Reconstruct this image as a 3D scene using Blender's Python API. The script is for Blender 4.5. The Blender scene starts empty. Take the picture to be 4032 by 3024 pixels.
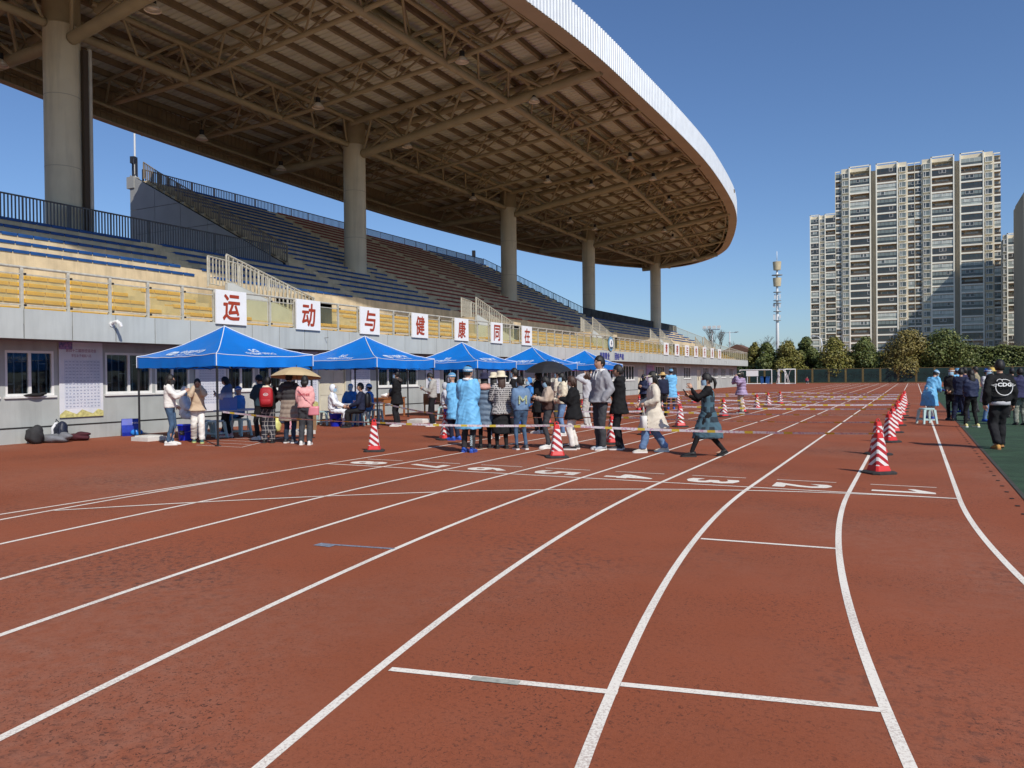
import bpy, math, random
import numpy as np
from mathutils import Vector, Matrix
random.seed(7); rng = np.random.default_rng(7)
scene = bpy.context.scene
COL = scene.collection
PI = math.pi
R = math.radians

# ------------------------------------------------------------------ camera
FPX, YAW, PITCH, ROLL, CAMH = 3047.0, R(27.454), R(-0.549), R(-0.580), 1.5185
cam_fwd = Vector((-math.sin(YAW)*math.cos(PITCH), math.cos(YAW)*math.cos(PITCH), math.sin(PITCH)))
_r = Vector((math.cos(YAW), math.sin(YAW), 0)); _u = _r.cross(cam_fwd)
cam_r = math.cos(ROLL)*_r + math.sin(ROLL)*_u
cam_u = -math.sin(ROLL)*_r + math.cos(ROLL)*_u
cd = bpy.data.cameras.new('camera'); cam = bpy.data.objects.new('camera', cd); COL.objects.link(cam)
cd.sensor_fit = 'HORIZONTAL'; cd.sensor_width = 36.0; cd.lens = 36.0*FPX/4032.0
cd.clip_start = 0.1; cd.clip_end = 6000
m = Matrix.Identity(4)
for i in range(3):
    m[i][0] = cam_r[i]; m[i][1] = cam_u[i]; m[i][2] = -cam_fwd[i]
m.translation = (0, 0, CAMH); cam.matrix_world = m
scene.camera = cam

# ------------------------------------------------------------------ sky, sun, exposure
SUN = Vector((0.90, -0.58, 1.0)).normalized()
world = bpy.data.worlds.new('World'); scene.world = world; world.use_nodes = True
wn = world.node_tree.nodes; wl = world.node_tree.links
sky = wn.new('ShaderNodeTexSky'); sky.sky_type = 'NISHITA'; sky.sun_disc = False
sky.sun_elevation = math.asin(SUN.z); sky.sun_rotation = math.atan2(SUN.x, SUN.y)
sky.altitude = 10; sky.air_density = 1.0; sky.dust_density = 0.6; sky.ozone_density = 2.2
tint = wn.new('ShaderNodeMix'); tint.data_type = 'RGBA'; tint.blend_type = 'MULTIPLY'; tint.inputs[0].default_value = 1.0
tint.inputs[7].default_value = (.83, 1.005, 1.27, 1)                # clear winter blue, the same over the whole sky
wl.new(sky.outputs[0], tint.inputs[6]); wl.new(tint.outputs[2], wn['Background'].inputs[0]); wn['Background'].inputs[1].default_value = 0.092
sl = bpy.data.lights.new('sun', 'SUN'); sl.energy = 4.3; sl.angle = R(0.53); sl.color = (1.0, 0.945, 0.86)
so = bpy.data.objects.new('sun', sl); COL.objects.link(so); so.location = (30, -30, 60)
so.rotation_euler = (-SUN).to_track_quat('-Z', 'Y').to_euler()
vs = scene.view_settings; vs.view_transform = 'Standard'; vs.look = 'None'; vs.exposure = 0.0; vs.gamma = 1.0; vs.use_curve_mapping = False
scene.cycles.max_bounces = 6; scene.cycles.transparent_max_bounces = 12

# pixel (of the 2212 x 1659 view of the photograph) -> point on a plane
SV = 4032/2212
def ray(vx, vy):
    return cam_fwd + cam_r*((vx*SV-2016)/FPX) - cam_u*((vy*SV-1512)/FPX)
def gp(vx, vy, z=0.0):
    d = ray(vx, vy); t = (z-CAMH)/d.z; return Vector((d.x*t, d.y*t, z))
def at_dist(vx, vy, depth):
    d = ray(vx, vy); return Vector((0, 0, CAMH)) + d*depth
def top_z(x, y, vy, vx=None):
    # height above (x,y) at which a point shows on image row vy
    d0 = Vector((x, y, 0)); lo, hi = -5.0, 200.0
    for _ in range(40):
        z = (lo+hi)/2; p = Vector((x, y, z-CAMH))
        row = (1512 - FPX*p.dot(cam_u)/p.dot(cam_fwd))/SV
        if row > vy: lo = z
        else: hi = z
    return z

# ------------------------------------------------------------------ materials
MATS = {}
def M(name, col, rough=0.6, var=0.0, scale=6.0, bump=0.0, bscale=40.0, metal=0.0, spec=0.4, trans=None, sheen=0.0, col2=None, detail=4, streak=0.0):
    if name in MATS: return MATS[name]
    mt = bpy.data.materials.new(name); mt.use_nodes = True; MATS[name] = mt
    n = mt.node_tree.nodes; l = mt.node_tree.links; b = n['Principled BSDF']
    c = (*col, 1)
    b.inputs['Base Color'].default_value = c; b.inputs['Roughness'].default_value = rough
    b.inputs['Metallic'].default_value = metal; b.inputs['Specular IOR Level'].default_value = spec
    if sheen: b.inputs['Sheen Weight'].default_value = sheen
    tc = None
    if var or bump:
        tc = n.new('ShaderNodeTexCoord')
    if var or col2:
        if tc is None: tc = n.new('ShaderNodeTexCoord')
        nz = n.new('ShaderNodeTexNoise'); nz.inputs['Scale'].default_value = scale; nz.inputs['Detail'].default_value = detail
        l.new(tc.outputs['Object'], nz.inputs['Vector'])
        rp = n.new('ShaderNodeMapRange'); rp.inputs[1].default_value = 0.32; rp.inputs[2].default_value = 0.68
        l.new(nz.outputs[0], rp.inputs[0])
        mx = n.new('ShaderNodeMix'); mx.data_type = 'RGBA'
        ca = tuple(min(1, x*(1-var)) for x in col); cb = col2 if col2 else tuple(min(1, x*(1+var)) for x in col)
        mx.inputs[6].default_value = (*ca, 1); mx.inputs[7].default_value = (*cb, 1)
        l.new(rp.outputs[0], mx.inputs[0]); l.new(mx.outputs[2], b.inputs['Base Color'])
        if streak:      # rain streaks and grime with their own vertical shape
            mp = n.new('ShaderNodeMapping'); mp.inputs['Scale'].default_value = (2.6, 2.6, .22); l.new(tc.outputs['Object'], mp.inputs[0])
            oi = n.new('ShaderNodeObjectInfo'); va = n.new('ShaderNodeVectorMath'); l.new(mp.outputs[0], va.inputs[0]); l.new(oi.outputs['Location'], va.inputs[1])
            n3 = n.new('ShaderNodeTexNoise'); n3.inputs['Scale'].default_value = 1.0; n3.inputs['Detail'].default_value = 6; n3.inputs['Roughness'].default_value = .65; l.new(va.outputs[0], n3.inputs['Vector'])
            r3 = n.new('ShaderNodeMapRange'); r3.inputs[1].default_value = .48; r3.inputs[2].default_value = .75; r3.inputs[4].default_value = streak; l.new(n3.outputs[0], r3.inputs[0])
            m3 = n.new('ShaderNodeMix'); m3.data_type = 'RGBA'; l.new(r3.outputs[0], m3.inputs[0]); l.new(mx.outputs[2], m3.inputs[6]); m3.inputs[7].default_value = (*[q*.45 for q in col], 1); l.new(m3.outputs[2], b.inputs['Base Color'])
    if bump:
        nb = n.new('ShaderNodeTexNoise'); nb.inputs['Scale'].default_value = bscale; nb.inputs['Detail'].default_value = 4
        l.new(tc.outputs['Object'], nb.inputs['Vector'])
        bp = n.new('ShaderNodeBump'); bp.inputs['Strength'].default_value = bump; bp.inputs['Distance'].default_value = 0.02
        l.new(nb.outputs[0], bp.inputs['Height']); l.new(bp.outputs[0], b.inputs['Normal'])
    return mt

def glass_mat(name, tint, opac=0.25, dirt=(0.5, 0.45, 0.25), rough=0.05, gl=0.12):
    if name in MATS: return MATS[name]
    mt = bpy.data.materials.new(name); mt.use_nodes = True; MATS[name] = mt
    n = mt.node_tree.nodes; l = mt.node_tree.links; n.remove(n['Principled BSDF'])
    out = n['Material Output']
    tr = n.new('ShaderNodeBsdfTransparent'); tr.inputs[0].default_value = (*tint, 1)
    df = n.new('ShaderNodeBsdfDiffuse'); df.inputs[0].default_value = (*dirt, 1)
    gs = n.new('ShaderNodeBsdfGlossy'); gs.inputs[1].default_value = rough
    tc = n.new('ShaderNodeTexCoord'); nz = n.new('ShaderNodeTexNoise'); nz.inputs['Scale'].default_value = 1.3; nz.inputs['Detail'].default_value = 5
    l.new(tc.outputs['Object'], nz.inputs['Vector'])
    mr = n.new('ShaderNodeMapRange'); mr.inputs[1].default_value = .3; mr.inputs[2].default_value = .7; mr.inputs[3].default_value = opac*.5; mr.inputs[4].default_value = min(1, opac*1.5)
    l.new(nz.outputs[0], mr.inputs[0])
    m1 = n.new('ShaderNodeMixShader'); l.new(mr.outputs[0], m1.inputs[0]); l.new(tr.outputs[0], m1.inputs[1]); l.new(df.outputs[0], m1.inputs[2])
    lw = n.new('ShaderNodeLayerWeight'); pw = n.new('ShaderNodeMath'); pw.operation = 'POWER'; pw.inputs[1].default_value = 4.0; l.new(lw.outputs['Facing'], pw.inputs[0])
    fr = n.new('ShaderNodeMath'); fr.operation = 'MULTIPLY_ADD'; fr.inputs[1].default_value = .6; fr.inputs[2].default_value = .04; l.new(pw.outputs[0], fr.inputs[0])
    m2 = n.new('ShaderNodeMixShader'); l.new(fr.outputs[0], m2.inputs[0]); l.new(m1.outputs[0], m2.inputs[1]); l.new(gs.outputs[0], m2.inputs[2])
    l.new(m2.outputs[0], out.inputs[0])
    return mt

# ------------------------------------------------------------------ mesh building
class MB:
    def __init__(s): s.v = []; s.f = []; s.m = []
    def add(s, vs, fs, mi=0):
        o = len(s.v); s.v += [tuple(p) for p in vs]
        for f in fs: s.f.append(tuple(i+o for i in f)); s.m.append(mi)
        return s
    def box(s, c, d, mi=0, rz=0.0, mat=None):
        x, y, z = (k/2 for k in d); P = []
        for sx, sy, sz in ((-1,-1,-1),(1,-1,-1),(1,1,-1),(-1,1,-1),(-1,-1,1),(1,-1,1),(1,1,1),(-1,1,1)):
            p = Vector((sx*x, sy*y, sz*z))
            if mat: p = mat @ p
            elif rz: p = Matrix.Rotation(rz, 3, 'Z') @ p
            P.append((p.x+c[0], p.y+c[1], p.z+c[2]))
        return s.add(P, [(0,3,2,1),(4,5,6,7),(0,1,5,4),(1,2,6,5),(2,3,7,6),(3,0,4,7)], mi)
    def bb(s, x0, x1, y0, y1, z0, z1, mi=0):
        return s.box(((x0+x1)/2, (y0+y1)/2, (z0+z1)/2), (abs(x1-x0), abs(y1-y0), abs(z1-z0)), mi)
    def tube(s, a, b, r, seg=8, mi=0, r2=None, caps=True):
        a = Vector(a); b = Vector(b); d = b-a
        if d.length < 1e-6: return s
        q = d.to_track_quat('Z', 'Y'); r2 = r if r2 is None else r2; P = []
        for p, rr in ((a, r), (b, r2)):
            for i in range(seg):
                t = 2*PI*i/seg; P.append(p + q @ Vector((rr*math.cos(t), rr*math.sin(t), 0)))
        F = [(i, (i+1) % seg, seg+(i+1) % seg, seg+i) for i in range(seg)]
        if caps: F += [tuple(range(seg-1, -1, -1)), tuple(range(seg, 2*seg))]
        return s.add(P, F, mi)
    def loft(s, rings, mi=0, caps=True, closed=True):
        n = len(rings[0]); P = [p for r_ in rings for p in r_]; F = []
        for k in range(len(rings)-1):
            for i in range(n if closed else n-1):
                j = (i+1) % n; F.append((k*n+i, k*n+j, (k+1)*n+j, (k+1)*n+i))
        if caps and closed: F += [tuple(range(n-1, -1, -1)), tuple((len(rings)-1)*n+i for i in range(n))]
        return s.add(P, F, mi)
    def path(s, pts, radii, seg=10, mi=0, caps=True, ratio=1.0, side=None):
        # tube along a polyline; ratio squeezes the second axis
        pts = [Vector(p) for p in pts]; rings = []
        if not hasattr(radii, '__len__'): radii = [radii]*len(pts)
        for k, p in enumerate(pts):
            d = (pts[min(k+1, len(pts)-1)]-pts[max(k-1, 0)]).normalized()
            sd = Vector(side) if side else (Vector((1,0,0)) if abs(d.x) < .8 else Vector((0,1,0)))
            e1 = (sd - d*sd.dot(d)).normalized(); e2 = d.cross(e1)
            rings.append([p + e1*radii[k]*math.cos(2*PI*i/seg) + e2*radii[k]*ratio*math.sin(2*PI*i/seg) for i in range(seg)])
        return s.loft(rings, mi, caps)
    def ell(s, c, r, seg=12, rings=8, mi=0, rot=None):
        P = [Vector((0,0,-1))]
        for k in range(1, rings):
            t = -PI/2+PI*k/rings
            for i in range(seg): P.append(Vector((math.cos(t)*math.cos(2*PI*i/seg), math.cos(t)*math.sin(2*PI*i/seg), math.sin(t))))
        P.append(Vector((0,0,1))); F = []
        for i in range(seg): F.append((0, 1+(i+1) % seg, 1+i))
        for k in range(rings-2):
            for i in range(seg):
                j = (i+1) % seg; a = 1+k*seg; F.append((a+i, a+j, a+seg+j, a+seg+i))
        a = 1+(rings-2)*seg
        for i in range(seg): F.append((a+i, a+(i+1) % seg, len(P)-1))
        Q = []
        for p in P:
            q = Vector((p.x*r[0], p.y*r[1], p.z*r[2]))
            if rot: q = rot @ q
            Q.append(q+Vector(c))
        return s.add(Q, F, mi)
    def prism(s, poly, axis, a, b, mi=0):
        # polygon in the two axes other than axis, extruded from a to b along axis
        n = len(poly); P = []
        for t in (a, b):
            for (u, w) in poly: P.append({'x': (t, u, w), 'y': (u, t, w), 'z': (u, w, t)}[axis])
        F = [(i, (i+1) % n, n+(i+1) % n, n+i) for i in range(n)] + [tuple(range(n-1, -1, -1)), tuple(range(n, 2*n))]
        return s.add(P, F, mi)
    def mesh(s, name, mats, smooth=False):
        me = bpy.data.meshes.new(name); me.from_pydata([tuple(p) for p in s.v], [], s.f)
        for mt in (mats if isinstance(mats, (list, tuple)) else [mats]): me.materials.append(mt)
        me.polygons.foreach_set('material_index', s.m)
        if smooth: me.polygons.foreach_set('use_smooth', [True]*len(me.polygons))
        me.validate(); me.update(); return me
    def build(s, name, mats, parent=None, smooth=False, loc=None, **tags):
        return obj(name, s.mesh(name, mats, smooth), parent, loc, **tags)

def obj(name, me, parent=None, loc=None, rz=0.0, **tags):
    o = bpy.data.objects.new(name, me); COL.objects.link(o)
    if parent is not None: o.parent = parent
    if loc is not None: o.location = loc
    if rz: o.rotation_euler.z = rz
    for k, v in tags.items(): o[k] = v
    return o
def thing(name, label, category, loc=(0,0,0), rz=0.0, group=None):
    o = bpy.data.objects.new(name, None); COL.objects.link(o); o.location = loc; o.rotation_euler.z = rz
    o.empty_display_size = 0.2; o['label'] = label; o['category'] = category
    if group: o['group'] = group
    return o
def recalc(me):
    import bmesh
    b = bmesh.new(); b.from_mesh(me); bmesh.ops.recalc_face_normals(b, faces=b.faces); b.to_mesh(me); b.free()

_TXT = {}
def text_geo(body, bold=0.0, res=2):
    # flat tessellated lettering: vertices (u, v) with height about 1, baseline 0
    k = (body, bold)
    if k in _TXT: return _TXT[k]
    cu = bpy.data.curves.new('t', 'FONT'); cu.body = body; cu.size = 1.0; cu.offset = bold; cu.resolution_u = res
    o = bpy.data.objects.new('t', cu); COL.objects.link(o); bpy.context.view_layer.update()
    me = bpy.data.meshes.new_from_object(o.evaluated_get(bpy.context.evaluated_depsgraph_get()))
    V = [(v.co.x, v.co.y) for v in me.vertices]; F = [tuple(p.vertices) for p in me.polygons]
    bpy.data.objects.remove(o); bpy.data.meshes.remove(me); bpy.data.curves.remove(cu)
    us = [v[0] for v in V]; ws = [v[1] for v in V]
    u0, u1, w0, w1 = min(us), max(us), min(ws), max(ws)
    V = [((a-u0)/(u1-u0), (b-w0)/(w1-w0)) for a, b in V]      # normalised to the unit square
    _TXT[k] = (V, F, (u1-u0)/(w1-w0)); return _TXT[k]
def text_on(mb, body, fn, w=None, h=1.0, bold=0.0, mi=0):
    # fn(u, v) -> point, u in [0, w], v in [0, h]
    V, F, asp = text_geo(body, bold)
    if w is None: w = asp*h
    mb.add([fn(a*w, b*h) for a, b in V], F, mi); return w

def bold_on(mb, body, fn, w, h, d, step, mi=0):
    # heavier lettering: the glyph laid over itself with small shifts, each copy a hair in front of the last
    for i, (a, b) in enumerate(((0,0),(d,0),(-d,0),(0,d),(0,-d),(d*.7,d*.7),(-d*.7,-d*.7),(d*.7,-d*.7),(-d*.7,d*.7))):
        text_on(mb, body, lambda u, v: Vector(fn(u+a, v+b))+Vector(step)*i, w=w, h=h, mi=mi)
# shared materials
m_white = M('white_paint', (.8,.8,.78), .5, .06, 3)
m_concrete = M('stand_concrete', (.60,.485,.315), .9, .14, 1.6, .25, 30, streak=.55)
m_wall = M('grey_render', (.40,.415,.395), .85, .09, 1.4, .1, 60, streak=.4)
m_fascia = M('pale_grey_render', (.45,.475,.455), .85, .06, 1.1, .06, 60, streak=.35)
m_dark = M('dark_gap', (.015,.014,.013), .9)
m_steel = M('tan_painted_steel', (.37,.315,.20), .55, .10, 1.5)
m_purlin = M('brown_purlin_steel', (.23,.18,.11), .6, .12, 2)
m_deck = M('galvanised_deck_underside', (.62,.625,.53), .6, .07, .8)
m_column = M('column_paint', (.64,.58,.43), .7, .07, .9, streak=.45)
m_rail = M('galvanised_rail', (.46,.44,.37), .5, .18, 9)
m_rail_dark = M('dark_blue_rail', (.018,.022,.04), .5, .1, 4)
m_black = M('black_plastic', (.018,.018,.02), .5)
m_blackmetal = M('black_metal', (.022,.022,.024), .4)
m_chrome = M('bright_metal', (.6,.58,.54), .3, metal=.9)
# ------------------------------------------------------------------ ground, track, turf
def track_material():
    mt = bpy.data.materials.new('track_rubber'); mt.use_nodes = True; MATS['track_rubber'] = mt
    n = mt.node_tree.nodes; l = mt.node_tree.links; b = n['Principled BSDF']; b.inputs['Roughness'].default_value = .85; b.inputs['Specular IOR Level'].default_value = .12
    g = n.new('ShaderNodeNewGeometry')
    def noise(sc, det=4, rough=.55, dist=0.0):
        k = n.new('ShaderNodeTexNoise'); k.inputs['Scale'].default_value = sc; k.inputs['Detail'].default_value = det; k.inputs['Roughness'].default_value = rough; k.inputs['Distortion'].default_value = dist
        l.new(g.outputs['Position'], k.inputs['Vector']); return k.outputs[0]
    def mr(src, a, c, lo=0., hi=1.):
        k = n.new('ShaderNodeMapRange'); k.inputs[1].default_value = a; k.inputs[2].default_value = c; k.inputs[3].default_value = lo; k.inputs[4].default_value = hi; l.new(src, k.inputs[0]); return k.outputs[0]
    def mix(f, a, c):
        k = n.new('ShaderNodeMix'); k.data_type = 'RGBA'
        if isinstance(f, float): k.inputs[0].default_value = f
        else: l.new(f, k.inputs[0])
        for i, s_ in ((6, a), (7, c)):
            if isinstance(s_, tuple): k.inputs[i].default_value = (*s_, 1)
            else: l.new(s_, k.inputs[i])
        return k.outputs[2]
    def mul(a, c):
        k = n.new('ShaderNodeMath'); k.operation = 'MULTIPLY'; l.new(a, k.inputs[0])
        if isinstance(c, float): k.inputs[1].default_value = c
        else: l.new(c, k.inputs[1])
        return k.outputs[0]
    base = mix(mr(noise(.35, 5), .35, .65), (.238,.068,.032), (.298,.083,.039))
    base = mix(mr(noise(2.7, 5), .3, .7, 0, .5), base, (.262,.084,.045))
    # pale dusty bloom, patchy
    base = mix(mul(mr(noise(.22, 3), .46, .72), mr(noise(9, 3), .35, .7, .15, .5)), base, (.33,.2,.15))
    # fine granules
    base = mix(mr(noise(95, 2, .8), .5, .75, 0, .55), base, (.32,.105,.06))
    base = mix(mr(noise(38, 3, .75), .5, .72, 0, .36), base, (.13,.038,.021))
    # worn black specks, clustered
    sp = mul(mr(noise(46, 3, .7, 1.2), .575, .61), mr(noise(.75, 5), .38, .6))
    base = mix(mul(sp, .75), base, (.035,.022,.02))
    # scuffed dark patches
    sc = mul(mr(noise(.42, 4), .50, .64), mr(noise(16, 5, .7), .5, .62))
    base = mix(mul(sc, .7), base, (.055,.035,.032))
    l.new(base, b.inputs['Base Color'])
    bp = n.new('ShaderNodeBump'); bp.inputs['Strength'].default_value = .35; bp.inputs['Distance'].default_value = .006
    l.new(noise(140, 3, .7), bp.inputs['Height']); l.new(bp.outputs[0], b.inputs['Normal'])
    return mt
m_track = track_material()

def paint_material(name, col, wear=.5):
    mt = bpy.data.materials.new(name); mt.use_nodes = True; MATS[name] = mt
    n = mt.node_tree.nodes; l = mt.node_tree.links; b = n['Principled BSDF']; b.inputs['Roughness'].default_value = .75
    g = n.new('ShaderNodeNewGeometry')
    k = n.new('ShaderNodeTexNoise'); k.inputs['Scale'].default_value = 62; k.inputs['Detail'].default_value = 4; k.inputs['Roughness'].default_value = .75
    k2 = n.new('ShaderNodeTexNoise'); k2.inputs['Scale'].default_value = 1.3; k2.inputs['Detail'].default_value = 4
    for q in (k, k2): l.new(g.outputs['Position'], q.inputs['Vector'])
    a = n.new('ShaderNodeMath'); a.operation = 'MULTIPLY_ADD'; a.inputs[1].default_value = .35; l.new(k2.outputs[0], a.inputs[0]); l.new(k.outputs[0], a.inputs[2])
    mr = n.new('ShaderNodeMapRange'); mr.inputs[1].default_value = .66; mr.inputs[2].default_value = .80; mr.inputs[4].default_value = wear; l.new(a.outputs[0], mr.inputs[0])
    mx = n.new('ShaderNodeMix'); mx.data_type = 'RGBA'; mx.inputs[6].default_value = (*col, 1); mx.inputs[7].default_value = (.26,.15,.12,1)
    l.new(mr.outputs[0], mx.inputs[0]); l.new(mx.outputs[2], b.inputs['Base Color']); return mt
m_line = paint_material('line_paint', (.80,.745,.65))

X0, YS, LW = 0.477, 10.68, 1.22         # inner line, finish line, lane width
CX, R0 = X0+36.5, 36.5                  # bend centre and radius
YF = YS+84.39
gr = MB(); gr.add([(-3000,-3000,-.03),(3000,-3000,-.03),(3000,3000,-.03),(-3000,3000,-.03)], [(0,1,2,3)])
gr.build('ground', M('dry_ground', (.17,.16,.11), .95, .2, .05), kind='structure')
tk = MB(); tk.add([(-70,-45,0),(120,-45,0),(120,131.5,0),(-70,131.5,0)], [(0,1,2,3)])
track = tk.build('running_track', m_track, kind='structure')
# artificial turf infield (rounded at the near end)
pts = [(CX+35.78, YS)]
XT = 1.19
pts = [(XT, 93.0), (2*CX-XT, 93.0), (2*CX-XT, YS)]
for i in range(1, 48):
    a = -PI*i/48; pts.append((CX+(CX-XT)*math.cos(a), YS+(CX-XT)*math.sin(a)))
pts.append((XT, YS))
tf = MB(); tf.add([(x, y, .006) for x, y in pts], [tuple(range(len(pts)))[::-1]])
turf = tf.build('turf_infield', M('artificial_turf', (.028,.062,.03), .9, .3, 1.6, .6, 220), kind='structure')

def line_strip(pts, w, z=.004):
    z = {.004: .002, .008: .0032, .0055: .0026, .011: .0044, .0085: .003, .006: .003, .009: .004}.get(z, z) if w < .2 else z
    mb = MB(); P = []
    for i, p in enumerate(pts):
        a = Vector(pts[max(i-1, 0)]); c = Vector(pts[min(i+1, len(pts)-1)]); d = (c-a).normalized(); nrm = Vector((-d.y, d.x))
        P += [(p[0]+nrm.x*w/2, p[1]+nrm.y*w/2, z), (p[0]-nrm.x*w/2, p[1]-nrm.y*w/2, z)]
    mb.add(P, [(2*i, 2*i+1, 2*i+3, 2*i+2) for i in range(len(pts)-1)]); return mb
for k in range(9):
    x = X0-LW*k; rr = R0+LW*k
    pts = [(CX-rr*math.cos(t), YS-rr*math.sin(t)) for t in np.linspace(.95, 0, 110)] + [(x, YS+i*4.0) for i in range(1, 28)] + [(x, 120.9)]
    line_strip(pts, .052).build('lane_line', m_line, track)
    pts = [(CX-rr*math.cos(t), YF+rr*math.sin(t)) for t in np.linspace(.012, .75, 26)]
    line_strip(pts, .05, .008).build('bend_line', m_line, track)
xo = X0-LW*8
line_strip([(xo, YS-14), (xo, YS-1.5)], .05, .0055).build('chute_line', m_line, track)
line_strip([(X0-.03, YS), (xo+.03, YS)], .05, .008).build('finish_line', m_line, track)
for y in (110.7, 120.7): line_strip([(X0-.03, y), (xo+.03, y)], .05, .008).build('start_line', m_line, track)
# curved start line behind the finish line
cv = [gp(1990.5, 1078), gp(1820, 1070), gp(1600, 1065.5), gp(1400, 1065), gp(1200, 1065), gp(1000, 1069), gp(860, 1072), gp(690, 1077), gp(560, 1081), gp(430, 1088), gp(300, 1094.5), gp(140, 1102.5)]
cv = [(X0-.02-(X0-.02+8.95)*t, YS-.02-5.1*t**2.05) for t in np.linspace(0, 1, 24)]
line_strip(cv, .05, .011).build('curved_start_line', m_line, track)
def cross(a, b, w=.052, z=.008, m_=None, name='stagger_line'):
    line_strip([(a.x, a.y), (b.x, b.y)], w, z).build(name, m_ or m_line, track)
cross(gp(843, 1446), gp(1334, 1497)); cross(gp(1341, 1479), gp(1928, 1537)); cross(gp(1514, 1164), gp(1808, 1185.5))
line_strip([(gp(1018,1466).x, gp(1018,1466).y), (gp(1122,1477).x, gp(1122,1477).y)], .054, .011).build('grey_patch', M('grey_mark', (.36,.36,.31), .8, .2, 30), track)
m_mark = M('faded_blue_mark', (.19,.21,.26), .8, .35, 40)
cross(gp(690, 1175), gp(852, 1186), .045, .008, m_mark, 'blue_mark')
line_strip([(gp(685,1176).x, gp(685,1176).y), (gp(720,1180).x, gp(720,1180).y)], .11, .011).build('blue_mark', m_mark, track)
# lane numbers, read from the stand side
for k in range(8):
    xc = X0-LW*k-.61; mb = MB()
    if k: text_on(mb, str(k+1), lambda u, v: (xc-.36+v, YS+.62-u, .003), w=.42, h=.74, bold=.035)
    else: mb.add([(xc-.36, YS+.27, .003), (xc+.37, YS+.27, .003), (xc+.37, YS+.39, .003), (xc+.14, YS+.61, .003), (xc+.05, YS+.61, .003), (xc+.16, YS+.39, .003), (xc-.36, YS+.39, .003)], [(0,1,2,5,6),(2,3,4,5)])
    mb.build('lane_number', m_line, track)
    line_strip([(xc-.40, YS+.91), (xc+.39, YS+.91)], .035, .0085).build('number_bar', m_line, track)
# painted test grid on the apron by the first tent
ga = gp(430, 962.5); 
for i in range(4):
    o = Vector((-.35*i, .62*i, 0)); a = gp(522, 966.5)+o
    line_strip([(a.x-1.5, a.y+.05), (a.x, a.y)], .03, .006).build('apron_mark', m_line, track)
a = gp(522, 966.5); line_strip([(a.x, a.y), (a.x-1.2, a.y+2.5)], .03, .009).build('apron_mark', m_line, track)
# drain holes beside the infield
dh = MB(); dh.bb(-.022,.022,-.03,.03,0,.003); dm = dh.mesh('drain_hole', m_dark)
for i in range(36):
    obj('drain_hole', dm, track, (1.03, 4.6+.575*i, .0045)) if 4.6+.575*i > YS-1 else None
# a kerb strip between track and turf
line_strip([(1.17, YS-.2), (1.17, 93)], .05, .0091).build('turf_edge', M('turf_edging', (.05,.045,.035), .9, .3, 5), turf)
# ------------------------------------------------------------------ grandstand
XW, XF, ZF0, ZF1 = -19.4, -18.4, 2.52, 3.22
GY0, GY1 = -9.0, 99.4
stand = thing('grandstand', 'long concrete grandstand with yellow, blue and red seats behind a grey wall', 'grandstand', (0,0,0))
openings = []   # (y0, y1, z0, z1, kind)
for a, b in ((1.0,3.0),(6.0,8.4),(8.7,10.72),(10.9,12.1),(13.5,14.95),(15.05,16.25),(17.7,18.85),(19.0,20.1),(25.5,28.35),(30.4,33.2),(36.6,38.9),(40.2,42.6),(43.9,46.3),(51.0,53.4),(55.55,58.16),(63.82,66.43),(67.87,70.52),(72.8,75.36),(80.48,83.02),(84.79,87.2),(88.94,91.36),(93.26,95.67)):
    openings.append((a, b, 1.16, 2.28, 'window'))
for a, b in ((21.95,23.5),(47.8,49.3),(59.0,60.57),(77.8,79.3)): openings.append((a, b, 0.0, 1.98, 'door'))
openings.sort()
wb = MB()
ye = sorted({GY0, 97.6, *[o[0] for o in openings], *[o[1] for o in openings]}); ze = [0, 1.16, 1.98, 2.28, ZF0+.1]
for i in range(len(ye)-1):
    for j in range(len(ze)-1):
        yc, zc = (ye[i]+ye[i+1])/2, (ze[j]+ze[j+1])/2
        if any(o[0] < yc < o[1] and o[2] < zc < o[3] for o in openings): continue
        wb.add([(XW, ye[i], ze[j]), (XW, ye[i+1], ze[j]), (XW, ye[i+1], ze[j+1]), (XW, ye[i], ze[j+1])], [(0,1,2,3)])
for y0, y1, z0, z1, kd in openings:   # reveals
    xb = XW-.16
    for q in ([(XW,y0,z0),(xb,y0,z0),(xb,y0,z1),(XW,y0,z1)], [(XW,y1,z1),(xb,y1,z1),(xb,y1,z0),(XW,y1,z0)], [(XW,y0,z1),(xb,y0,z1),(xb,y1,z1),(XW,y1,z1)], [(XW,y1,z0),(xb,y1,z0),(xb,y0,z0),(XW,y0,z0)]):
        wb.add(q, [(0,1,2,3)])
wb.add([(XW,97.6,0),(-38,97.6,0),(-38,97.6,ZF0+.1),(XW,97.6,ZF0+.1)], [(0,1,2,3)])
wb.build('wall', m_wall, stand)
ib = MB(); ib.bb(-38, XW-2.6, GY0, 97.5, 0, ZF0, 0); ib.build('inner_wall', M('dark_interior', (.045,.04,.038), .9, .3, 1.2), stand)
ib = MB(); ib.bb(XW-.01, XW+.012, GY0, 21.9, .37, .40); ib.bb(XW-.01, XW+.012, 23.55, 59.0, .37, .40); ib.build('groove', m_dark, stand)
m_frame = M('window_frame', (.74,.73,.70), .45, .05, 5)
m_pane = glass_mat('window_pane', (.62,.68,.72), .07, (.05,.06,.07), .03)
m_bar = M('window_bar', (.55,.56,.55), .4, .1, 6)
m_door = M('cream_door', (.62,.57,.44), .55, .06, 3)
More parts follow.
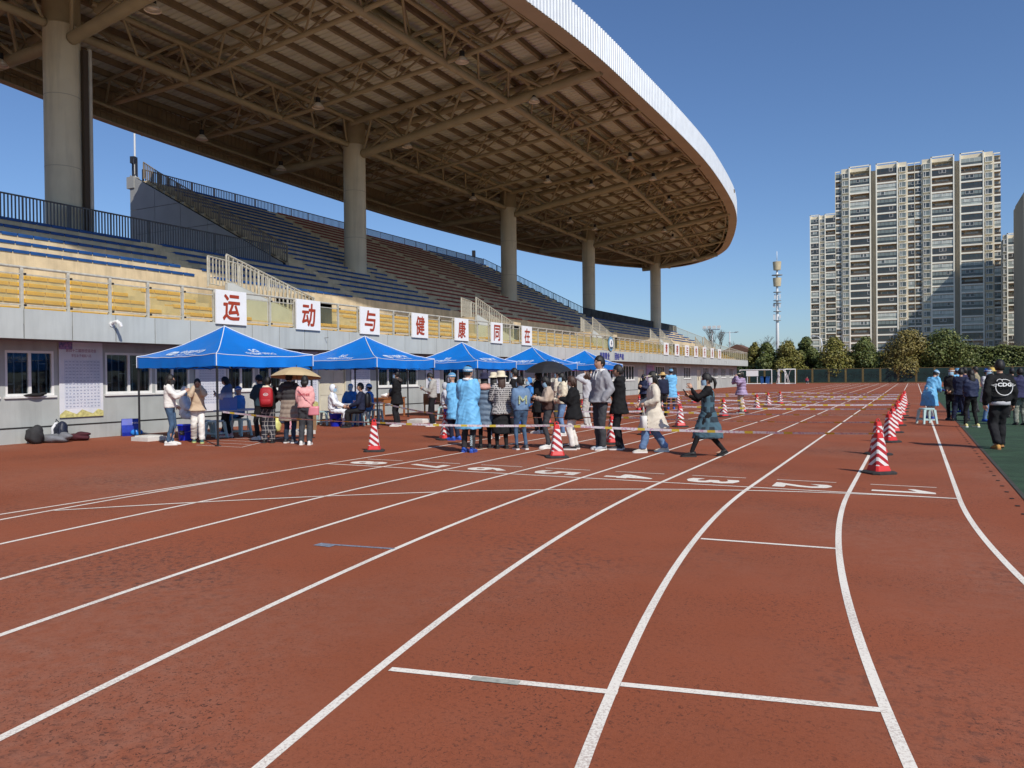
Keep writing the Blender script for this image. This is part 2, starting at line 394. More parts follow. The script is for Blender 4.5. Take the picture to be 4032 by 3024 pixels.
for y0, y1, z0, z1, kd in openings:
    w = y1-y0
    if kd == 'window':
        fr = MB(); t = .06; x = XW-.06
        for a, b, c, d in ((y0,y1,z0,z0+t),(y0,y1,z1-t,z1),(y0,y0+t,z0+t,z1-t),(y1-t,y1,z0+t,z1-t)): fr.bb(x-.05, x+.05, a, b, c, d)
        npan = 2 if w < 1.7 else 4
        for i in range(1, npan): yy = y0+w*i/npan; fr.bb(x-.042, x+.042, yy-.035, yy+.035, z0+t, z1-t)
        win = fr.build('window', m_frame, stand)
        sb = MB(); sb.bb(XW-.1, XW+.05, y0-.04, y1+.04, z0-.05, z0-.003); sb.build('sill', m_frame, win)
        for i in range(npan):
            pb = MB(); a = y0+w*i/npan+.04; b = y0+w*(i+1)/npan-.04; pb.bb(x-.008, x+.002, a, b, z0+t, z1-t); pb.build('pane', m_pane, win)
        bars = MB(); nb = max(3, int(w/.19))
        for i in range(nb):
            yy = y0+w*(i+.5)/nb; bars.bb(x-.125, x-.105, yy-.011, yy+.011, z0+.01, z1-.01)
        for i in range(nb//2): 
            yy = y0+w*(2*i+1)/nb; zz = z0+.3+.5*((i*7) % 3)/2; bars.bb(x-.122, x-.108, yy-w/nb/2, yy+w/nb/2, zz-.011, zz+.011)
        bars.build('bars', m_bar, win, kind='stuff')
    else:
        db = MB(); x = XW-.08
        for i in range(2):
            a = y0+.04+(w-.08)*i/2; b = y0+.04+(w-.08)*(i+1)/2-.008
            db.bb(x-.03, x, a, b, .02, z1-.04)
            for c, d in ((.15,.75),(.9,1.75)): db.bb(x, x+.012, a+.12, b-.1, c, d)
        dr = db.build('door', m_door, stand)
        f2 = MB(); f2.bb(x-.06, x+.07, y0, y0+.04, 0, z1); f2.bb(x-.06, x+.07, y1-.04, y1, 0, z1); f2.bb(x-.06, x+.07, y0+.04, y1-.04, z1-.04, z1); f2.build('door_frame', m_door, dr)
        h = MB(); yy = (y0+y1)/2; h.bb(x+.02, x+.05, yy-.03, yy+.02, .95, 1.3); h.build('handle', M('brass_handle', (.12,.08,.03), .4, metal=.6), dr)
# fascia in panels, the dark joints are the beam behind
fb = MB(); fb.bb(-23.5, XF-.03, GY0, GY1-.02, ZF0+.03, ZF1-.35); fb.build('beam', m_dark, stand)
sf = MB(); sf.bb(XW+.02, XF-.04, GY0, GY1-.05, ZF0+.005, ZF0+.028); sf.build('soffit', M('soffit_grey', (.16,.16,.165), .9, .08, 2), stand)
y = 10.78-1.17*17; pm = None
while y < GY1-.3:
    y2 = min(y+1.17, GY1); pb = MB(); pb.bb(-.045, 0, .013, y2-y-.013, 0, ZF1-ZF0)
    if pm is None or y2-y < 1.16: pm = pb.mesh('fascia_panel', m_fascia)
    obj('fascia_panel', pm, stand, (XF, y, ZF0)); y += 1.17
cp = MB(); cp.bb(-19.0, XF-.046, GY0, GY1, ZF0+.3, ZF1-.01); cp.build('coping', m_fascia, stand)
eb = MB(); eb.bb(-24, XF-.05, GY1-.021, GY1, ZF0+.01, ZF1); eb.build('end_panel', m_fascia, stand)

# terraces
VOM = [18.9, 35.75, 52.6, 69.35, 86.2]         # stairs down to the front rows
YU0, YU1 = 29.0, 68.6                           # tall middle section
AIS = [2.6, 11.7, 20.8, 30.0, 38.85, 48.15, 57.25, 66.45, 75.6, 84.7, 93.8]
AW = .88
def step_box(x0, x1, y0, y1, z0, z1, name='terrace_step'):
    b = MB(); b.bb(x0, x1, y0, y1, z0, z1); return b.build(name, m_concrete, stand)
YE = 98.3
for i in range(5):
    z = 3.23+.29*i; segs = [(GY0, VOM[0]-.3)]
    for a, b in zip(VOM, VOM[1:]+[None]): segs.append((a+5.4, (b-.3) if b else YE))
    if i < 2: segs = [(GY0, YE)]
    for a, b in segs:
        if b > a: step_box(-18.98-.75*i, -22.62, a, b, z-.3 if i else 2.9, z)
step_box(-22.62, -23.93, GY0, YE, 2.9, 4.45, 'walkway')
for j in range(20):
    z = 5.42+.385*j; x = -23.93-.75*j
    y0, y1 = (GY0, YE) if j < 5 else (YU0+.25, YU1)
    step_box(x, -39.2 if j >= 5 else -28.3, y0, y1, z-(1.05 if j == 0 else .385), z)
step_box(-38.75, -39.2, YU0, YU1, 4, 12.55, 'back_wall')
step_box(-27.55, -28.3, GY0, YU0, 6.7, 6.97, 'top_walkway'); step_box(-27.55, -28.3, YU1+.21, YE+2.5, 6.7, 6.97, 'top_walkway')
bw = MB(); bw.bb(-28.31, -28.5, GY0, YU0-.01, 0, 6.9); bw.bb(-28.31, -28.5, YU1+.01, YE+2.5, 0, 6.9); bw.build('rear_wall', m_wall, stand)
# aisle half steps
hs = MB(); hs.bb(-.3, 0, -AW/2+.03, AW/2-.03, 0, .19); hm = hs.mesh('aisle_step', m_concrete)
cnt = 0
for ya in AIS:
    top = 20 if YU0 < ya < YU1 else 5
    for j in range(1, top):
        obj('aisle_step', hm, stand, (-23.93-.75*j+.3, ya, 5.42+.385*(j-1)+.001))
# seats
def seat_mesh(name, mt):
    b = MB(); pr = [(-.17,-.048),(.225,-.048),(.225,-.078),(.25,-.078),(.255,0),(.23,.022),(.05,.004),(-.12,.012),(-.17,.035)]
    b.prism(pr, 'y', -.235, .235); return b.mesh(name, mt)
m_seaty = M('yellow_seat', (.70,.40,.035), .5, .12, 2); m_seatb = M('blue_seat', (.012,.07,.24), .5, .25, 2); m_seatr = M('red_seat', (.26,.035,.024), .5, .2, 2)
SEATM = {'y': seat_mesh('yellow_seat', m_seaty), 'b': seat_mesh('blue_seat', m_seatb), 'r': seat_mesh('red_seat', m_seatr)}
near = []; far = {'y': [], 'b': [], 'r': []}
def seat_at(c, x, y, z):
    (near if False else far[c]).append((x, y, z))
for i in range(5):
    x, z = -19.2-.75*i, 3.28+.29*i; y = GY0+.3
    while y < YE-.3:
        ok = True
        for v in VOM:
            if v-2.2 < y < v-.6: ok = ok and i < 5
            if i >= 2 and v-.6 < y < v+5.7: ok = False
            if i < 2 and v+.2 < y < v+3.4 and i == 1: ok = False
        if any(abs(y-a-4.4) < .5 for a in AIS): ok = False
        if ok: seat_at('y', x, y, z)
        y += .5
for j in range(20):
    x, z = -24.15-.75*j, 5.47+.385*j
    y0, y1 = (GY0+.3, YE-.5) if j < 5 else (YU0+.6, YU1-.5)
    edges = [y0]+[a for a in AIS if y0 < a < y1]+[y1]
    for a, b in zip(edges, edges[1:]):
        lo = a+(AW/2+.05 if a in AIS else 0); hi = b-(AW/2+.05 if b in AIS else 0)
        n = int((hi-lo)/.5)
        for k in range(n):
            y = lo+.25+k*(hi-lo-.5)/max(1, n-1)
            if any(math.hypot(x+28.8, y-cy) < .95 for cy in (18.45, 35.85, 55.1, 72.3, 92.5)): continue
            seat_at('r' if 39 < y < 57.2 else 'b', x, y, z)
# the 300 seats that show largest stay single parts, the others are joined
allseats = [(c, *p) for c in far for p in far[c] if p[1] > 9.5]
allseats.sort(key=lambda s_: s_[1]*1.0+abs(s_[2]-13)*1.0)
single = set(allseats[:300])
for c, x, y, z in allseats[:300]:
    obj('seat', SEATM[c], stand, (x, y, z))
for c in far:
    me = SEATM[c]; bv = np.array([v.co[:] for v in me.vertices]); bf = [tuple(p.vertices) for p in me.polygons]; mb = MB()
    for p in far[c]:
        if (c, *p) in single: continue
        mb.add((bv+np.array(p)).tolist(), bf)
    mb.build({'y': 'yellow_seats', 'b': 'blue_seats', 'r': 'red_seats'}[c], me.materials[0], stand, kind='stuff')
# grey side wall of the tall section, in panels
m_side = M('side_wall_grey', (.32,.325,.32), .8, .06, 1.2)
prof = lambda x: 12.75+.513*(x+38.9)*-1 if False else 12.95-.513*(x+38.9)
sw = MB(); sw.prism([(-39.25,0),(-39.25,12.9),(-38.9,12.95),(-27.9,7.3),(-27.9,0)], 'y', YU0+.02, YU0+.24); sw.build('side_wall', m_dark, stand)
xs = [-39.25, -37.2, -35.15, -33.1, -31.05, -29.0, -27.85]; zs = [6.9, 8.3, 9.7, 11.1, 13.2]
for i in range(6):
    for j in range(4):
        a, b, c, d = xs[i]+.012, xs[i+1]-.012, zs[j]+.012, zs[j+1]-.012
        za, zb = min(d, prof(a)), min(d, prof(b))
        if za <= c+.02: continue
        poly = [(a, c), (b, c), (b, zb), (a, za)] if zb > c else [(a, c), (a+(za-c)/.513, c), (a, za)]
        if zb > c and prof(a) > d and prof(b) < d: poly = [(a, c), (b, c), (b, zb), (-38.9+(12.95-d)/.513, d), (a, d)]
        pb = MB(); pb.prism(poly, 'y', YU0-.02, YU0+.02); pb.build('wall_panel', m_side, stand)
cb = MB(); cb.bb(-39.45, -38.85, YU0-.08, YU0+.3, 12.35, 13.0); cb.build('corner_block', m_side, stand)
eb2 = MB(); eb2.prism([(-39.25,0),(-39.25,12.6),(-38.9,12.65),(-27.9,7.0),(-27.9,0)], 'y', YU1+.0, YU1+.2); eb2.build('end_wall', m_side, stand)

# ---- railings: things of their own
def bal_rail(name, label, pts, h=1.0, mt=None, post=1.7, bal=.125, base=.1, group=None, tr=.032, br=.019, panel=None):
    mt = mt or m_rail; o = thing(name, label, 'railing', tuple(pts[0]), 0, group)
    p0 = Vector(pts[0]); bl = MB(); first = True
    for a, b in zip(pts, pts[1:]):
        a = Vector(a)-p0; b = Vector(b)-p0; L = (b-a).length; up = Vector((0,0,1))
        t = MB(); t.tube(a+up*h, b+up*h, tr, 6); t.build('top_rail', mt, o)
        t = MB(); t.tube(a+up*base, b+up*base, tr*.7, 6); t.build('bottom_rail', mt, o)
        npst = max(1, round(L/post))
        for i in range(0 if first else 1, npst+1):
            q = a.lerp(b, i/npst); t = MB(); t.tube(q, q+up*(h-.02), tr*1.05, 6); t.build('post', mt, o)
        first = False
        nb = int(L/bal)
        for i in range(nb):
            q = a.lerp(b, (i+.5)/nb); bl.bb(q.x-br, q.x+br, q.y-br, q.y+br, q.z+base, q.z+h-.02)
        if panel:
            nrm = (b-a).cross(up).normalized()*.02
            n2 = npst
            for i in range(n2):
                c, d = a.lerp(b, (i+.03)/n2)+nrm, a.lerp(b, (i+.97)/n2)+nrm
                pb = MB(); pb.add([c+up*.22, d+up*.22, d+up*(h-.03), c+up*(h-.03), c+nrm+up*.22, d+nrm+up*.22, d+nrm+up*(h-.03), c+nrm+up*(h-.03)], [(0,1,2,3),(7,6,5,4),(0,4,5,1),(3,2,6,7)])
                pb.build('panel', panel, o)
    bl.build('balusters', mt, o, kind='stuff')
    return o
bal_rail('railing', 'grey baluster railing behind the top row of low blue seats', [(-27.9, GY0, 6.9), (-27.9, 28.2, 7.05)], 1.05, M('grey_rail', (.11,.115,.12), .5, .15, 4))
bal_rail('railing', 'dark railing along the very top of the tall seating', [(-38.85, YU0+.5, 12.55), (-38.85, YU1-.05, 12.55)], .95, m_rail_dark, bal=.13)
bal_rail('railing', 'dark sloping railing down the far edge of the tall seating', [(-38.85, YU1+.1, 12.6), (-27.9, YU1+.1, 7.05)], .95, m_rail_dark, bal=.16)
bal_rail('railing', 'tan railing sloping along the grey triangular side wall', [(-38.6, YU0+.38, 12.9), (-37.4, YU0+.38, 12.2), (-27.9, YU0+.38, 7.25)], .95, M('tan_rail', (.20,.16,.11), .5, .15, 6), bal=.14)
bal_rail('railing', 'short dark railing on top of the grey side wall corner', [(-39.3, YU0+.2, 13.0), (-38.9, YU0+.2, 13.0), (-38.9, YU0-.02, 13.0)], 1.0, m_rail_dark, bal=.12, post=.5)
bal_rail('railing', 'low railing covered by dark weathered panels behind the far blue seats', [(-27.9, YU1+.3, 7.0), (-27.9, 101.0, 7.0)], 1.0, m_rail_dark, panel=M('weathered_panel', (.045,.05,.05), .8, .4, 1.5))
bal_rail('railing', 'pale railing stepping down the far end of the stand', [(-27.8, 99.2, 6.9), (-24.0, 99.2, 5.3), (-22.4, 99.2, 4.4), (-18.9, 99.2, 3.3)], 1.0, m_rail, bal=.14, panel=None)
# stair railings at the stairways down to the front rows
for k, c in enumerate(VOM):
    st = MB()
    for i in range(8):
        st.bb(-20.75, -22.1, c+1.9+.42*i, c+5.4, 3.3, 4.72-.165*i)
    st.bb(-20.75, -22.1, c, c+1.9, 3.3, 4.72)
    st.build('stairway', m_concrete, stand)
    ch = MB(); ch.prism([(c-.03,3.2),(c-.03,4.8),(c+.2,4.8),(c+4.6,3.62),(c+4.9,3.2)], 'x', -20.745, -20.62); ch.build('stair_cheek', M('cheek_paint', (.5,.52,.5), .7, .08, 2), stand)
    sfx = ['beside the first big board', 'behind the fifth and sixth big boards', 'above the blue motto', 'behind the small far boards', 'at the far end of the stand'][k]
    bal_rail('stair_railing', 'weathered rail on the near side of the stairs '+sfx, [(-20.68, c-.02, 4.78), (-20.68, c+4.3, 3.66)], .98, m_rail, bal=.2, group='stair railings', tr=.032, br=.016)
    bal_rail('stair_railing', 'weathered rail on the seat side of the stairs '+sfx, [(-21.6, c, 4.74), (-22.15, c+1.95, 4.74), (-22.15, c+6.3, 3.62)], 1.04, m_rail, bal=.2, group='stair railings', tr=.032, br=.016)
# glass railing along the front
gl = thing('glass_railing', 'yellowed glass railing with metal posts along the front of the stand', 'railing', (XF-.1, 10.79-1.12*17, ZF1-.01))
n_p = 97; 
pp = MB(); pp.bb(-.03,.03,-.035,.035,0,.97); pm_ = pp.mesh('post', m_rail)
pg = MB(); pg.bb(-.006,.006,.09,1.03,.14,.80); gm = pg.mesh('glass_pane', glass_mat('yellow_glass', (.95,.92,.74), .10, (.5,.46,.28)))
bm_ = MB(); bm_.bb(-.02,.02,.036,1.084,0,.025); brm = bm_.mesh('crossbar', m_rail)
ck = MB(); ck.bb(-.025,.06,.036,.085,0,.05); ckm = ck.mesh('clamp', m_black)
for i in range(n_p):
    if 10.79+1.12*(i-17) > GY1: break
    obj('post', pm_, gl, (0, 1.12*i, 0))
    if 10.79+1.12*(i-16) <= GY1:
        obj('glass_pane', gm, gl, (0, 1.12*i, 0)); [obj('crossbar', brm, gl, (0, 1.12*i, zz)) for zz in (.09,.81)]; [obj('clamp', ckm, gl, (0, 1.12*i, zz)) for zz in (.07,.80)]
t = MB(); t.tube((0, 0, .985), (0, GY1-(10.79-1.12*17), .985), .034, 8); t.build('top_rail', m_rail, gl)
ge = thing('glass_railing', 'short glass railing closing the far end of the stand front', 'railing', (XF-.1, GY1-.05, ZF1-.01))
t = MB(); t.tube((-.04,0,.985), (-5, 0, .985), .034, 8); t.build('top_rail', m_rail, ge)
for i in range(4): obj('post', pm_, ge, (-1.1*(i+1), 0, 0))
for i in range(4):
    t = MB(); t.bb(-1.1*i-.1, -1.1*i-1.0, -.006, .006, .14, .80); t.build('glass_pane', MATS['yellow_glass'], ge)

# ---- character boards
m_board = M('white_board', (.82,.82,.81), .45, .03, 3); m_red = M('board_red', (.36,.045,.016), .5, .06, 6)
m_bluet = M('letter_blue', (.035,.04,.30), .5)
def board(ch, y0, w, z0, z1, label, tilt=0):
    b = MB(); b.bb(0, .05, 0, w, 0, z1-z0); o = b.build('sign_board', m_board, None, loc=(XF+.015, y0, z0), label=label, category='sign', group='character boards on the stand railing')
    t = MB(); s_ = .74*(z1-z0); c0, d0 = (w-s_*.82)/2, (z1-z0)*.13
    bold_on(t, ch, lambda u, v: (.053, c0+u+.06*(v-.4), d0+v), s_*.82, s_, .020, (.0006,0,0)); t.build('character', m_red, o)
for i, (ch, nm) in enumerate(zip('运动与健康同在', ('first','second','third','fourth','fifth','sixth','seventh'))):
    board(ch, 16.33+3.365*i, 1.18, 3.18, 4.2, 'white board with a big red brush character %s, %s of seven above the tents' % (ch, nm))
for i, (ch, nm) in enumerate(zip('青春与快乐永存', ('first','second','third','fourth','fifth','sixth','seventh'))):
    board(ch, 62.68+3.325*i, 1.32, 3.2, 4.22, 'white board with red character %s, %s of the far seven past the emblem' % (ch, nm))
for part, (a, b, txt) in enumerate(((48.0, 49.9, '崇德精业'), (50.85, 52.8, '团结奉献'))):
    n4 = (b-a)/4; 
    o = thing('wall_lettering', 'blue cut-out characters %s on the pale fascia, %s half of the motto' % (txt, ('first','second')[part]), 'lettering', (XF+.004, a, 2.62))
    for i, ch in enumerate(txt):
        t = MB(); text_on(t, ch, lambda u, v: (.02, n4*i+.03+u, v), w=n4*.86, h=.46, bold=.012); text_on(t, ch, lambda u, v: (0, n4*i+.03+u, v), w=n4*.86, h=.46, bold=.012); t.build('letter', m_bluet, o)
# emblem
em = thing('emblem', 'round blue and white emblem fixed to the glass railing above blue lettering', 'emblem', (XF+.03, 50.05, 3.68))
def disc(r, x, mt, name, parent, seg=32):
    b = MB(); b.tube((x-.02,0,0), (x,0,0), r, seg); return b.build(name, mt, parent)
disc(.52, .0, M('emblem_slate', (.06,.11,.17), .5), 'rim', em); disc(.48, .025, M('emblem_blue', (.16,.36,.55), .5), 'ring', em); disc(.33, .05, m_white, 'centre', em)
t = MB(); t.bb(.051,.06,-.05,.05,-.1,.2); t.bb(.051,.058,-.14,.14,.02,.07); t.add([(.06,-.28,-.2),(.06,.28,-.2),(.06,.16,-.33),(.06,-.16,-.33)], [(0,1,2,3)]); t.build('crest', M('emblem_slate2', (.05,.07,.12), .5), em)
# small lamps and brackets on the fascia
m_pale = M('camera_white', (.7,.7,.68), .4)
cmr = thing('security_camera', 'white bullet security camera on the pale fascia near the event poster', 'camera', (XF, 13.0, 2.98))
t = MB(); t.path([(0,0,0),(.1,0,.05),(.2,.02,.06),(.28,.04,0),(.3,.06,-.08)], [.035,.04,.05,.05,.045], 8); t.build('housing', m_pale, cmr)
t = MB(); t.tube((0,0,0),(.02,0,0),.07,10); t.build('mount', m_pale, cmr)
for i, (yy, zz) in enumerate(((21.15, 2.95), (56.5, 2.95), (66.0, 2.95), (75.0, 2.95), (86.0, 2.95))):
    b = thing('wall_bracket', 'small metal bracket on the pale fascia', 'bracket', (XF, yy, zz), 0, 'fascia brackets')
    t = MB(); t.tube((0,0,0),(.16,0,0),.012,6); t.tube((.16,0,.01),(.16,0,-.22 if i else .02),.012,6); t.build('arm', M('bracket_metal', (.2,.2,.2), .5), b)
# camera mast on the side wall corner
mast = thing('camera_mast', 'thin white mast with dome camera on the grey side wall corner', 'mast', (-38.95, YU0+.1, 13.0))
t = MB(); t.tube((0,0,0),(0,0,2.6),.05,8); t.build('pole', m_pale, mast)
t = MB(); t.tube((0,0,2.5),(.5,.1,2.55),.03,6); t.ell((.5,.1,2.4),(.11,.11,.16)); t.build('dome_camera', m_pale, mast)
t = MB(); t.box((-.1,.0,.95),(.28,.3,.38),0,.4); t.build('speaker', m_black, mast)
sp = thing('speaker', 'small black loudspeaker on the dark top railing near the third column', 'speaker', (-38.85, 66.8, 13.5))
t = MB(); t.box((0,0,.3),(.3,.32,.6),0,.3); t.build('box', m_black, sp); t = MB(); t.tube((0,0,-.02),(0,0,.05),.03); t.build('mount', m_black, sp)
# ------------------------------------------------------------------ canopy roof
def spline(P, n):
    P = [Vector(p) for p in P]; N = len(P); out = []
    for i in range(N):
        p0, p1, p2, p3 = P[i-1], P[i], P[(i+1) % N], P[(i+2) % N]
        for k in range(n):
            t = k/n; out.append(.5*((2*p1)+(p2-p0)*t+(2*p0-5*p1+4*p2-p3)*t*t+(3*p1-p0-3*p2+p3)*t**3))
    return out
CTRL = [(-12.72,47),(-12.76,53.2),(-12.98,58.4),(-13.48,65.3),(-14.05,70.6),(-15.1,76.5),(-17.0,84),(-19.0,90),(-21.6,94),(-25,95.9),(-28.2,94.5),(-30.6,89.5),(-32.6,83.3),(-34.2,75.5),(-35.2,67),(-35.9,56),(-36.1,47),(-35.7,36),(-35.2,26),(-34.5,20),(-33.4,13.5),(-31.5,6),(-28.5,-.5),(-25,-3),(-21.5,-1),(-18.6,4),(-16.6,10.5),(-15,17.2),(-14.0,23),(-13.4,28),(-12.98,33.5),(-12.82,40)]
OUT = spline([(a, b) for a, b in CTRL], 24)
# resample evenly
acc = [0.0]
for a, b in zip(OUT, OUT[1:]+OUT[:1]): acc.append(acc[-1]+(b-a).length)
PER = acc[-1]
def at_s(s_):
    s_ = s_ % PER; i = int(np.searchsorted(acc, s_, side='right'))-1; i = min(i, len(OUT)-1)
    t = (s_-acc[i])/max(1e-9, acc[i+1]-acc[i]); return OUT[i].lerp(OUT[(i+1) % len(OUT)], t)
def nrm_s(s_):
    d = (at_s(s_+.2)-at_s(s_-.2)).normalized(); n_ = Vector((d.y, -d.x))
    return n_ if n_.dot(at_s(s_)-Vector((-24.5, 46.5))) > 0 else -n_
zbot = lambda x: 16.35+.1*(x+13)
zdeck = lambda x: 17.72+.085*(x+13)
roof = thing('canopy_roof', 'curved steel canopy roof on round columns over the grandstand', 'roof', (0,0,0))
m_clad = M('white_corrugated_cladding', (.72,.74,.75), .35, .05, 2, metal=.25)
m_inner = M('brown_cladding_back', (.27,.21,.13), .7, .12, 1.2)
m_soff = M('tan_soffit', (.44,.36,.26), .65, .06, 1)
# corrugated fascia sheets
pitch = .27; per_sheet = 9; nr = int(PER/(pitch*per_sheet)); ps = PER/nr
for k in range(nr):
    mb = MB(); inn = MB(); prof = []
    for i in range(per_sheet):
        s0 = k*ps+i*ps/per_sheet; q = ps/per_sheet
        prof += [(s0, .0), (s0+q*.42, .0), (s0+q*.54, -.05), (s0+q*.88, -.05)]
    prof.append(((k+1)*ps, 0.0)); P = []; Q = []
    for s_, off in prof:
        p = at_s(s_); nn = nrm_s(s_); a = p+nn*off; zt = zdeck(p.x)+.12
        P += [(a.x, a.y, zbot(p.x)), (a.x, a.y, zt)]
    mb.add(P, [(2*i, 2*i+1, 2*i+3, 2*i+2) for i in range(len(prof)-1)])
    sh = mb.build('cladding_sheet', m_clad, roof)
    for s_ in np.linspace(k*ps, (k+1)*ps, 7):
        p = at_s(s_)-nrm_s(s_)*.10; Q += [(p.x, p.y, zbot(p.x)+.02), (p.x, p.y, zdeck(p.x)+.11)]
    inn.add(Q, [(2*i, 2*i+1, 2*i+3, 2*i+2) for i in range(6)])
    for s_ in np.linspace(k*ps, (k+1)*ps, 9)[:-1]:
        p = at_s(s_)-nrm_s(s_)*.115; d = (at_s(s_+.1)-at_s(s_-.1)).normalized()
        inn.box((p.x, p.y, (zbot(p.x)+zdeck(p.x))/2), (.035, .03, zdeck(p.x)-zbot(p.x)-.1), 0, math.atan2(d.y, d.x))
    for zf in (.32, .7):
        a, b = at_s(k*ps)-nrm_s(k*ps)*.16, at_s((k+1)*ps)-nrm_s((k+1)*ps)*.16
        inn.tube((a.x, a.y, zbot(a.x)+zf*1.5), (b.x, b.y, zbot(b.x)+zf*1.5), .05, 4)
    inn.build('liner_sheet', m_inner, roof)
    # soffit strip, inside the cladding
    so_ = MB(); P = []
    for s_ in np.linspace(k*ps, (k+1)*ps, 5):
        p = at_s(s_); nn = nrm_s(s_); w_ = .78 if p.x > -22 else .4
        for o_ in (.02, w_):
            a = p-nn*o_; P += [(a.x, a.y, zbot(p.x)-.012), (a.x, a.y, zbot(p.x)+.03)]
    F = []
    for i in range(4): F += [(4*i, 4*i+2, 4*i+6, 4*i+4), (4*i+2, 4*i+3, 4*i+7, 4*i+6), (4*i+1, 4*i+5, 4*i+7, 4*i+3)]
    so_.add(P, F); so_.build('soffit_panel', m_soff, roof)
# X span of the roof at a given y
OA = np.array([(p.x, p.y) for p in OUT])
def xspan(y):
    a = OA; b = np.roll(OA, -1, 0); msk = (a[:,1] <= y) != (b[:,1] <= y)
    if not msk.any(): return None
    t = (y-a[msk,1])/(b[msk,1]-a[msk,1]); x = a[msk,0]+t*(b[msk,0]-a[msk,0]); return x.min(), x.max()
# ribbed deck sheets
yy = -2.4; dp = .33; shw = 3*dp
while yy < 95.3:
    mb = MB(); P = []
    for i in range(3):
        for f, off in ((0,0),(.5,0),(.6,.055),(.9,.055)):
            y = yy+dp*(i+f); sp_ = xspan(y)
            if sp_: P += [(sp_[0]+.05, y, zdeck(sp_[0])+off), (sp_[1]-.05, y, zdeck(sp_[1])+off)]
    y = yy+shw; sp_ = xspan(y)
    if sp_: P += [(sp_[0]+.05, y, zdeck(sp_[0])), (sp_[1]-.05, y, zdeck(sp_[1]))]
    if len(P) > 4:
        mb.add(P, [(2*i, 2*i+2, 2*i+3, 2*i+1) for i in range(len(P)//2-1)]); mb.build('deck_sheet', m_deck, roof)
    yy += shw
def yspan(x, m_=.25):
    a = OA; b = np.roll(OA, -1, 0); msk = (a[:,0] <= x) != (b[:,0] <= x)
    if not msk.any(): return None
    t = (x-a[msk,0])/(b[msk,0]-a[msk,0]); y = a[msk,1]+t*(b[msk,1]-a[msk,1]); return y.min()+m_, y.max()-m_
for i in range(18):
    x = -13.9-1.22*i; sp_ = yspan(x)
    if not sp_: continue
    mb = MB(); z = zdeck(x); mb.bb(x-.085, x+.085, sp_[0], sp_[1], z-.25, z-.004); mb.build('purlin', m_purlin, roof)
# columns
COLS = [(-28.8, 18.45), (-28.8, 35.85), (-28.8, 55.1), (-28.8, 72.3), (-27.75, 91.4)]
for i, (x, y) in enumerate(COLS):
    mb = MB(); mb.tube((x, y, 0), (x, y, 15.0), .635, 40, caps=False); c = mb.build('column', m_column, roof, True)
    mb = MB(); mb.tube((x, y, 15.0), (x, y, zdeck(x)-.1), .65, 40, caps=False); mb.tube((x, y, 14.98), (x, y, 15.03), .665, 40); mb.build('column_head', m_steel, c, True)
    for zz in (9.6, 12.3):
        mb = MB(); mb.tube((x, y, zz), (x, y, zz+.025), .639, 40, caps=False); mb.build('joint_band', M('column_seam', (.40,.365,.285), .8), c)
x, y = COLS[0]
dpipe = MB(); dpipe.bb(x+.5, x+.66, y+.42, y+.62, 6.9, 14.2); dpipe.build('downpipe_backing', M('pipe_backing_brown', (.07,.05,.035), .8), roof)  # dark brown strip next to the white pipe
dpipe = MB(); dpipe.tube((x+.58, y+.73, 6.9), (x+.58, y+.73, 14.3), .085, 10); dpipe.build('downpipe', M('pipe_white', (.52,.49,.42), .5, .1, 2), roof)
# trusses: one lower chord, two upper chords, zigzag webs
UNIT = MB().tube((0,0,0),(0,0,1),1,6).mesh('web', m_steel, False)
WEBN = [0]
def web(tr, a, b, r, pool):
    a, b = Vector(a), Vector(b); d = b-a
    if WEBN[0] < 290 and min(a.y, b.y) > 8 and max(a.y, b.y) < 60 and max(a.x, b.x) > -30:
        WEBN[0] += 1; o = bpy.data.objects.new('web', UNIT); COL.objects.link(o); o.parent = tr
        o.matrix_local = Matrix.Translation(a) @ d.to_track_quat('Z', 'Y').to_matrix().to_4x4() @ Matrix.Diagonal((r, r, d.length, 1))
    else: pool.tube(a, b, r, 5)
def truss(lo, tops, rb, rt, rw, nseg):
    # lo(t) lower chord point, tops = (t -> left, t -> right)
    mb = MB(); pts = [Vector(lo(t)) for t in np.linspace(0, 1, nseg+1)]
    # seg count of chord from curvature
    for a, b in zip(pts, pts[1:]): mb.tube(a, b, rb, 12, caps=False)
    mb.tube(pts[0], pts[0].lerp(pts[1], .02), rb, 12); mb.tube(pts[-1].lerp(pts[-2], .02), pts[-1], rb, 12)
    tr = mb.build('truss', m_steel, roof, True); pool = MB()
    for tp in tops:
        c = MB(); q = [Vector(tp(t)) for t in np.linspace(0, 1, nseg+1)]
        for a, b in zip(q, q[1:]): c.tube(a, b, rt, 10, caps=False)
        c.build('upper_chord', m_steel, tr, True)
        for i in range(nseg):
            mid = Vector(tp((i+.5)/nseg)); web(tr, pts[i], mid, rw, pool); web(tr, mid, pts[i+1], rw, pool)
    for i in range(nseg):
        web(tr, tops[0]((i+.5)/nseg), tops[1]((i+.5)/nseg), rw*.8, pool)
        if i: web(tr, tops[0]((i+.5)/nseg), tops[1]((i-.5)/nseg), rw*.6, pool)
    if pool.v: pool.build('web_bracing', m_steel, tr, kind='stuff')
    return tr
def interp(x, P):
    return float(np.interp(x, [p[0] for p in P], [p[1] for p in P]))
ZB_SEC = [(-35.5,14.75),(-28.8,14.85),(-18.8,15.85),(-13.2,16.5)]
ZB_MAIN = [(-35.5,14.35),(-28.2,14.45),(-18.7,15.75),(-13.3,16.5)]
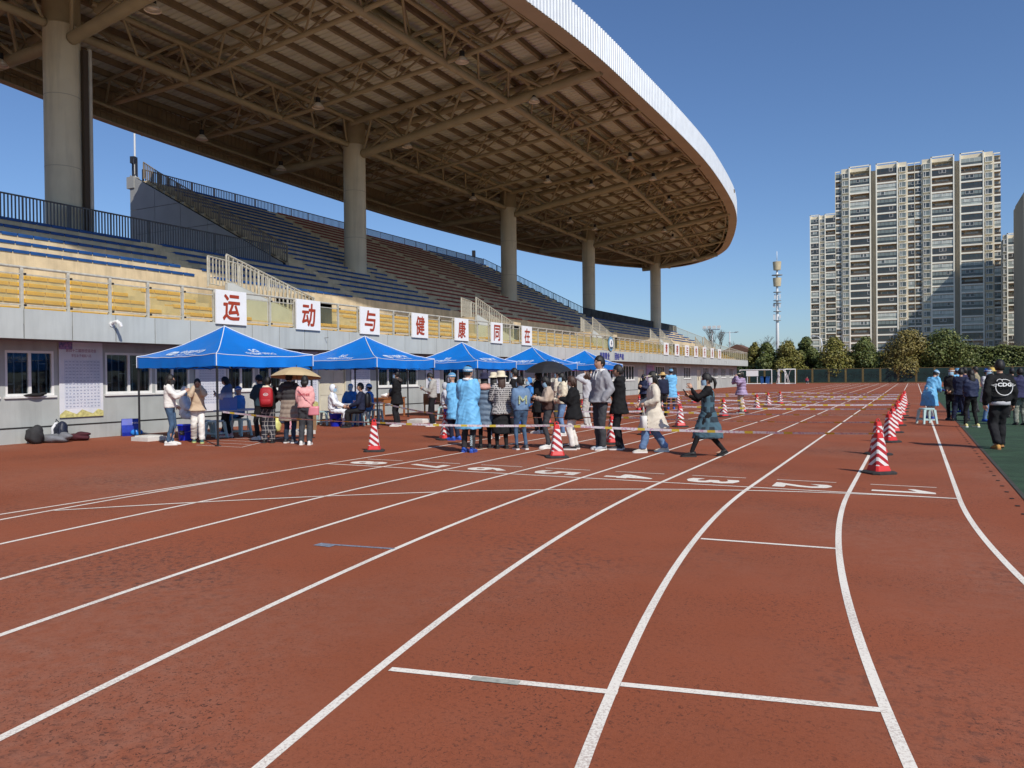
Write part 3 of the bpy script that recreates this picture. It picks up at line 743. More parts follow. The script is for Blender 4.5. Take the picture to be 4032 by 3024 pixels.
def transverse(y, main, dy0=0.0):
    s_ = xspan(y)
    if not s_: return
    xa, xb = s_[0]+.5, s_[1]-.62; Z = ZB_MAIN if main else ZB_SEC
    hw = 1.0 if main else .62; rb, rt, rw = (.235, .17, .075) if main else (.105, .075, .05)
    def rng_(a, b):
        lo = lambda t: (a+(b-a)*t, y, interp(a+(b-a)*t, Z))
        mk = lambda sgn: (lambda t: (a+(b-a)*t, y+sgn*hw, zdeck(a+(b-a)*t)-.36-(.1 if main else 0)))
        truss(lo, (mk(-1), mk(1)), rb, rt, rw, max(2, round(abs(b-a)/(2.9 if main else 2.6))))
    if main: rng_(main+.62, xb); rng_(xa, main-.62)
    else: rng_(xa, xb)
ys = [COLS[0][1]-17.5]+[c[1] for c in COLS]
for i, (x, y) in enumerate(COLS): transverse(y, x)
for a, b in zip(ys, ys[1:]):
    for f in (1/3, 2/3): transverse(a+(b-a)*f, None)
transverse(COLS[0][1]-17.5, None); transverse(94.2, None)
def longitudinal(P, zb, hw, rb, rt, rw):
    for (xa, ya), (xb, yb) in zip(P, P[1:]):
        lo = lambda t: (xa+(xb-xa)*t, ya+(yb-ya)*t, zb)
        mk = lambda sgn: (lambda t: (xa+(xb-xa)*t+sgn*hw, ya+(yb-ya)*t, zdeck(xa+(xb-xa)*t+sgn*hw)-.42))
        truss(lo, (mk(-1), mk(1)), rb, rt, rw, max(2, round((yb-ya)/2.9)))
P1 = [(c[0], c[1]) for c in COLS]
for (a, b) in zip([(-28.8, 1.0)]+P1, P1+[(-27.0, 95.0)]):
    longitudinal([(a[0], a[1]+(.64 if a in P1 else 0)), (b[0], b[1]-(.64 if b in P1 else 0))], 14.95, .85, .165, .115, .06)
longitudinal([(-20.5,0.5),(-19.2,18.45),(-18.7,35.85),(-18.77,55.1),(-20.3,72.3),(-22.6,91.4),(-23.3,95.2)], 15.82, .85, .17, .115, .06)
# edge beams inside the soffit
eb_ = MB(); N = 120
for i in range(N):
    s0, s1 = PER*i/N, PER*(i+1)/N
    a, b = at_s(s0)-nrm_s(s0)*1.05, at_s(s1)-nrm_s(s1)*1.05
    eb_.tube((a.x, a.y, zbot(a.x)+.32), (b.x, b.y, zbot(b.x)+.32), .075, 6, caps=False)
eb_.build('edge_beam', m_steel, roof)
# high bay lamps hanging under the trusses
m_refl = M('lamp_reflector', (.8,.73,.62), .4, metal=.2)
lampp = [(330,14),(998,127),(687,226),(1154,214),(880,312),(1361,341),(436,295),(607,361),(1183,389),(1280-3,400),(1411,384),(1445,432),(1022,427),(1232,477),(1285,493),(1435,497),(1453,513),(1353,525),(0,133),(1500,560)]
lb = MB(); lb.tube((0,0,-.02),(0,0,.5),.012,5); L1 = lb.mesh('cable', m_black)
lb = MB(); lb.tube((0,0,-.26),(0,0,-.02),.12,12); L2 = lb.mesh('housing', m_black)
lb = MB(); lb.tube((0,0,-.50),(0,0,-.27),.30,20,0,.12,False); lb.tube((0,0,-.47),(0,0,-.28),.28,20,0,.11); L3 = lb.mesh('reflector', m_refl, True)
for vx, vy in lampp:
    # hang from the truss level: intersect the ray with the sloping lower-chord plane
    d = ray(vx, vy); t = (14.9+.105*28.8-.45-CAMH)/(d.z-.105*d.x); p = Vector((0,0,CAMH))+d*t
    o = thing('high_bay_lamp', 'round metal high bay lamp hanging under the canopy trusses', 'lamp', (p.x, p.y, p.z+.35), 0, 'lamps under the canopy')
    obj('cable', L1, o); obj('housing', L2, o); obj('reflector', L3, o)
# ------------------------------------------------------------------ towers, trees, fence, masts
def on_y(vx, vy, Y):
    d = ray(vx, vy); t = Y/d.y; return Vector((0,0,CAMH))+d*t
m_cream = M('tower_cream', (.68,.61,.47), .85, .05, .4); m_tan = M('tower_tan', (.46,.405,.315), .9, .06, .3)
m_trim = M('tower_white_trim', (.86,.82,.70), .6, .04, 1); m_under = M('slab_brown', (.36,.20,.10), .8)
GLS = [M('tower_glass_%d' % i, c, .12, .25, .35, spec=.6) for i, c in enumerate(((.05,.06,.058),(.085,.10,.095),(.20,.23,.21),(.34,.37,.33),(.06,.06,.055),(.5,.52,.46)))]
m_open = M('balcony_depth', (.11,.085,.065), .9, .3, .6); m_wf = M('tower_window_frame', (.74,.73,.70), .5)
def bay_mesh(kind, w, h, var, rs):
    # local: x along the facade, y out of the wall (towards -y), z up; origin lower left of the bay
    mb = MB(); mats = [m_cream, m_trim, m_under, GLS[var % 6], m_open, m_wf, m_tan, GLS[(var+2) % 6]]
    if kind in 'BN':
        e = .35 if kind == 'B' else -.5
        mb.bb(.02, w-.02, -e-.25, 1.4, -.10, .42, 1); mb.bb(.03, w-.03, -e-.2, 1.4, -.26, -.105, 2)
        if var % 3 == 2:      # open balcony: rail, dark recess, doors
            mb.bb(.05, w-.05, 1.3, 1.35, .27, h-.1, 6); mb.bb(w*.22, w*.78, 1.24, 1.29, .27, h-.65, 3); mb.bb(w*.05, w*.16, 1.24, 1.29, .9, h-.65, 7)
            for q in (.22, .5, .78): mb.bb(w*q-.05, w*q+.05, 1.2, 1.239, .27, h-.65, 5)
            mb.bb(.05, w-.05, -e-.14, -e-.11, .43, 1.15, 4)
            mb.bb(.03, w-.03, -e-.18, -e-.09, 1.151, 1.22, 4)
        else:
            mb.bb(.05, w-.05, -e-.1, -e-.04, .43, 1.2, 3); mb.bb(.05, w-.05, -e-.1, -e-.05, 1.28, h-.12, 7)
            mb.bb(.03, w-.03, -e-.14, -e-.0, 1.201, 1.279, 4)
            n = max(2, int(w/1.15))
            for q in range(1, n): mb.bb(w*q/n-.035, w*q/n+.035, -e-.16, -e-.101, 1.28, h-.12, 5 if var % 2 else 4)
            for q in rs.sample(range(n), min(n, rs.choice((0,1,2)))):
                a = w*q/n+.08; mb.bb(a, a+w/n-.16, -e-.15, -e-.102, 1.35, h-.2, 5); mb.bb(a+.1, a+w/n-.26, -e-.17, -e-.151, 1.45, h-.3, 3)
        mb.bb(.02, w-.02, -e-.05, 1.36, h-.1, h-.021, 0)
    elif kind == 'W':
        mb.bb(0, w, 0, .3, 0, h-.001, 0)
        a, b = w*.22, w*.86
        for p in ((a-.16, b+.16, -.62, 0, .62, .76), (a-.16, b+.16, -.62, 0, 2.38, 2.5)): mb.bb(*p, 1)
        mb.bb(a, b, -.5, -.001, .761, 2.379, 3)
        for q in (a, a+(b-a)*.34, b): mb.bb(q-.075, q+.075, -.56, -.501, .761, 2.379, 5)
        mb.bb(a+.05, a+(b-a)*.3, -.55, -.51, 1.25, 1.33, 5)
    elif kind == 'G':
        mb.bb(0, w, 1.5, 1.7, 0, h-.001, 6)
    me = bpy.data.meshes.new('bay'); me.from_pydata(mb.v, [], mb.f)
    for x in mats: me.materials.append(x)
    me.polygons.foreach_set('material_index', mb.m); me.update(); return me
def tower(name, label, Y, xs, kinds, nf, fh, z0, tops=None, seed=1, side=14):
    rs = random.Random(seed); o = thing(name, label, 'building', (xs[0], Y, 0))
    W = xs[-1]-xs[0]; H = z0+nf*fh
    mb = MB(); mb.bb(.1, W-.1, 1.75, side, 0, H); mb.build('core_wall', m_tan, o)
    for i, k in enumerate(kinds):
        w = xs[i+1]-xs[i]; xo = xs[i]-xs[0]
        if k == 'G':
            b = MB(); b.bb(xo, xo+w, 1.45, 1.74, z0, H-.5); b.build('recess_wall', m_tan, o)
        else:
            vs_ = [bay_mesh(k, w, fh, v, rs) for v in range(6 if k != 'W' else 3)]
            for f in range(nf):
                if k == 'B' and f == nf-1: pass
                obj('balcony' if k in 'BN' else 'window', rs.choice(vs_), o, (xo, 0, z0+f*fh))
        # piers
        if k == 'B':
            for q in (xo, xo+w):
                b = MB(); b.bb(q-.2, q+.2, -.72, 1.4, z0, H+1.9); b.build('pier', m_trim, o)
            b = MB(); b.bb(xo-.16, xo+w+.16, -.72, -.3, H+1.55, H+1.9); b.build('parapet_beam', m_trim, o)
            b = MB(); b.bb(xo+.2, xo+w-.2, 1.0, 1.7, H, H+1.5); b.build('parapet', m_cream, o)
        elif k == 'W':
            b = MB(); b.bb(xo+.18, xo+w-.18, .0, 1.7, H, H+1.45); b.build('parapet', m_cream, o)
        elif k == 'N':
            b = MB(); b.bb(xo+.0, xo+.18, .2, 1.4, z0, H+.9); b.build('pier', m_cream, o)
            b = MB(); b.bb(xo+.2, xo+w-.2, .3, .6, H+.55, H+.9); b.build('parapet_beam', m_trim, o)
    return o
zx = lambda z_, Y: on_y((3100+(z_+6)/1.8433)/SV, 640, Y).x
ED = [345,387,450,600,645,797,868,920,970,1042,1205,1253,1420,1495,1548]
YT = 312.5
tower('apartment_tower', 'tall cream apartment tower with stacked white balconies behind the trees', YT, [zx(e, YT) for e in ED], 'NWBGBWNNWBGBWN', 26, 2.75, 4.2, seed=3)
tower('apartment_tower', 'lower cream apartment block standing behind the tall tower beside the mast', 392, [zx(e, 392) for e in (165,230,272,352,395)], 'BWBW', 25, 2.86, 3.0, seed=5)
tower('apartment_tower', 'narrow cream apartment block between the tall tower and the blank building', 352, [zx(e, 352) for e in (1556,1592,1668)], 'WB', 17, 2.86, 4.0, seed=8)
xb = on_y(2190, 640, 303).x
zt_ = 54.5
b = MB(); b.bb(xb, xb+46, 276, 303, 0, zt_); b.bb(xb+.4, xb+45.6, 276.4, 302.6, zt_, zt_+1.2)
o = b.build('office_building', M('beige_render', (.34,.30,.235), .9, .05, .2), None, label='blank beige building whose shaded side edges the frame', category='building')
b = MB()
for f in range(16): b.bb(xb+3, xb+43, 275.7, 275.99, 4+3.1*f, 5.6+3.1*f)
b.build('window_band', GLS[1], o, kind='stuff')
# brick podium and shops at the foot of the towers
m_brick = M('podium_brick', (.25,.085,.05), .9, .15, .8)
pod = thing('podium', 'low red brick podium with pale shop fronts below the tall tower', 'building', (-30, 300, 0))
b = MB(); b.bb(0, 86, 0, 11, 0, 8.2); b.build('wall', m_brick, pod)
for i in range(20):
    b = MB(); b.bb(1+4.2*i, 3.6+4.2*i, -.2, -.02, 1.5, 6.6); b.build('shop_window', GLS[i % 6], pod)
    b = MB(); b.bb(.2+4.2*i, .55+4.2*i, -.5, -.02, 0, 7.2); b.build('pilaster', m_trim, pod)
b = MB(); b.bb(44, 86, -.6, -.02, 6.8, 7.7); b.build('canopy', m_trim, pod)
b = MB(); b.prism([(-2,0),(-2,9.3),(2.5,7.8),(2.5,0)], 'y', 0, 6); b.build('annexe', m_brick, pod)

# ---- trees
def leaf_mats(tag, a, b_, c):
    return [M(tag+'_leaf_a', a, .55, .25, 1.5), M(tag+'_leaf_b', b_, .6, .25, 1.5), M(tag+'_leaf_c', c, .6, .25, 1.5)]
LO = leaf_mats('olive', (.165,.155,.03), (.11,.115,.024), (.21,.185,.04))
LG = leaf_mats('green', (.10,.125,.03), (.065,.09,.022), (.14,.155,.038))
LY = leaf_mats('brownish', (.17,.14,.032), (.12,.105,.024), (.21,.165,.045))
LD = leaf_mats('dark', (.035,.058,.018), (.025,.042,.014), (.05,.075,.022))
m_bark = M('bark', (.12,.085,.055), .9, .3, 8, .5, 30); m_lime = M('limewashed_bark', (.6,.6,.56), .8, .1, 6)
def leaves(mb, cen, rad, n, size, r_, shell=.55):
    c = np.array(cen); d = r_.normal(size=(n, 3)); d /= np.linalg.norm(d, axis=1, keepdims=True)
    t = shell+(1-shell)*r_.random(n)**.6; p = c+d*np.array(rad)*t[:, None]
    u = r_.normal(size=(n, 3)); nn = d*1.1+r_.normal(size=(n, 3))*.55+np.array([0,0,.25]); nn /= np.linalg.norm(nn, axis=1, keepdims=True)
    u -= nn*(u*nn).sum(1, keepdims=True); u /= np.linalg.norm(u, axis=1, keepdims=True); w = np.cross(nn, u)
    s_ = size*(.6+.8*r_.random(n))[:, None]
    q = np.stack([p+u*s_, p+w*s_*.62, p-u*s_, p-w*s_*.62], 1).reshape(-1, 3); o_ = len(mb.v)
    mb.v += [tuple(x) for x in q]; mb.f += [(o_+4*i, o_+4*i+1, o_+4*i+2, o_+4*i+3) for i in range(n)]; mb.m += list(r_.integers(0, 3, n))
def tree(label, x, y, w, ztop, zlow, mats, seed, cone=.35, trunk=m_lime, N=6500, size=.16):
    r_ = np.random.default_rng(seed); o = thing('evergreen_tree', label, 'tree', (x, y, 0), 0, 'evergreen trees behind the fence'); mb = MB(); h = ztop-zlow
    lumps = []
    for i in range(34):
        f = r_.random()**.85; z = zlow+h*(.08+.84*f); R_ = w/2*(1-f**2.2)**.5*(1-cone*f)*.80; a = r_.random()*2*PI; rr = R_*(.35+.65*r_.random()**.5)
        lumps.append((rr*math.cos(a), rr*math.sin(a), z, (.19+.13*r_.random())*w*(1-.35*f)))
    lumps.append((0, 0, ztop-.10*w, .14*w))
    tot = sum(l_[3]**2 for l_ in lumps)
    for lx, ly, lz, lr in lumps: leaves(mb, (lx, ly, lz), (lr, lr, lr*.85), int(N*lr*lr/tot), size, r_)
    mb.build('crown', mats, o)
    t = MB(); t.path([(0,0,0),(.05,0,1.2),(0,.05,zlow+.3),(.04,0,zlow+h*.7)], [.16,.13,.11,.03], 8, 1)
    for a in np.linspace(0, 2*PI, 7)[:-1]: t.path([(0,0,zlow+.2+.1*a),(.5*w*.4*math.cos(a),.4*w*.5*math.sin(a),zlow+h*.4)], [.06,.02], 5, 1)
    t.path([(0,0,-.05),(.03,0,.75),(.045,0,1.15)], [.175,.15,.137], 8, 0)
    t.build('trunk', [trunk, m_bark], o, True)
    return o
TREES = [ # zoom px centre, half widths, top px, mats, label
 (2880+340/3.687, 62, 1260+345/3.687, LO, 'yellow-olive evergreen tree just past the end of the stand', 136),
 (2880+515/3.687, 72, 1260+350/3.687, LG, 'dark green evergreen tree behind the white goals', 135),
 (2880+835/3.687, 102, 1260+318/3.687, LO, 'bright olive evergreen tree below the white telecom mast', 134.5),
 (2880+1085/3.687, 78, 1260+268/3.687, LG, 'tall grey-green evergreen tree next to the street lamp head', 139),
 (2880+1490/3.687, 118, 1260+288/3.687, LO, 'olive evergreen tree at the foot of the lower apartment block', 135),
 (2880+1935/3.687, 100, 1260+268/3.687, LG, 'olive-green evergreen tree before the middle of the tall tower', 135.5),
 (3480+365/4.007, 155, 1260+193/4.007, LY, 'large brownish-olive evergreen tree before the tall tower', 135),
 (3480+975/4.007, 178, 1260+232/4.007, LG, 'broad domed green evergreen tree at the start of the clipped hedge', 136)]
for i, (fx, wpx, fy, mats, lab, Y) in enumerate(TREES):
    p = on_y(fx/SV, fy/SV, Y); dep = (p-Vector((0,0,CAMH))).dot(cam_fwd)
    tree(lab, p.x, Y, 1.22*wpx*dep/FPX, p.z+.25, 1.3 if i != 2 else .8, mats, 40+i, .12 if i in (6, 7) else .25, N=10000 if i >= 6 else 8000)
def hedge(label, x0, x1, y0, y1, z1, mats, n, seed, z0=.2):
    r_ = np.random.default_rng(seed); mb = MB()
    P = np.stack([x0+(x1-x0)*r_.random(n), y0+(y1-y0)*r_.random(n)**2.2, z0+(z1-z0)*r_.random(n)], 1)
    P[: n//4, 2] = z1-.25*r_.random(n//4)+.22*np.sin(P[:n//4, 0]*1.7); P[: n//4, 1] = y0+(y1-y0)*r_.random(n//4)
    for p in P[:0]: pass
    u = r_.normal(size=(n, 3)); nn = np.array([0,-.8,.5])+r_.normal(size=(n, 3))*.6; nn /= np.linalg.norm(nn, axis=1, keepdims=True)
    u -= nn*(u*nn).sum(1, keepdims=True); u /= np.linalg.norm(u, axis=1, keepdims=True); w = np.cross(nn, u); s_ = (.13+.12*r_.random(n))[:, None]
    q = np.stack([P+u*s_, P+w*s_*.65, P-u*s_, P-w*s_*.65], 1).reshape(-1, 3)
    mb.v = [tuple(x) for x in q]; mb.f = [(4*i, 4*i+1, 4*i+2, 4*i+3) for i in range(n)]; mb.m = list(r_.integers(0, 3, n))
    o = thing('hedge', label, 'hedge', (0, 0, 0)); mb.build('foliage', mats, o)
    c = MB(); c.bb(x0+.3, x1-.3, y0+.6, y1, 0, z1-.45); c.build('light_block_core', M('hedge_light_block', (.012,.018,.008), .95), o)  # dark box added inside the foliage to block light
xh = on_y((3480+1290/4.007)/SV, 700, 138).x
hedge('tall clipped green hedge behind the fence beside the domed tree', xh-4, xh+42, 137, 139.5, 5.35, LG, 26000, 91)
hedge('dark evergreen hedge mass filling the gaps between the olive trees', -34, xh-4.2, 139.5, 141.5, 4.9, LD, 24000, 92)
# ---- bare trees, far
def bare(label, x, y, h, seed):
    rs = random.Random(seed); o = thing('bare_tree', label, 'tree', (x, y, 0), 0, 'leafless trees'); mb = MB()
    def grow(p, d, L, r_, n):
        q = p+d*L; mb.tube(p, q, r_, 5, 0, r_*.66, False)
        if n == 0: return
        for _ in range(3 if n > 1 else 4):
            nd = (d+Vector((rs.uniform(-.75,.75), rs.uniform(-.75,.75), rs.uniform(-.05,.55)))).normalized(); grow(q, nd, L*rs.uniform(.62,.85), r_*.62, n-1)
    grow(Vector((0,0,0)), Vector((0,0,1)), h*.3, h*.017, 5); mb.build('branches', M('grey_twig', (.13,.105,.085), .9), o)
for (vx, vyt, Y, lab, sd) in ((1552, 706, 150, 'leafless tree behind the floodlight pole past the stand', 3), (1662, 726, 150, 'leafless tree beside the white telecom mast', 4), (1605, 740, 160, 'low leafless tree between the two lamp poles and the olive tree', 5), (2118, 738, 160, 'leafless tree above the clipped hedge before the podium', 6), (2180, 735, 165, 'second leafless tree above the clipped hedge near the beige building', 9)):
    p = on_y(vx, vyt, Y); bare(lab, p.x, Y, p.z*1.02, sd)
# ---- fence
fe = thing('mesh_fence', 'dark green mesh fence with bronze posts beyond the far end of the track', 'fence', (-34, 131.8, 0))
m_bronze = M('bronze_post', (.17,.125,.05), .5, .15, 3); m_net = glass_mat('green_net', (.22,.30,.28), .62, (.012,.04,.036), .5)
pb = MB(); pb.bb(-.05,.05,-.05,.05,0,2.4); pm1 = pb.mesh('post', m_bronze)
pb = MB(); pb.bb(.14, 2.31, -.006, .006, .12, 2.2); pm2 = pb.mesh('mesh_panel', m_net)
pb = MB()
for a, b2, c, d in ((.1,2.35,2.2,2.26),(.1,2.35,.06,.12),(.08,.14,.06,2.26),(2.31,2.37,.06,2.26)): pb.bb(a, b2, -.025, .025, c, d)
pm3 = pb.mesh('panel_frame', m_bronze)
for i in range(34):
    obj('post', pm1, fe, (2.45*i, 0, 0)); q = obj('panel_frame', pm3, fe, (2.45*i, 0, 0)); obj('mesh_panel', pm2, q)
# ---- telecom mast
p = on_y(1680, 804, 200); zz = lambda y_: on_y(1680, (950+y_/3.53)/SV, 200).z
tm = thing('telecom_mast', 'white telecom mast with two beige drum shrouds above the trees', 'mast', (p.x, 200, 0))
m_mast = M('mast_white', (.72,.73,.74), .45)
t = MB(); t.path([(0,0,0),(0,0,zz(1120)),(0,0,zz(620)),(0,0,zz(280))], [.55,.36,.27,.22], 14); t.tube((0,0,zz(280)),(0,0,zz(140)),.07,8); t.build('pole', m_mast, tm, True)
for a, b2 in ((400,285),(625,510)):
    t = MB(); t.tube((0,0,zz(a)),(0,0,zz(b2)),.86,24,0,1.02); t.build('drum', M('drum_beige', (.52,.44,.29), .7, .1, 1), tm)
for y_, w in ((470,1.3),(707,.95),(825,.95),(862,.95),(975,.95),(1100,.9)):
    t = MB(); t.tube((0,0,zz(y_)-.06),(0,0,zz(y_)+.06),w,16); t.build('platform', M('mast_grey', (.3,.31,.32), .5), tm)
for y0, y1, dx, w in ((800,735,-.5,.26),(800,735,.72,.26),(920,870,-.68,.5),(925,870,.65,.35),(1090,1015,-.68,.45),(1075,1030,.7,.3)):
    t = MB(); t.bb(dx-w/2, dx+w/2, -.5, -.3, zz(y0), zz(y1)); t.build('antenna', m_mast, tm)
# ---- floodlight and lamp poles
def flood(vx, vyt, Y, lab, kind):
    p = on_y(vx, vyt, Y); o = thing('light_pole', lab, 'lamp post', (p.x, Y, 0)); h = p.z
    t = MB(); t.tube((0,0,0),(0,0,h),.2,10,0,.12); t.build('pole', m_mast, o)
    if kind == 4:
        t = MB(); t.bb(-1.6,1.6,-.08,.08,h-.1,h+.05); t.build('crossbar', m_mast, o)
        for i in range(4): t = MB(); t.box((-1.4+.93*i,-.25,h+.45),(.62,.35,.55)); t.build('floodlight', M('flood_head', (.68,.68,.66), .4), o)
    else:
        t = MB(); t.bb(-1.5,1.5,-.05,.05,h-.3,h-.2); t.bb(-.05,2.2,-.05,.05,h*.62,h*.62+.1); t.build('arm', M('lamp_grey', (.33,.35,.37), .5), o)
        for x_ in (-1.4, 1.4): t = MB(); t.box((x_,0,h-.15),(.7,.25,.14)); t.build('lamp_head', M('lamp_grey', (.33,.35,.37), .5), o)
flood(1538, 712, 152, 'white pole with a row of four floodlights behind the stand end', 4)
flood(1576, 716, 160, 'slim grey double-armed lamp pole beside the floodlight pole', 2)
flood(1648, 742, 165, 'short lamp pole seen between the olive trees', 2)
p = on_y(1775, 727, 158); o = thing('street_lamp', 'curved white street lamp head above the grey-green tree', 'lamp post', (p.x, 158, 0))
t = MB(); t.path([(0,0,0),(0,0,p.z-1.4),(-.1,0,p.z-.5),(-.6,0,p.z),(-1.3,0,p.z+.15)], [.12,.1,.09,.08,.07], 8); t.build('pole', m_mast, o, True)
t = MB(); t.ell((-1.5,0,p.z+.12),(.5,.18,.1)); t.build('lamp_head', m_mast, o, True)
hs_ = on_y(1592, 770, 150); o = thing('house', 'small house with a brown tiled roof past the stand end', 'house', (hs_.x, 150, 0))
b = MB(); b.bb(-4,4,0,6,0,5.2); b.build('wall', M('house_wall', (.4,.36,.3), .9), o)
b = MB(); b.prism([(-4.6,5.1),(4.6,5.1),(0,7.2)], 'y', -.4, 6.4); b.build('roof', M('house_roof', (.14,.07,.045), .8), o)
# ---- goals
def goal(lab, x, y, rz, w=3.0, h=2.05, d=1.3):
    o = thing('football_goal', lab, 'goal', (x, y, 0), rz); m_g = M('goal_white', (.78,.78,.76), .4); r_ = .06
    for nm, a, b2 in (('post',(-w/2,0,0),(-w/2,0,h)),('post',(w/2,0,0),(w/2,0,h)),('crossbar',(-w/2,0,h),(w/2,0,h)),('ground_bar',(-w/2,d,.05),(w/2,d,.05)),('side_bar',(-w/2,0,.05),(-w/2,d,.05)),('side_bar',(w/2,0,.05),(w/2,d,.05))):
        t = MB(); t.tube(a, b2, r_, 8); t.build(nm, m_g, o)
    for sx in (-1, 1):
        t = MB(); t.path([(sx*w/2,.02,h),(sx*w/2,d*.45,h-.05),(sx*w/2,d*.62,h-.35),(sx*w/2,d,.08)], .05, 8); t.build('stay', m_g, o, True)
def gxy(vx): return on_y(vx, 828, 122)
goal('white football goal nearest the stand wall with its open side to the track', gxy(1635).x, 121, R(8), 4.6, 2.15)
goal('white football goal turned sideways between the other two goals', gxy(1681).x, 122.5, R(-78), 2.6, 2.2, 1.5)
goal('white football goal with curved stays turned towards the fence', gxy(1708).x, 121.5, R(64), 2.6, 2.2, 1.5)
p = gxy(1622); b = MB(); b.bb(-.9,.9,-.03,.03,.9,1.75); o = b.build('notice_board', m_board, None, loc=(p.x, 123.2, .3), label='white notice board standing behind the goal by the stand', category='sign'); b = MB(); b.bb(-.8,-.7,.031,.08,-.3,1.7); b.bb(.7,.8,.031,.08,-.3,1.7); b.build('leg', m_mast, o)
for i, vx in enumerate((1637, 1644)):
    p = gxy(vx); b = MB(); b.prism([(-.35,0),(.35,0),(.42,1.05),(-.42,1.05)], 'y', -.35, .35); o = b.build('rubbish_bin', M('bin_blue', (.02,.09,.28), .5), None, loc=(p.x, 127, 0), label='blue wheeled bin behind the goals', category='bin', group='blue bins'); b = MB(); b.bb(-.45,.45,-.4,.4,1.051,1.12); b.build('lid', MATS['bin_blue'], o)
# ------------------------------------------------------------------ tents
m_tent = M('tent_blue', (.008,.235,.82), .32, .08, 1.6, .6, 3.5, spec=.5); m_pipe = M('tent_piping', (.75,.78,.82), .5); m_print = M('tent_print', (.62,.72,.85), .5)
def thin_cloth(mt, col, f=.28):
    # sunlight glows through the fabric
    n = mt.node_tree.nodes; l = mt.node_tree.links; b = n['Principled BSDF']; t = n.new('ShaderNodeBsdfTranslucent'); t.inputs[0].default_value = (*col, 1)
    mx = n.new('ShaderNodeMixShader'); mx.inputs[0].default_value = f; l.new(b.outputs[0], mx.inputs[1]); l.new(t.outputs[0], mx.inputs[2]); l.new(mx.outputs[0], n['Material Output'].inputs[0])
thin_cloth(m_tent, (.02,.25,.85))
TZ0, TZ1, TPK = 1.84, 2.12, 2.88
def tent(label, cx, cy, hx, hy, seed, cloth=None, text=True, pk=TPK, rz=None):
    rs = random.Random(seed); cloth = cloth or m_tent
    o = thing('canopy_tent', label, 'tent', (cx, cy, 0), R(rs.uniform(-2, 2)) if rz is None else rz, 'pop-up tents along the stand')
    prof = lambda t: TZ1+(pk-TZ1)*((1-t)**1.55*.9+.1*(1-t))
    ph0 = rs.random()*6
    def surf(sx, sy):
        t = max(abs(sx), abs(sy)); k = min(abs(sx), abs(sy))/max(1e-6, t)
        z = prof(t)-.07*(1-k*k)*t*(1-t*.3)*1.2 if t > 0 else pk
        z += .010*t*math.sin(9*sx+5*sy+ph0)*math.sin(4*sy-7*sx)+.006*math.sin(23*(sx*sy)+ph0)*t*(1-t)*4
        return Vector((sx*hx, sy*hy, z))
    mb = MB(); n = 32; P = []
    for i in range(n+1):
        for j in range(n+1): P.append(surf(-1+2*i/n, -1+2*j/n))
    mb.add(P, [(i*(n+1)+j, (i+1)*(n+1)+j, (i+1)*(n+1)+j+1, i*(n+1)+j+1) for i in range(n) for j in range(n)])
    can = mb.build('canopy', cloth, o, True)
    # valance with shallow folds
    per = []
    N = 30
    for a, b2 in (((-1,-1),(1,-1)),((1,-1),(1,1)),((1,1),(-1,1)),((-1,1),(-1,-1))):
        for i in range(N): t = i/N; per.append((a[0]+(b2[0]-a[0])*t, a[1]+(b2[1]-a[1])*t, t))
    mb = MB(); P = []; ph = rs.random()*6
    for lv in range(4):
        for k, (sx, sy, t) in enumerate(per):
            e = 1+(.010*math.sin(k*.8+ph)+.006*math.sin(k*1.9))*(lv/3)*math.sin(PI*t)
            z = surf(sx, sy).z-.004+(TZ0-TZ1)*lv/3+(.03*math.sin(PI*t) if lv == 3 else 0)
            P.append((sx*hx*e, sy*hy*e, z))
    K = len(per)
    mb.add(P, [(l_*K+k, l_*K+(k+1) % K, (l_+1)*K+(k+1) % K, (l_+1)*K+k) for l_ in range(3) for k in range(K)])
    mb.build('valance', cloth, o, True)
    mb = MB()
    for sx, sy in ((1,1),(1,-1),(-1,1),(-1,-1)):
        pts = [surf(sx*t, sy*t)+Vector((0,0,.006)) for t in np.linspace(0, 1, 12)]; mb.path(pts, .011, 5); mb.tube(pts[-1], (sx*hx, sy*hy, TZ0), .011, 5)
    for k in range(K):
        a, b2 = per[k], per[(k+1) % K]; mb.tube(surf(a[0], a[1])*1.0, surf(b2[0], b2[1]), .008, 4)
    mb.build('piping', m_pipe, o)
    for sx, sy in ((1,1),(1,-1),(-1,1),(-1,-1)):
        t = MB(); x, y = sx*(hx-.03), sy*(hy-.03); t.box((x, y, 1.0), (.038,.038,2.02)); t.box((x, y, .01), (.1,.1,.02)); t.build('leg', m_blackmetal, o)
    for sx, sy, dx, dy in ((0,1,1,0),(0,-1,1,0),(1,0,0,1),(-1,0,0,1)):
        t = MB(); m_ = 4
        for i in range(m_):
            a = -1+2*i/m_; b2 = -1+2*(i+1)/m_
            for za, zb in ((1.80,1.98),(1.98,1.80)):
                p = Vector(((sx+dx*a)*(hx-.05), (sy+dy*a)*(hy-.05), za)); q = Vector(((sx+dx*b2)*(hx-.05), (sy+dy*b2)*(hy-.05), zb)); t.tube(p, q, .011, 5)
        t.build('scissor_brace', m_blackmetal, o)
    t = MB(); t.tube((0,0,1.95),(0,0,pk-.03),.02,6)
    for sx, sy in ((1,1),(1,-1),(-1,1),(-1,-1)): t.tube((sx*(hx-.04),sy*(hy-.04),1.82),(0,0,2.0),.012,5)
    t.build('mast', m_blackmetal, o)
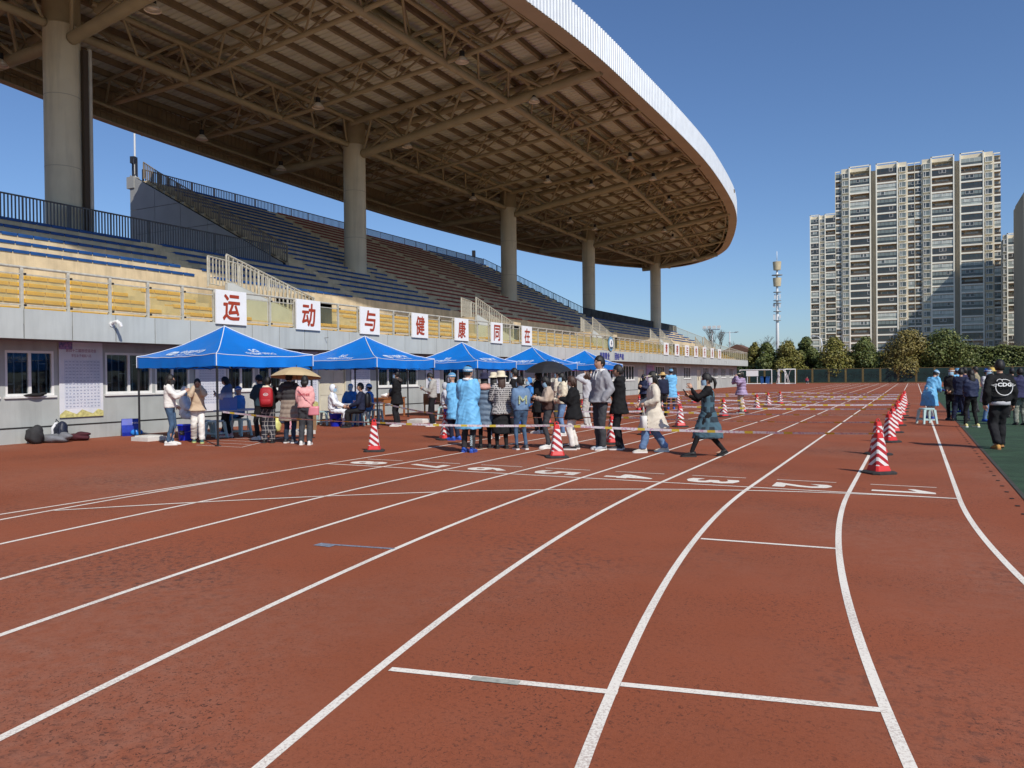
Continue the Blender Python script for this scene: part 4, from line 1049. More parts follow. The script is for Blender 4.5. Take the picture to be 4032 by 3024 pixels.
    if text:
        # printed marks on the two faces turned to the track: face x=+1 (u along y) and face y=-1 (u along x)
        def face(kind):
            if kind == 'px': return lambda u, v: surf(.92-.42*v, u)+Vector((.006, 0, .012))
            return lambda u, v: surf(u, -(.92-.42*v))+Vector((0, -.006, .012))
        for kd, side in (('px', 1), ('ny', 0)):
            f = face(kd); t = MB(); w0 = -.02
            which = (seed+side) % 2
            if which == 0:
                text_on(t, '中国移动', lambda u, v: f(w0+u*.9-.16, .30+v), w=.62, h=.34, bold=.018)
                text_on(t, 'China Mobile', lambda u, v: f(w0+u*.9-.16, .08+v), w=.6, h=.17, bold=.01)
                c = -.33
                for q in range(3):
                    off = (-.045, 0, .045)[q]; pts = []
                    for k in range(12):
                        a = 2*PI*k/12; pts.append((c+off+.06*math.cos(a), .33+.22*math.sin(a), c+off+.034*math.cos(a), .33+.13*math.sin(a)))
                    P = []
                    for p in pts: P += [f(p[0], p[1]), f(p[2], p[3])]
                    t.add(P, [(2*k, 2*k+1, (2*k+3) % 24, (2*k+2) % 24) for k in range(12)])
            else:
                text_on(t, '5G', lambda u, v: f(-.08+u, .42+v), w=.16, h=.28, bold=.03); text_on(t, '中国移动5G', lambda u, v: f(-.28+u, .08+v), w=.6, h=.27, bold=.018)
            t.build('lettering', m_print, o)
    return o
tent('blue pop-up tent nearest the big event poster, over the person with a red backpack', -15.61, 14.16, 1.79, 1.36, 2, rz=R(-9.6))
tent('blue pop-up tent in front of the cream double doors', -15.85, 20.15, 1.7, 1.5, 1)
tent('blue pop-up tent behind the worker in the long blue gown', -15.75, 26.1, 1.6, 1.5, 3)
tent('blue pop-up tent behind the black umbrella', -15.7, 32.3, 1.6, 1.5, 4)
tent('blue pop-up tent below the blue motto, last of the blue row', -15.6, 38.5, 1.6, 1.5, 5)
tent('red-topped tent half hidden behind the last blue tent', -17.1, 42.6, 1.5, 1.4, 6, M('tent_red', (.5,.02,.02), .4, .1, 2), False, 2.75)
# white foot plates weighing the tent legs
for i, (vx, vy, lab) in enumerate(((322, 951.5, 'white slab weighing the rear leg of the first tent'), (648, 938, 'white slab weighing a leg behind the pink sweater'), (906, 913, 'white slab beside the feet of the grey hoodie man'))):
    p = gp(vx, vy); b = MB(); b.box((0,0,.05),(.62,.55,.10)); b.box((0,0,.115),(.5,.43,.03)); b.build('weight_slab', M('slab_white', (.62,.6,.55), .8, .1, 5), None, loc=(p.x, p.y, 0), label=lab, category='slab', group='white tent weights')
# ------------------------------------------------------------------ posters on the wall
def poster(label, y0, y1, z0, z1, pal, txt, seed, x=XW+.03):
    r_ = random.Random(seed); o = thing('poster', label, 'poster', (x, y0, z0), 0, 'posters on the stand wall'); w, h = y1-y0, z1-z0
    b = MB(); b.bb(0, .012, 0, w, 0, h); b.build('sheet', pal[0], o)
    m_ink = M('poster_ink', (.16,.20,.36), .6); m_inkr = M('poster_red_ink', (.30,.05,.12), .6); m_tbl = M('poster_table', (.42,.47,.62), .6)
    t = MB(); 
    for k, (tx, zz_, hh, ww) in enumerate(txt): text_on(t, tx, lambda u, v: (.0145, (w-ww*w)/2+u, zz_*h+v), w=ww*w, h=hh*h, bold=.004)
    t.build('heading', m_inkr, o)
    t = MB(); ya, yb_, za, zb_ = .12*w, .93*w, .12*h, .76*h; nr_ = 15
    for i in range(nr_+1): z = za+(zb_-za)*i/nr_; t.bb(.0125, .0140, ya, yb_, z-.003, z+.003)
    for q in (0, .1, .2, .3, .4, .5, .6, .7, .8, .9, 1): y = ya+(yb_-ya)*q; t.bb(.0125, .0136, y-.003, y+.003, za, zb_)
    t.build('table_lines', m_tbl, o, kind='stuff')
    t = MB()
    for i in range(nr_):
        for q in range(10):
            y = ya+(yb_-ya)*(q+.5)/10; z = za+(zb_-za)*(i+.5)/nr_
            for s_ in (-.014, .0, .014):
                l_ = r_.uniform(.2, .42)*(yb_-ya)/10; t.bb(.0125, .0144, y-l_, y+l_, z+s_-.003, z+s_+.003)
    t.build('entries', m_ink, o, kind='stuff')
    if len(pal) > 1:
        t = MB(); t.bb(.0125,.0141,0,w*.3,h*.9,h); t.build('corner_art', pal[1], o)
        t = MB(); P = [(.0141, 0, 0)]+[(.0141, w*k/8, h*(.04+.03*((k*5) % 3))) for k in range(9)]+[(.0141, w, 0)]; t.add(P, [tuple(range(len(P)))]); t.build('foot_art', pal[2], o)
m_pp = M('poster_paper', (.68,.70,.74), .28, .08, 2.5, col2=(.74,.72,.74))
HEAD = [('第四十二届田径运动会', .865, .045, .7), ('学生女子组前八名', .80, .04, .45)]
poster('tall pale results poster with red heading beside the bags on the ground', 12.2, 13.4, .58, 2.53, (m_pp, M('poster_art_blue', (.10,.2,.45), .4, .5, 12, col2=(.5,.25,.5)), M('poster_art_yellow', (.55,.50,.2), .4, .3, 12)), HEAD, 1)
poster('pale results poster behind the first blue tent', 16.42, 17.6, .55, 2.45, (m_pp,), HEAD[:1], 2)
poster('pale results poster between the first tent and the cream doors', 20.66, 21.86, .5, 2.5, (m_pp, MATS['poster_art_blue'], MATS['poster_art_yellow']), HEAD, 3)
poster('pale results poster beyond the cream doors under the second tent', 23.76, 24.93, .5, 2.42, (m_pp,), HEAD[:1], 4)
poster('pale results poster behind the grey hoodie man', 28.93, 30.05, .5, 2.42, (m_pp,), HEAD[:1], 5)
poster('pale results poster behind the black umbrella', 34.1, 35.8, .5, 2.42, (m_pp,), HEAD[:1], 6)
poster('blue and pink notice poster beside the far cream door', 61.1, 63.2, .7, 2.4, (M('poster_bluepink', (.22,.32,.6), .4, .2, .6, col2=(.62,.25,.35)),), HEAD[:1], 7)
# ------------------------------------------------------------------ cones and tape
def cone_mat():
    mt = bpy.data.materials.new('cone_stripes'); mt.use_nodes = True; n = mt.node_tree.nodes; l = mt.node_tree.links; b = n['Principled BSDF']; b.inputs['Roughness'].default_value = .4
    tc = n.new('ShaderNodeTexCoord'); sp = n.new('ShaderNodeSeparateXYZ'); l.new(tc.outputs['Object'], sp.inputs[0])
    def mth(op, a, c):
        k = n.new('ShaderNodeMath'); k.operation = op
        for i, s_ in enumerate((a, c)):
            if s_ is None: continue
            if isinstance(s_, float): k.inputs[i].default_value = s_
            else: l.new(s_, k.inputs[i])
        return k.outputs[0]
    g = mth('ABSOLUTE', mth('ADD', sp.outputs[0], sp.outputs[1]), None)
    f = mth('FRACT', mth('ADD', mth('DIVIDE', mth('SUBTRACT', sp.outputs[2], mth('MULTIPLY', g, .85)), .135), 4.15), None)
    st = mth('GREATER_THAN', f, .5)
    lo = mth('GREATER_THAN', sp.outputs[2], .125); hi = mth('LESS_THAN', sp.outputs[2], .535)
    k = mth('MULTIPLY', st, mth('MULTIPLY', lo, hi))
    mx = n.new('ShaderNodeMix'); mx.data_type = 'RGBA'; l.new(k, mx.inputs[0])
    ns = n.new('ShaderNodeTexNoise'); ns.inputs['Scale'].default_value = 14; oi = n.new('ShaderNodeObjectInfo'); ad = n.new('ShaderNodeVectorMath'); l.new(tc.outputs['Object'], ad.inputs[0]); l.new(oi.outputs['Random'], ad.inputs[1]); l.new(ad.outputs[0], ns.inputs['Vector'])
    mr = n.new('ShaderNodeMapRange'); mr.inputs[3].default_value = .75; mr.inputs[4].default_value = 1.1; l.new(ns.outputs[0], mr.inputs[0])
    m2 = n.new('ShaderNodeMix'); m2.data_type = 'RGBA'; m2.inputs[6].default_value = (.62,.025,.022,1); m2.inputs[7].default_value = (.40,.012,.016,1); l.new(mth('MULTIPLY', lo, hi), m2.inputs[0])
    l.new(m2.outputs[2], mx.inputs[6]); mx.inputs[7].default_value = (.74,.72,.70,1)
    m3 = n.new('ShaderNodeMix'); m3.data_type = 'RGBA'; m3.blend_type = 'MULTIPLY'; m3.inputs[0].default_value = 1; l.new(mx.outputs[2], m3.inputs[6]); l.new(mr.outputs[0], m3.inputs[7]); l.new(m3.outputs[2], b.inputs['Base Color'])
    return mt
m_cone = cone_mat(); m_rubber = M('cone_base_rubber', (.03,.028,.027), .85, .3, 10)
def octo(w, c): return [(w,-w+c),(w,w-c),(w-c,w),(-w+c,w),(-w,w-c),(-w,-w+c),(-w+c,-w),(w-c,-w)]
b = MB(); rings = [[(x, y, z) for x, y in octo(w, w*.22)] for w, z in ((.135,.03),(.13,.06),(.11,.125),(.056,.535),(.05,.58),(.045,.605),(.028,.615))]; b.loft(rings); CB = b.mesh('body', m_cone)
b = MB(); b.loft([[(x, y, z) for x, y in octo(w, w*.32)] for w, z in ((.21,0),(.21,.022),(.18,.04),(.14,.045))]); CBASE = b.mesh('base', m_rubber)
b = MB(); b.path([(-.035,0,.60),(-.03,0,.65),(0,0,.672),(.03,0,.65),(.035,0,.60)], .013, 6); CH = b.mesh('handle', M('cone_red', (.55,.03,.03), .5))
CONES = {}
def place_cone(key, x, y, lab):
    rz = R(45+random.uniform(-14, 14)); o = thing('traffic_cone', lab, 'traffic cone', (x, y, 0), rz, 'striped traffic cones holding the queue tape')
    obj('base', CBASE, o); obj('body', CB, o); obj('handle', CH, o); CONES[key] = (x, y); return o
ORD = ['first','second','third','fourth','fifth','sixth','seventh','eighth','ninth','tenth','eleventh']
rights = [(-.48,12.92),(-.60,15.88),(-.49,18.84),(-.48,21.85),(-.44,24.78),(-.46,27.6),(-.41,30.38),(-.43,33.4),(-.42,36.3),(-.4,39.3),(-.42,42.2)]
mids = [(-5.93,13.2),(-5.95,16.26),(-6.05,19.07),(-6.06,22.28),(-6.05,25.2),(-6.03,27.96),(-6.03,31.3),(-5.96,34.14),(-6.07,37.75),(-5.93,40.4)]
lefts = [(-9.92,12.88),(-10.1,15.92),(-10.3,19.2),(-10.4,22.4),(-10.46,25.58),(-10.4,28.7),(-10.39,31.76),(-10.4,34.9),(-10.4,37.9),(-10.39,40.95)]
for nm, L, row in (('r', rights, 'row beside lane one'), ('m', mids, 'middle row'), ('l', lefts, 'row nearest the tents')):
    for i, (x, y) in enumerate(L): place_cone((nm, i), x, y, 'red and white striped cone, %s from the finish line in the %s' % (ORD[i], row))
def tape_mat():
    mt = bpy.data.materials.new('barrier_tape'); mt.use_nodes = True; n = mt.node_tree.nodes; l = mt.node_tree.links; b = n['Principled BSDF']; b.inputs['Roughness'].default_value = .35
    tc = n.new('ShaderNodeTexCoord'); sp = n.new('ShaderNodeSeparateXYZ'); l.new(tc.outputs['Object'], sp.inputs[0])
    def mth(op, a, c=None):
        k = n.new('ShaderNodeMath'); k.operation = op; l.new(a, k.inputs[0])
        if c is not None: k.inputs[1].default_value = c
        return k.outputs[0]
    f = mth('FRACT', mth('DIVIDE', sp.outputs[0], .62)); st = mth('LESS_THAN', f, .22)
    ns = n.new('ShaderNodeTexNoise'); ns.inputs['Scale'].default_value = 22; l.new(tc.outputs['Object'], ns.inputs['Vector'])
    pk = mth('GREATER_THAN', ns.outputs[0], .56)
    m1 = n.new('ShaderNodeMix'); m1.data_type = 'RGBA'; l.new(pk, m1.inputs[0]); m1.inputs[6].default_value = (.72,.68,.68,1); m1.inputs[7].default_value = (.58,.38,.48,1)
    mx = n.new('ShaderNodeMix'); mx.data_type = 'RGBA'; l.new(st, mx.inputs[0]); l.new(m1.outputs[2], mx.inputs[6]); mx.inputs[7].default_value = (.66,.50,.06,1)
    l.new(mx.outputs[2], b.inputs['Base Color']); return mt
m_tape = tape_mat()
def tape(a, b2, lab, sag=.035, za=.60, zb=.60, w=.042):
    a = Vector((*a, za)); b2 = Vector((*b2, zb)); d = b2-a; L = math.hypot(d.x, d.y); n = 22; ph = random.random()*6; mb = MB(); P = []
    for i in range(n+1):
        t = i/n; z = d.z*t-4*sag*t*(1-t); tw = .5+.6*math.sin(3.2*t+ph); y = .006*math.sin(9*t)
        P += [(L*t, y-w/2*math.sin(tw)*.8, z-w/2*max(.35, abs(math.cos(tw)))), (L*t, y+w/2*math.sin(tw)*.8, z+w/2*max(.35, abs(math.cos(tw))))]
    mb.add(P, [(2*i, 2*i+2, 2*i+3, 2*i+1) for i in range(n)])
    o = obj('barrier_tape', mb.mesh('barrier_tape', m_tape, True), None, tuple(a), math.atan2(d.y, d.x), label=lab, category='tape', group='queue tapes'); return o
for i in range(10):
    tape(CONES[('r', i)], CONES[('m', i)], 'white and yellow barrier tape, %s row, from lane one to the middle cones' % ORD[i])
    tape(CONES[('m', i)], CONES[('l', i)], 'white and yellow barrier tape, %s row, from the middle cones towards the tents' % ORD[i])
tape(CONES[('l', 0)], (-13.98, 12.6), 'white and yellow barrier tape from the first cone to the first tent leg', .04, .6, .78)
tape(CONES[('l', 1)], (-14.15, 18.65), 'white and yellow barrier tape from the second cone to the second tent leg', .04, .6, .8)
tape(CONES[('l', 2)], (-14.15, 21.6), 'white and yellow barrier tape from the third cone to the second tent far leg', .04, .6, .75)
# ------------------------------------------------------------------ stools, buckets, tables, bags
m_stool = M('pale_teal_plastic', (.42,.58,.57), .4, .05, 4)
def stool(vx, vy, lab, rz=.3, h=.46):
    p = gp(vx, vy); o = thing('plastic_stool', lab, 'stool', (p.x, p.y, 0), rz, 'pale plastic stools')
    b = MB(); b.loft([[(x, y, z) for x, y in octo(w, .03)] for w, z in ((.16,h-.05),(.165,h-.03),(.165,h-.008),(.155,h))]); b.build('seat', m_stool, o)
    for sx in (-1, 1):
        for sy in (-1, 1):
            b = MB(); b.loft([[(sx*c+ax*wd, sy*c+ay*wd, z) for ax, ay in ((-1,-1),(1,-1),(1,1),(-1,1))] for c, wd, z in ((.195,.026,0),(.185,.026,.1),(.145,.036,h-.045))]); b.build('leg', m_stool, o)
    b = MB()
    for sx, sy, a in ((0,1,0),(0,-1,0),(1,0,PI/2),(-1,0,PI/2)): b.box((sx*.183, sy*.183, .12), (.33,.022,.03), 0, a)
    b.build('brace', m_stool, o)
stool(436, 945, 'pale teal stool hidden behind the blue bucket and white trousers'); stool(466, 946, 'pale teal stool at the front leg of the first tent', .2); stool(520, 941, 'pale teal stool beside the pink shoes', .1)
stool(700, 918, 'pale teal stool under the white-suited worker'); stool(779, 919, 'pale teal stool under the man with the black backpack', .3); stool(812, 913, 'pale teal stool beside the blue-gowned worker at the second tent leg')
stool(2002, 915, 'pale teal stool standing alone on the lane line by the stooping blue gown', .5)
stool(512, 905, 'pale teal stool under the blue-gowned worker of the first tent'); stool(960, 905, 'pale teal stool under the grey-suited worker of the third tent')
m_bucket = M('bucket_blue', (.012,.035,.55), .35, .05, 3)
def bucket(vx, vy, lab, s_=1.0):
    p = gp(vx, vy); o = thing('bucket', lab, 'bucket', (p.x, p.y, 0), .4, 'blue buckets'); b = MB(); N = 20
    b.loft([[(r_*s_*math.cos(2*PI*i/N), r_*s_*math.sin(2*PI*i/N), z*s_) for i in range(N)] for r_, z in ((.15,0),(.155,.01),(.19,.36),(.205,.37),(.205,.40),(.19,.40),(.18,.36))]); b.build('pail', m_bucket, o, True)
    b = MB(); b.tube((0,0,.36*s_),(0,0,.385*s_),.178*s_,N); b.build('bag_liner', M('bag_liner', (.55,.58,.45), .4), o)
    b = MB(); b.path([(-.2*s_,0,.36*s_),(-.19*s_,-.12*s_,.24*s_),(0,-.2*s_,.19*s_),(.19*s_,-.12*s_,.24*s_),(.2*s_,0,.36*s_)], .005, 5); b.build('handle', m_chrome, o)
    b = MB(); b.box((.0,-.175*s_,.2*s_),(.12,.012,.11)); b.build('label_patch', m_black, o)
bucket(401, 951, 'blue bucket by the white trousers under the first tent'); bucket(725, 921, 'blue bucket in front of the white-suited worker under the second tent'); bucket(970, 905, 'blue bucket at the third tent half behind the blue gown', 1.1)
def table(x, y, rz, lab, top, L=1.2, D=.6, h=.72):
    o = thing('folding_table', lab, 'table', (x, y, 0), rz); b = MB(); b.bb(-L/2,L/2,-D/2,D/2,h-.035,h); b.build('table_top', top, o)
    for sx in (-1, 1):
        for sy in (-1, 1): b = MB(); b.tube((sx*(L/2-.08), sy*(D/2-.06), 0), (sx*(L/2-.1), sy*(D/2-.06), h-.035), .014, 6); b.build('leg', M('table_leg', (.35,.36,.38), .4, metal=.6), o)
    return o
m_ttop = M('table_white', (.6,.62,.64), .45, .05, 4)
table(-16.0, 15.0, R(95), 'grey folding table under the first tent between the workers', M('table_bluegrey', (.33,.38,.48), .5), 1.3)
table(-15.75, 19.9, R(92), 'white folding table under the second tent between the workers', m_ttop, 1.3)
table(-15.2, 25.6, R(92), 'white folding table under the third tent', m_ttop, 1.2)
def box_thing(name, lab, cat, loc, d, mt, rz=0, lid=None):
    o = thing(name, lab, cat, loc, rz); b = MB(); b.bb(-d[0]/2,d[0]/2,-d[1]/2,d[1]/2,0,d[2]); b.build('body', mt, o)
    b = MB(); b.bb(-d[0]/2-.004,d[0]/2+.004,-d[1]/2-.004,d[1]/2+.004,d[2]+.0005,d[2]+max(.008, d[2]*.08)); b.build('lid', lid or mt, o); return o
m_card = M('cardboard', (.36,.22,.11), .8, .08, 6)
box_thing('cardboard_box', 'brown cardboard box on the ground behind the plaid trousers', 'box', (-15.6, 17.1, 0), (.45,.4,.5), m_card, .3)
box_thing('cardboard_box', 'brown cardboard box at the foot of the white poster near the doors', 'box', (-17.3, 21.4, 0), (.5,.4,.3), m_card, .1)
box_thing('test_kit_box', 'small pink test kit box on the second tent table', 'box', (-15.6, 19.5, .72), (.3,.2,.09), M('kit_pink', (.6,.3,.38), .5), .1, m_white)
box_thing('paper_box', 'blue document box on the first tent table', 'box', (-16.0, 14.6, .72), (.35,.28,.3), M('doc_blue', (.12,.2,.5), .5), .1)
# wooden desk and bench by the wall
m_wood = M('varnished_wood', (.30,.11,.035), .4, .2, 6)
dk = thing('wooden_desk', 'varnished wooden desk against the wall behind the black coat', 'desk', (-18.2, 24.6, 0), R(90))
b = MB(); b.bb(-.75,.75,-.3,.3,.72,.76); b.build('top', m_wood, dk); b = MB(); b.bb(-.68,.68,-.27,.27,.54,.72); b.build('apron', m_wood, dk)
for sx in (-1, 1):
    for sy in (-1, 1): b = MB(); b.bb(sx*.66-.03,sx*.66+.03,sy*.24-.03,sy*.24+.03,0,.54); b.build('leg', m_wood, dk)
bn = thing('wooden_chair', 'varnished wooden chair holding a pink bag by the wall', 'chair', (-17.6, 27.0, 0), R(80))
b = MB(); b.bb(-.5,.5,-.22,.22,.40,.44); b.build('seat', m_wood, bn); b = MB(); b.bb(-.5,.5,.2,.23,.44,.85); b.build('backrest', m_wood, bn)
for sx in (-1, 1):
    for sy in (-1, 1): b = MB(); b.bb(sx*.46-.025,sx*.46+.025,sy*.19-.025,sy*.19+.025,0,.4); b.build('leg', m_wood, bn)
# soft lumps: bags and clothes
def lump(name, lab, cat, x, y, z, parts, rz=0, group=None):
    # parts: list of (centre, radii, material, part name)
    o = thing(name, lab, cat, (x, y, z), rz, group); r_ = random.Random(hash(lab) % 999)
    for c, rad, mt, pn in parts:
        b = MB(); b.ell(c, rad, 20, 12); q = []
        for v in b.v:
            k = 1+.09*math.sin(v[0]*23+v[1]*11+3*c[0])+.07*math.sin(v[2]*31+v[1]*17); q.append((c[0]+(v[0]-c[0])*k, c[1]+(v[1]-c[1])*k, max(.0, c[2]+(v[2]-c[2])*k)))
        b.v = q; b.build(pn, mt, o, True)
    return o
m_navy = M('navy_nylon', (.012,.016,.035), .5, .2, 6, .3, 30); m_greycl = M('grey_fleece', (.17,.175,.19), .9, .2, 7, .5, 25); m_maroon = M('maroon_cloth', (.06,.012,.018), .9, .2, 7, .5, 25)
p = gp(48, 952); lump('folded_jacket', 'crumpled grey fleece jacket on the ground by the wall', 'jacket', XW+.42, p.y, 0, [((0,0,.09),(.42,.28,.12),m_greycl,'body'),((.25,.1,.15),(.2,.18,.1),m_greycl,'sleeve'),((-.3,.0,.1),(.2,.2,.1),m_greycl,'hood')])
p = gp(88, 952); o = lump('backpack', 'navy and white backpack slumped on the ground by the wall', 'backpack', XW+.42, p.y, 0, [((0,0,.24),(.2,.15,.26),m_navy,'body'),((.1,-.1,.14),(.14,.08,.14),m_navy,'pocket'),((-.16,-.03,.26),(.06,.13,.2),M('white_nylon', (.6,.6,.62), .6),'side_panel')])
b = MB(); b.path([(-.06,-.1,.5),(0,-.12,.57),(.06,-.1,.5)], .012, 6); b.path([(.1,-.12,.47),(.24,-.2,.4),(.26,-.2,.15),(.18,-.15,.03)], .022, 6); b.build('strap', m_navy, o)
p = gp(140, 950); lump('folded_clothes', 'maroon folded clothes heaped on the ground by the wall', 'clothes', XW+.42, p.y, 0, [((0,0,.08),(.33,.24,.11),m_maroon,'body'),((.1,.05,.16),(.2,.17,.06),m_maroon,'fold')])
p = gp(4, 955); lump('bag', 'dark bag at the wall foot beside the grey fleece', 'bag', XW+.42, p.y, 0, [((0,0,.2),(.2,.2,.24),M('dark_canvas', (.03,.03,.032), .8, .2, 8),'body'),((.1,.0,.3),(.08,.1,.12),MATS['dark_canvas'],'flap')])
p = gp(113, 952); o = thing('jar', 'clear plastic cup with a pale lid beside the navy backpack', 'cup', (XW+.4, p.y, 0)); b = MB(); b.tube((0,0,0),(0,0,.2),.05,14); b.build('cup', glass_mat('clear_plastic', (.9,.9,.85), .15, (.5,.42,.25)), o); b = MB(); b.tube((0,0,.201),(0,0,.235),.055,14); b.build('lid', m_pale, o)
p = gp(253, 940); o = thing('carrier_bag', 'deep blue carrier bag with white print leaning on the wall', 'bag', (XW+.3, p.y, 0), R(60))
b = MB(); b.loft([[(x, y, z) for x, y in ((-w,-d),(w,-d),(w+.01,0),(w,d),(-w,d),(-w-.01,0))] for w, d, z in ((.22,.09,0),(.23,.11,.1),(.235,.08,.3),(.22,.03,.46),(.215,.02,.47))]); b.build('body', M('bag_blue', (.008,.03,.33), .35, .2, 9), o)
b = MB(); b.ell((.13,-.1,.09),(.16,.08,.1),14,8); b.build('flap', M('bag_lightblue', (.02,.2,.62), .35, .2, 8), o, True)
b = MB(); text_on(b, '中国移动', lambda u, v: (.02+u, -.096, .33+v), w=.16, h=.05); b.build('lettering', m_white, o)
p = gp(99, 847); o = lump('jacket', 'black jacket left on the window sill beside the poster', 'jacket', XW+.06, 11.55, 1.14, [((0,0,.04),(.08,.26,.045),M('black_cloth', (.012,.012,.013), .85, .1, 9),'body'),((.03,.2,.07),(.05,.1,.035),MATS['black_cloth'],'sleeve')])
for i, (x, y, c) in enumerate(((-16.3,16.6,'bag_yellow'),(-16.0,16.9,'bag_pink'))):
    mt = M(c, (.62,.6,.2) if i == 0 else (.65,.3,.36), .4, .2, 7); lump('plastic_bag', '%s plastic bag heaped by the cardboard box under the first tent' % ('yellow-green' if i == 0 else 'pink'), 'bag', x, y, 0, [((0,0,.16),(.18,.16,.2),mt,'body'),((.05,0,.34),(.06,.05,.08),mt,'knot')])
for i, (y, c) in enumerate(((26.6, (.12,.25,.5)), (26.85, (.55,.6,.2)), (26.2, (.6,.62,.62)))):
    o = thing('bottle', ['blue', 'yellow-green', 'white'][i]+' drink bottle on the window sill behind the black coat', 'bottle', (XW+.0, y, 1.16)); b = MB(); b.tube((0,0,0),(0,0,.16),.035,10); b.build('body', M('bottle_%d' % i, c, .3), o); b = MB(); b.tube((0,0,.161),(0,0,.2),.02,8); b.build('cap', m_white, o)
lump('bag', 'pink bag on the wooden chair by the wall', 'bag', -17.6, 26.8, .44, [((0,0,.16),(.14,.12,.17),M('bag_rose', (.6,.2,.26), .6),'body'),((0,0,.3),(.05,.04,.06),MATS['bag_rose'],'handle')])
lump('bag', 'dark backpack with a clear bottle on the wooden desk', 'bag', -18.2, 24.9, .76, [((0,0,.18),(.2,.14,.2),m_navy,'body'),((.12,-.05,.14),(.1,.08,.12),MATS['grey_fleece'],'pocket')])
lump('bag', 'white paper bag on the wooden desk beside the dark backpack', 'bag', -18.2, 24.3, .76, [((0,0,.07),(.15,.12,.08),m_white,'body'),((.1,0,.12),(.06,.06,.05),m_white,'fold')])
# umbrellas are held over people's heads
def umbrella(lab, x, y, ztop, rad, mt, tilt, rz, hx, hy, hz):
    o = thing('umbrella', lab, 'umbrella', (hx, hy, hz)); c = Vector((x-hx, y-hy, ztop-hz)); q = Matrix.Rotation(rz, 3, 'Z') @ Matrix.Rotation(tilt, 3, 'X'); b = MB(); N = 8; P = [c]; F = []; K = 5
    for k in range(1, K+1):
        for i in range(N*4):
            a = 2*PI*i/(N*4); sag = 1-.07*abs(math.sin(N*a/2))*(k/K); f = k/K
            P.append(c+q @ Vector((rad*f*sag*math.cos(a), rad*f*sag*math.sin(a), -rad*.40*f**1.9)))
    n4 = N*4
    for i in range(n4): F.append((0, 1+i, 1+(i+1) % n4))
    for k in range(K-1):
        for i in range(n4): F.append((1+k*n4+i, 1+(k+1)*n4+i, 1+(k+1)*n4+(i+1) % n4, 1+k*n4+(i+1) % n4))
    b.add(P, F); b.build('canopy', mt, o, False)
    b = MB(); b.tube(c+q @ Vector((0,0,.05)), Vector((0,0,0)), .008, 6); b.build('shaft', m_blackmetal, o)
    b = MB(); b.tube((0,0,-.08),(0,0,.04),.016,8); b.build('handle', m_black, o)
    b = MB()
    for i in range(N): a = 2*PI*i/N; b.tube(c+q @ Vector((0,0,-.03)), c+q @ Vector((rad*.98*math.cos(a), rad*.98*math.sin(a), -rad*.41)), .004, 4)
    b.build('ribs', m_chrome, o, kind='stuff'); return o
# ------------------------------------------------------------------ people
SKIN = M('skin', (.50,.29,.195), .5, .06, 8); SKIN2 = M('skin_tan', (.40,.22,.14), .5, .06, 8)
HAIRB = M('black_hair', (.012,.010,.009), .5, .2, 30, .25, 160); HAIRN = M('brown_hair', (.05,.024,.015), .5, .2, 30, .25, 160)
EYE = M('eye_dark', (.015,.012,.01), .3); LIP = M('lip', (.34,.12,.10), .5)
def cloth(name, col, rough=.85, var=.10, bump=.55, bs=9.0, sheen=.0, scale=5): return M('cloth_'+name, col, rough, var, scale, bump, bs, sheen=sheen, spec=.25)
REMESH = []
def ik(a, b, l1, l2, pole):
    a, b, pole = Vector(a), Vector(b), Vector(pole); d = b-a; L = min(max(d.length, .05), (l1+l2)*.999); u = d.normalized(); b = a+u*L
    x = (l1*l1-l2*l2+L*L)/(2*L); h = math.sqrt(max(0, l1*l1-x*x)); p = pole-u*pole.dot(u)
    p = p.normalized() if p.length > 1e-5 else Vector((0,0,-1)); return a+u*x+p*h, b
def ering(c, rx, ry, seg=16, tilt=0.0, yaw=0.0, sq=0.0):
    out = []
    for i in range(seg):
        a = 2*PI*i/seg; ca, sa = math.cos(a), math.sin(a); k = 1+sq*(abs(ca*sa)*2)**2*.25
        p = Vector((rx*ca*k, ry*sa*k, 0))
        if tilt: p = Matrix.Rotation(tilt, 3, 'X') @ p
        out.append(Vector(c)+p)
    return out
def soft(name, mb, mats, parent, voxel=.02, it=4):
    # joined closed shapes -> one continuous surface
    o = mb.build(name, mats, parent); r_ = o.modifiers.new('r', 'REMESH'); r_.mode = 'VOXEL'; r_.voxel_size = voxel; r_.use_smooth_shade = True
    s_ = o.modifiers.new('s', 'SMOOTH'); s_.factor = .5; s_.iterations = it; REMESH.append(o); return o
def limb(mb, pts, radii, seg=10, ball=True):
    # densified tapered tube with round ends
    P, Q = [], []
    for k in range(len(pts)-1):
        for t in (0, .34, .67): P.append(Vector(pts[k]).lerp(Vector(pts[k+1]), t)); Q.append(radii[k]+(radii[k+1]-radii[k])*t)
    P.append(Vector(pts[-1])); Q.append(radii[-1]); mb.path(P, Q, seg)
    mb.ell(P[0], (Q[0],)*3, 10, 6)
    if ball: mb.ell(P[-1], (Q[-1],)*3, 10, 6)
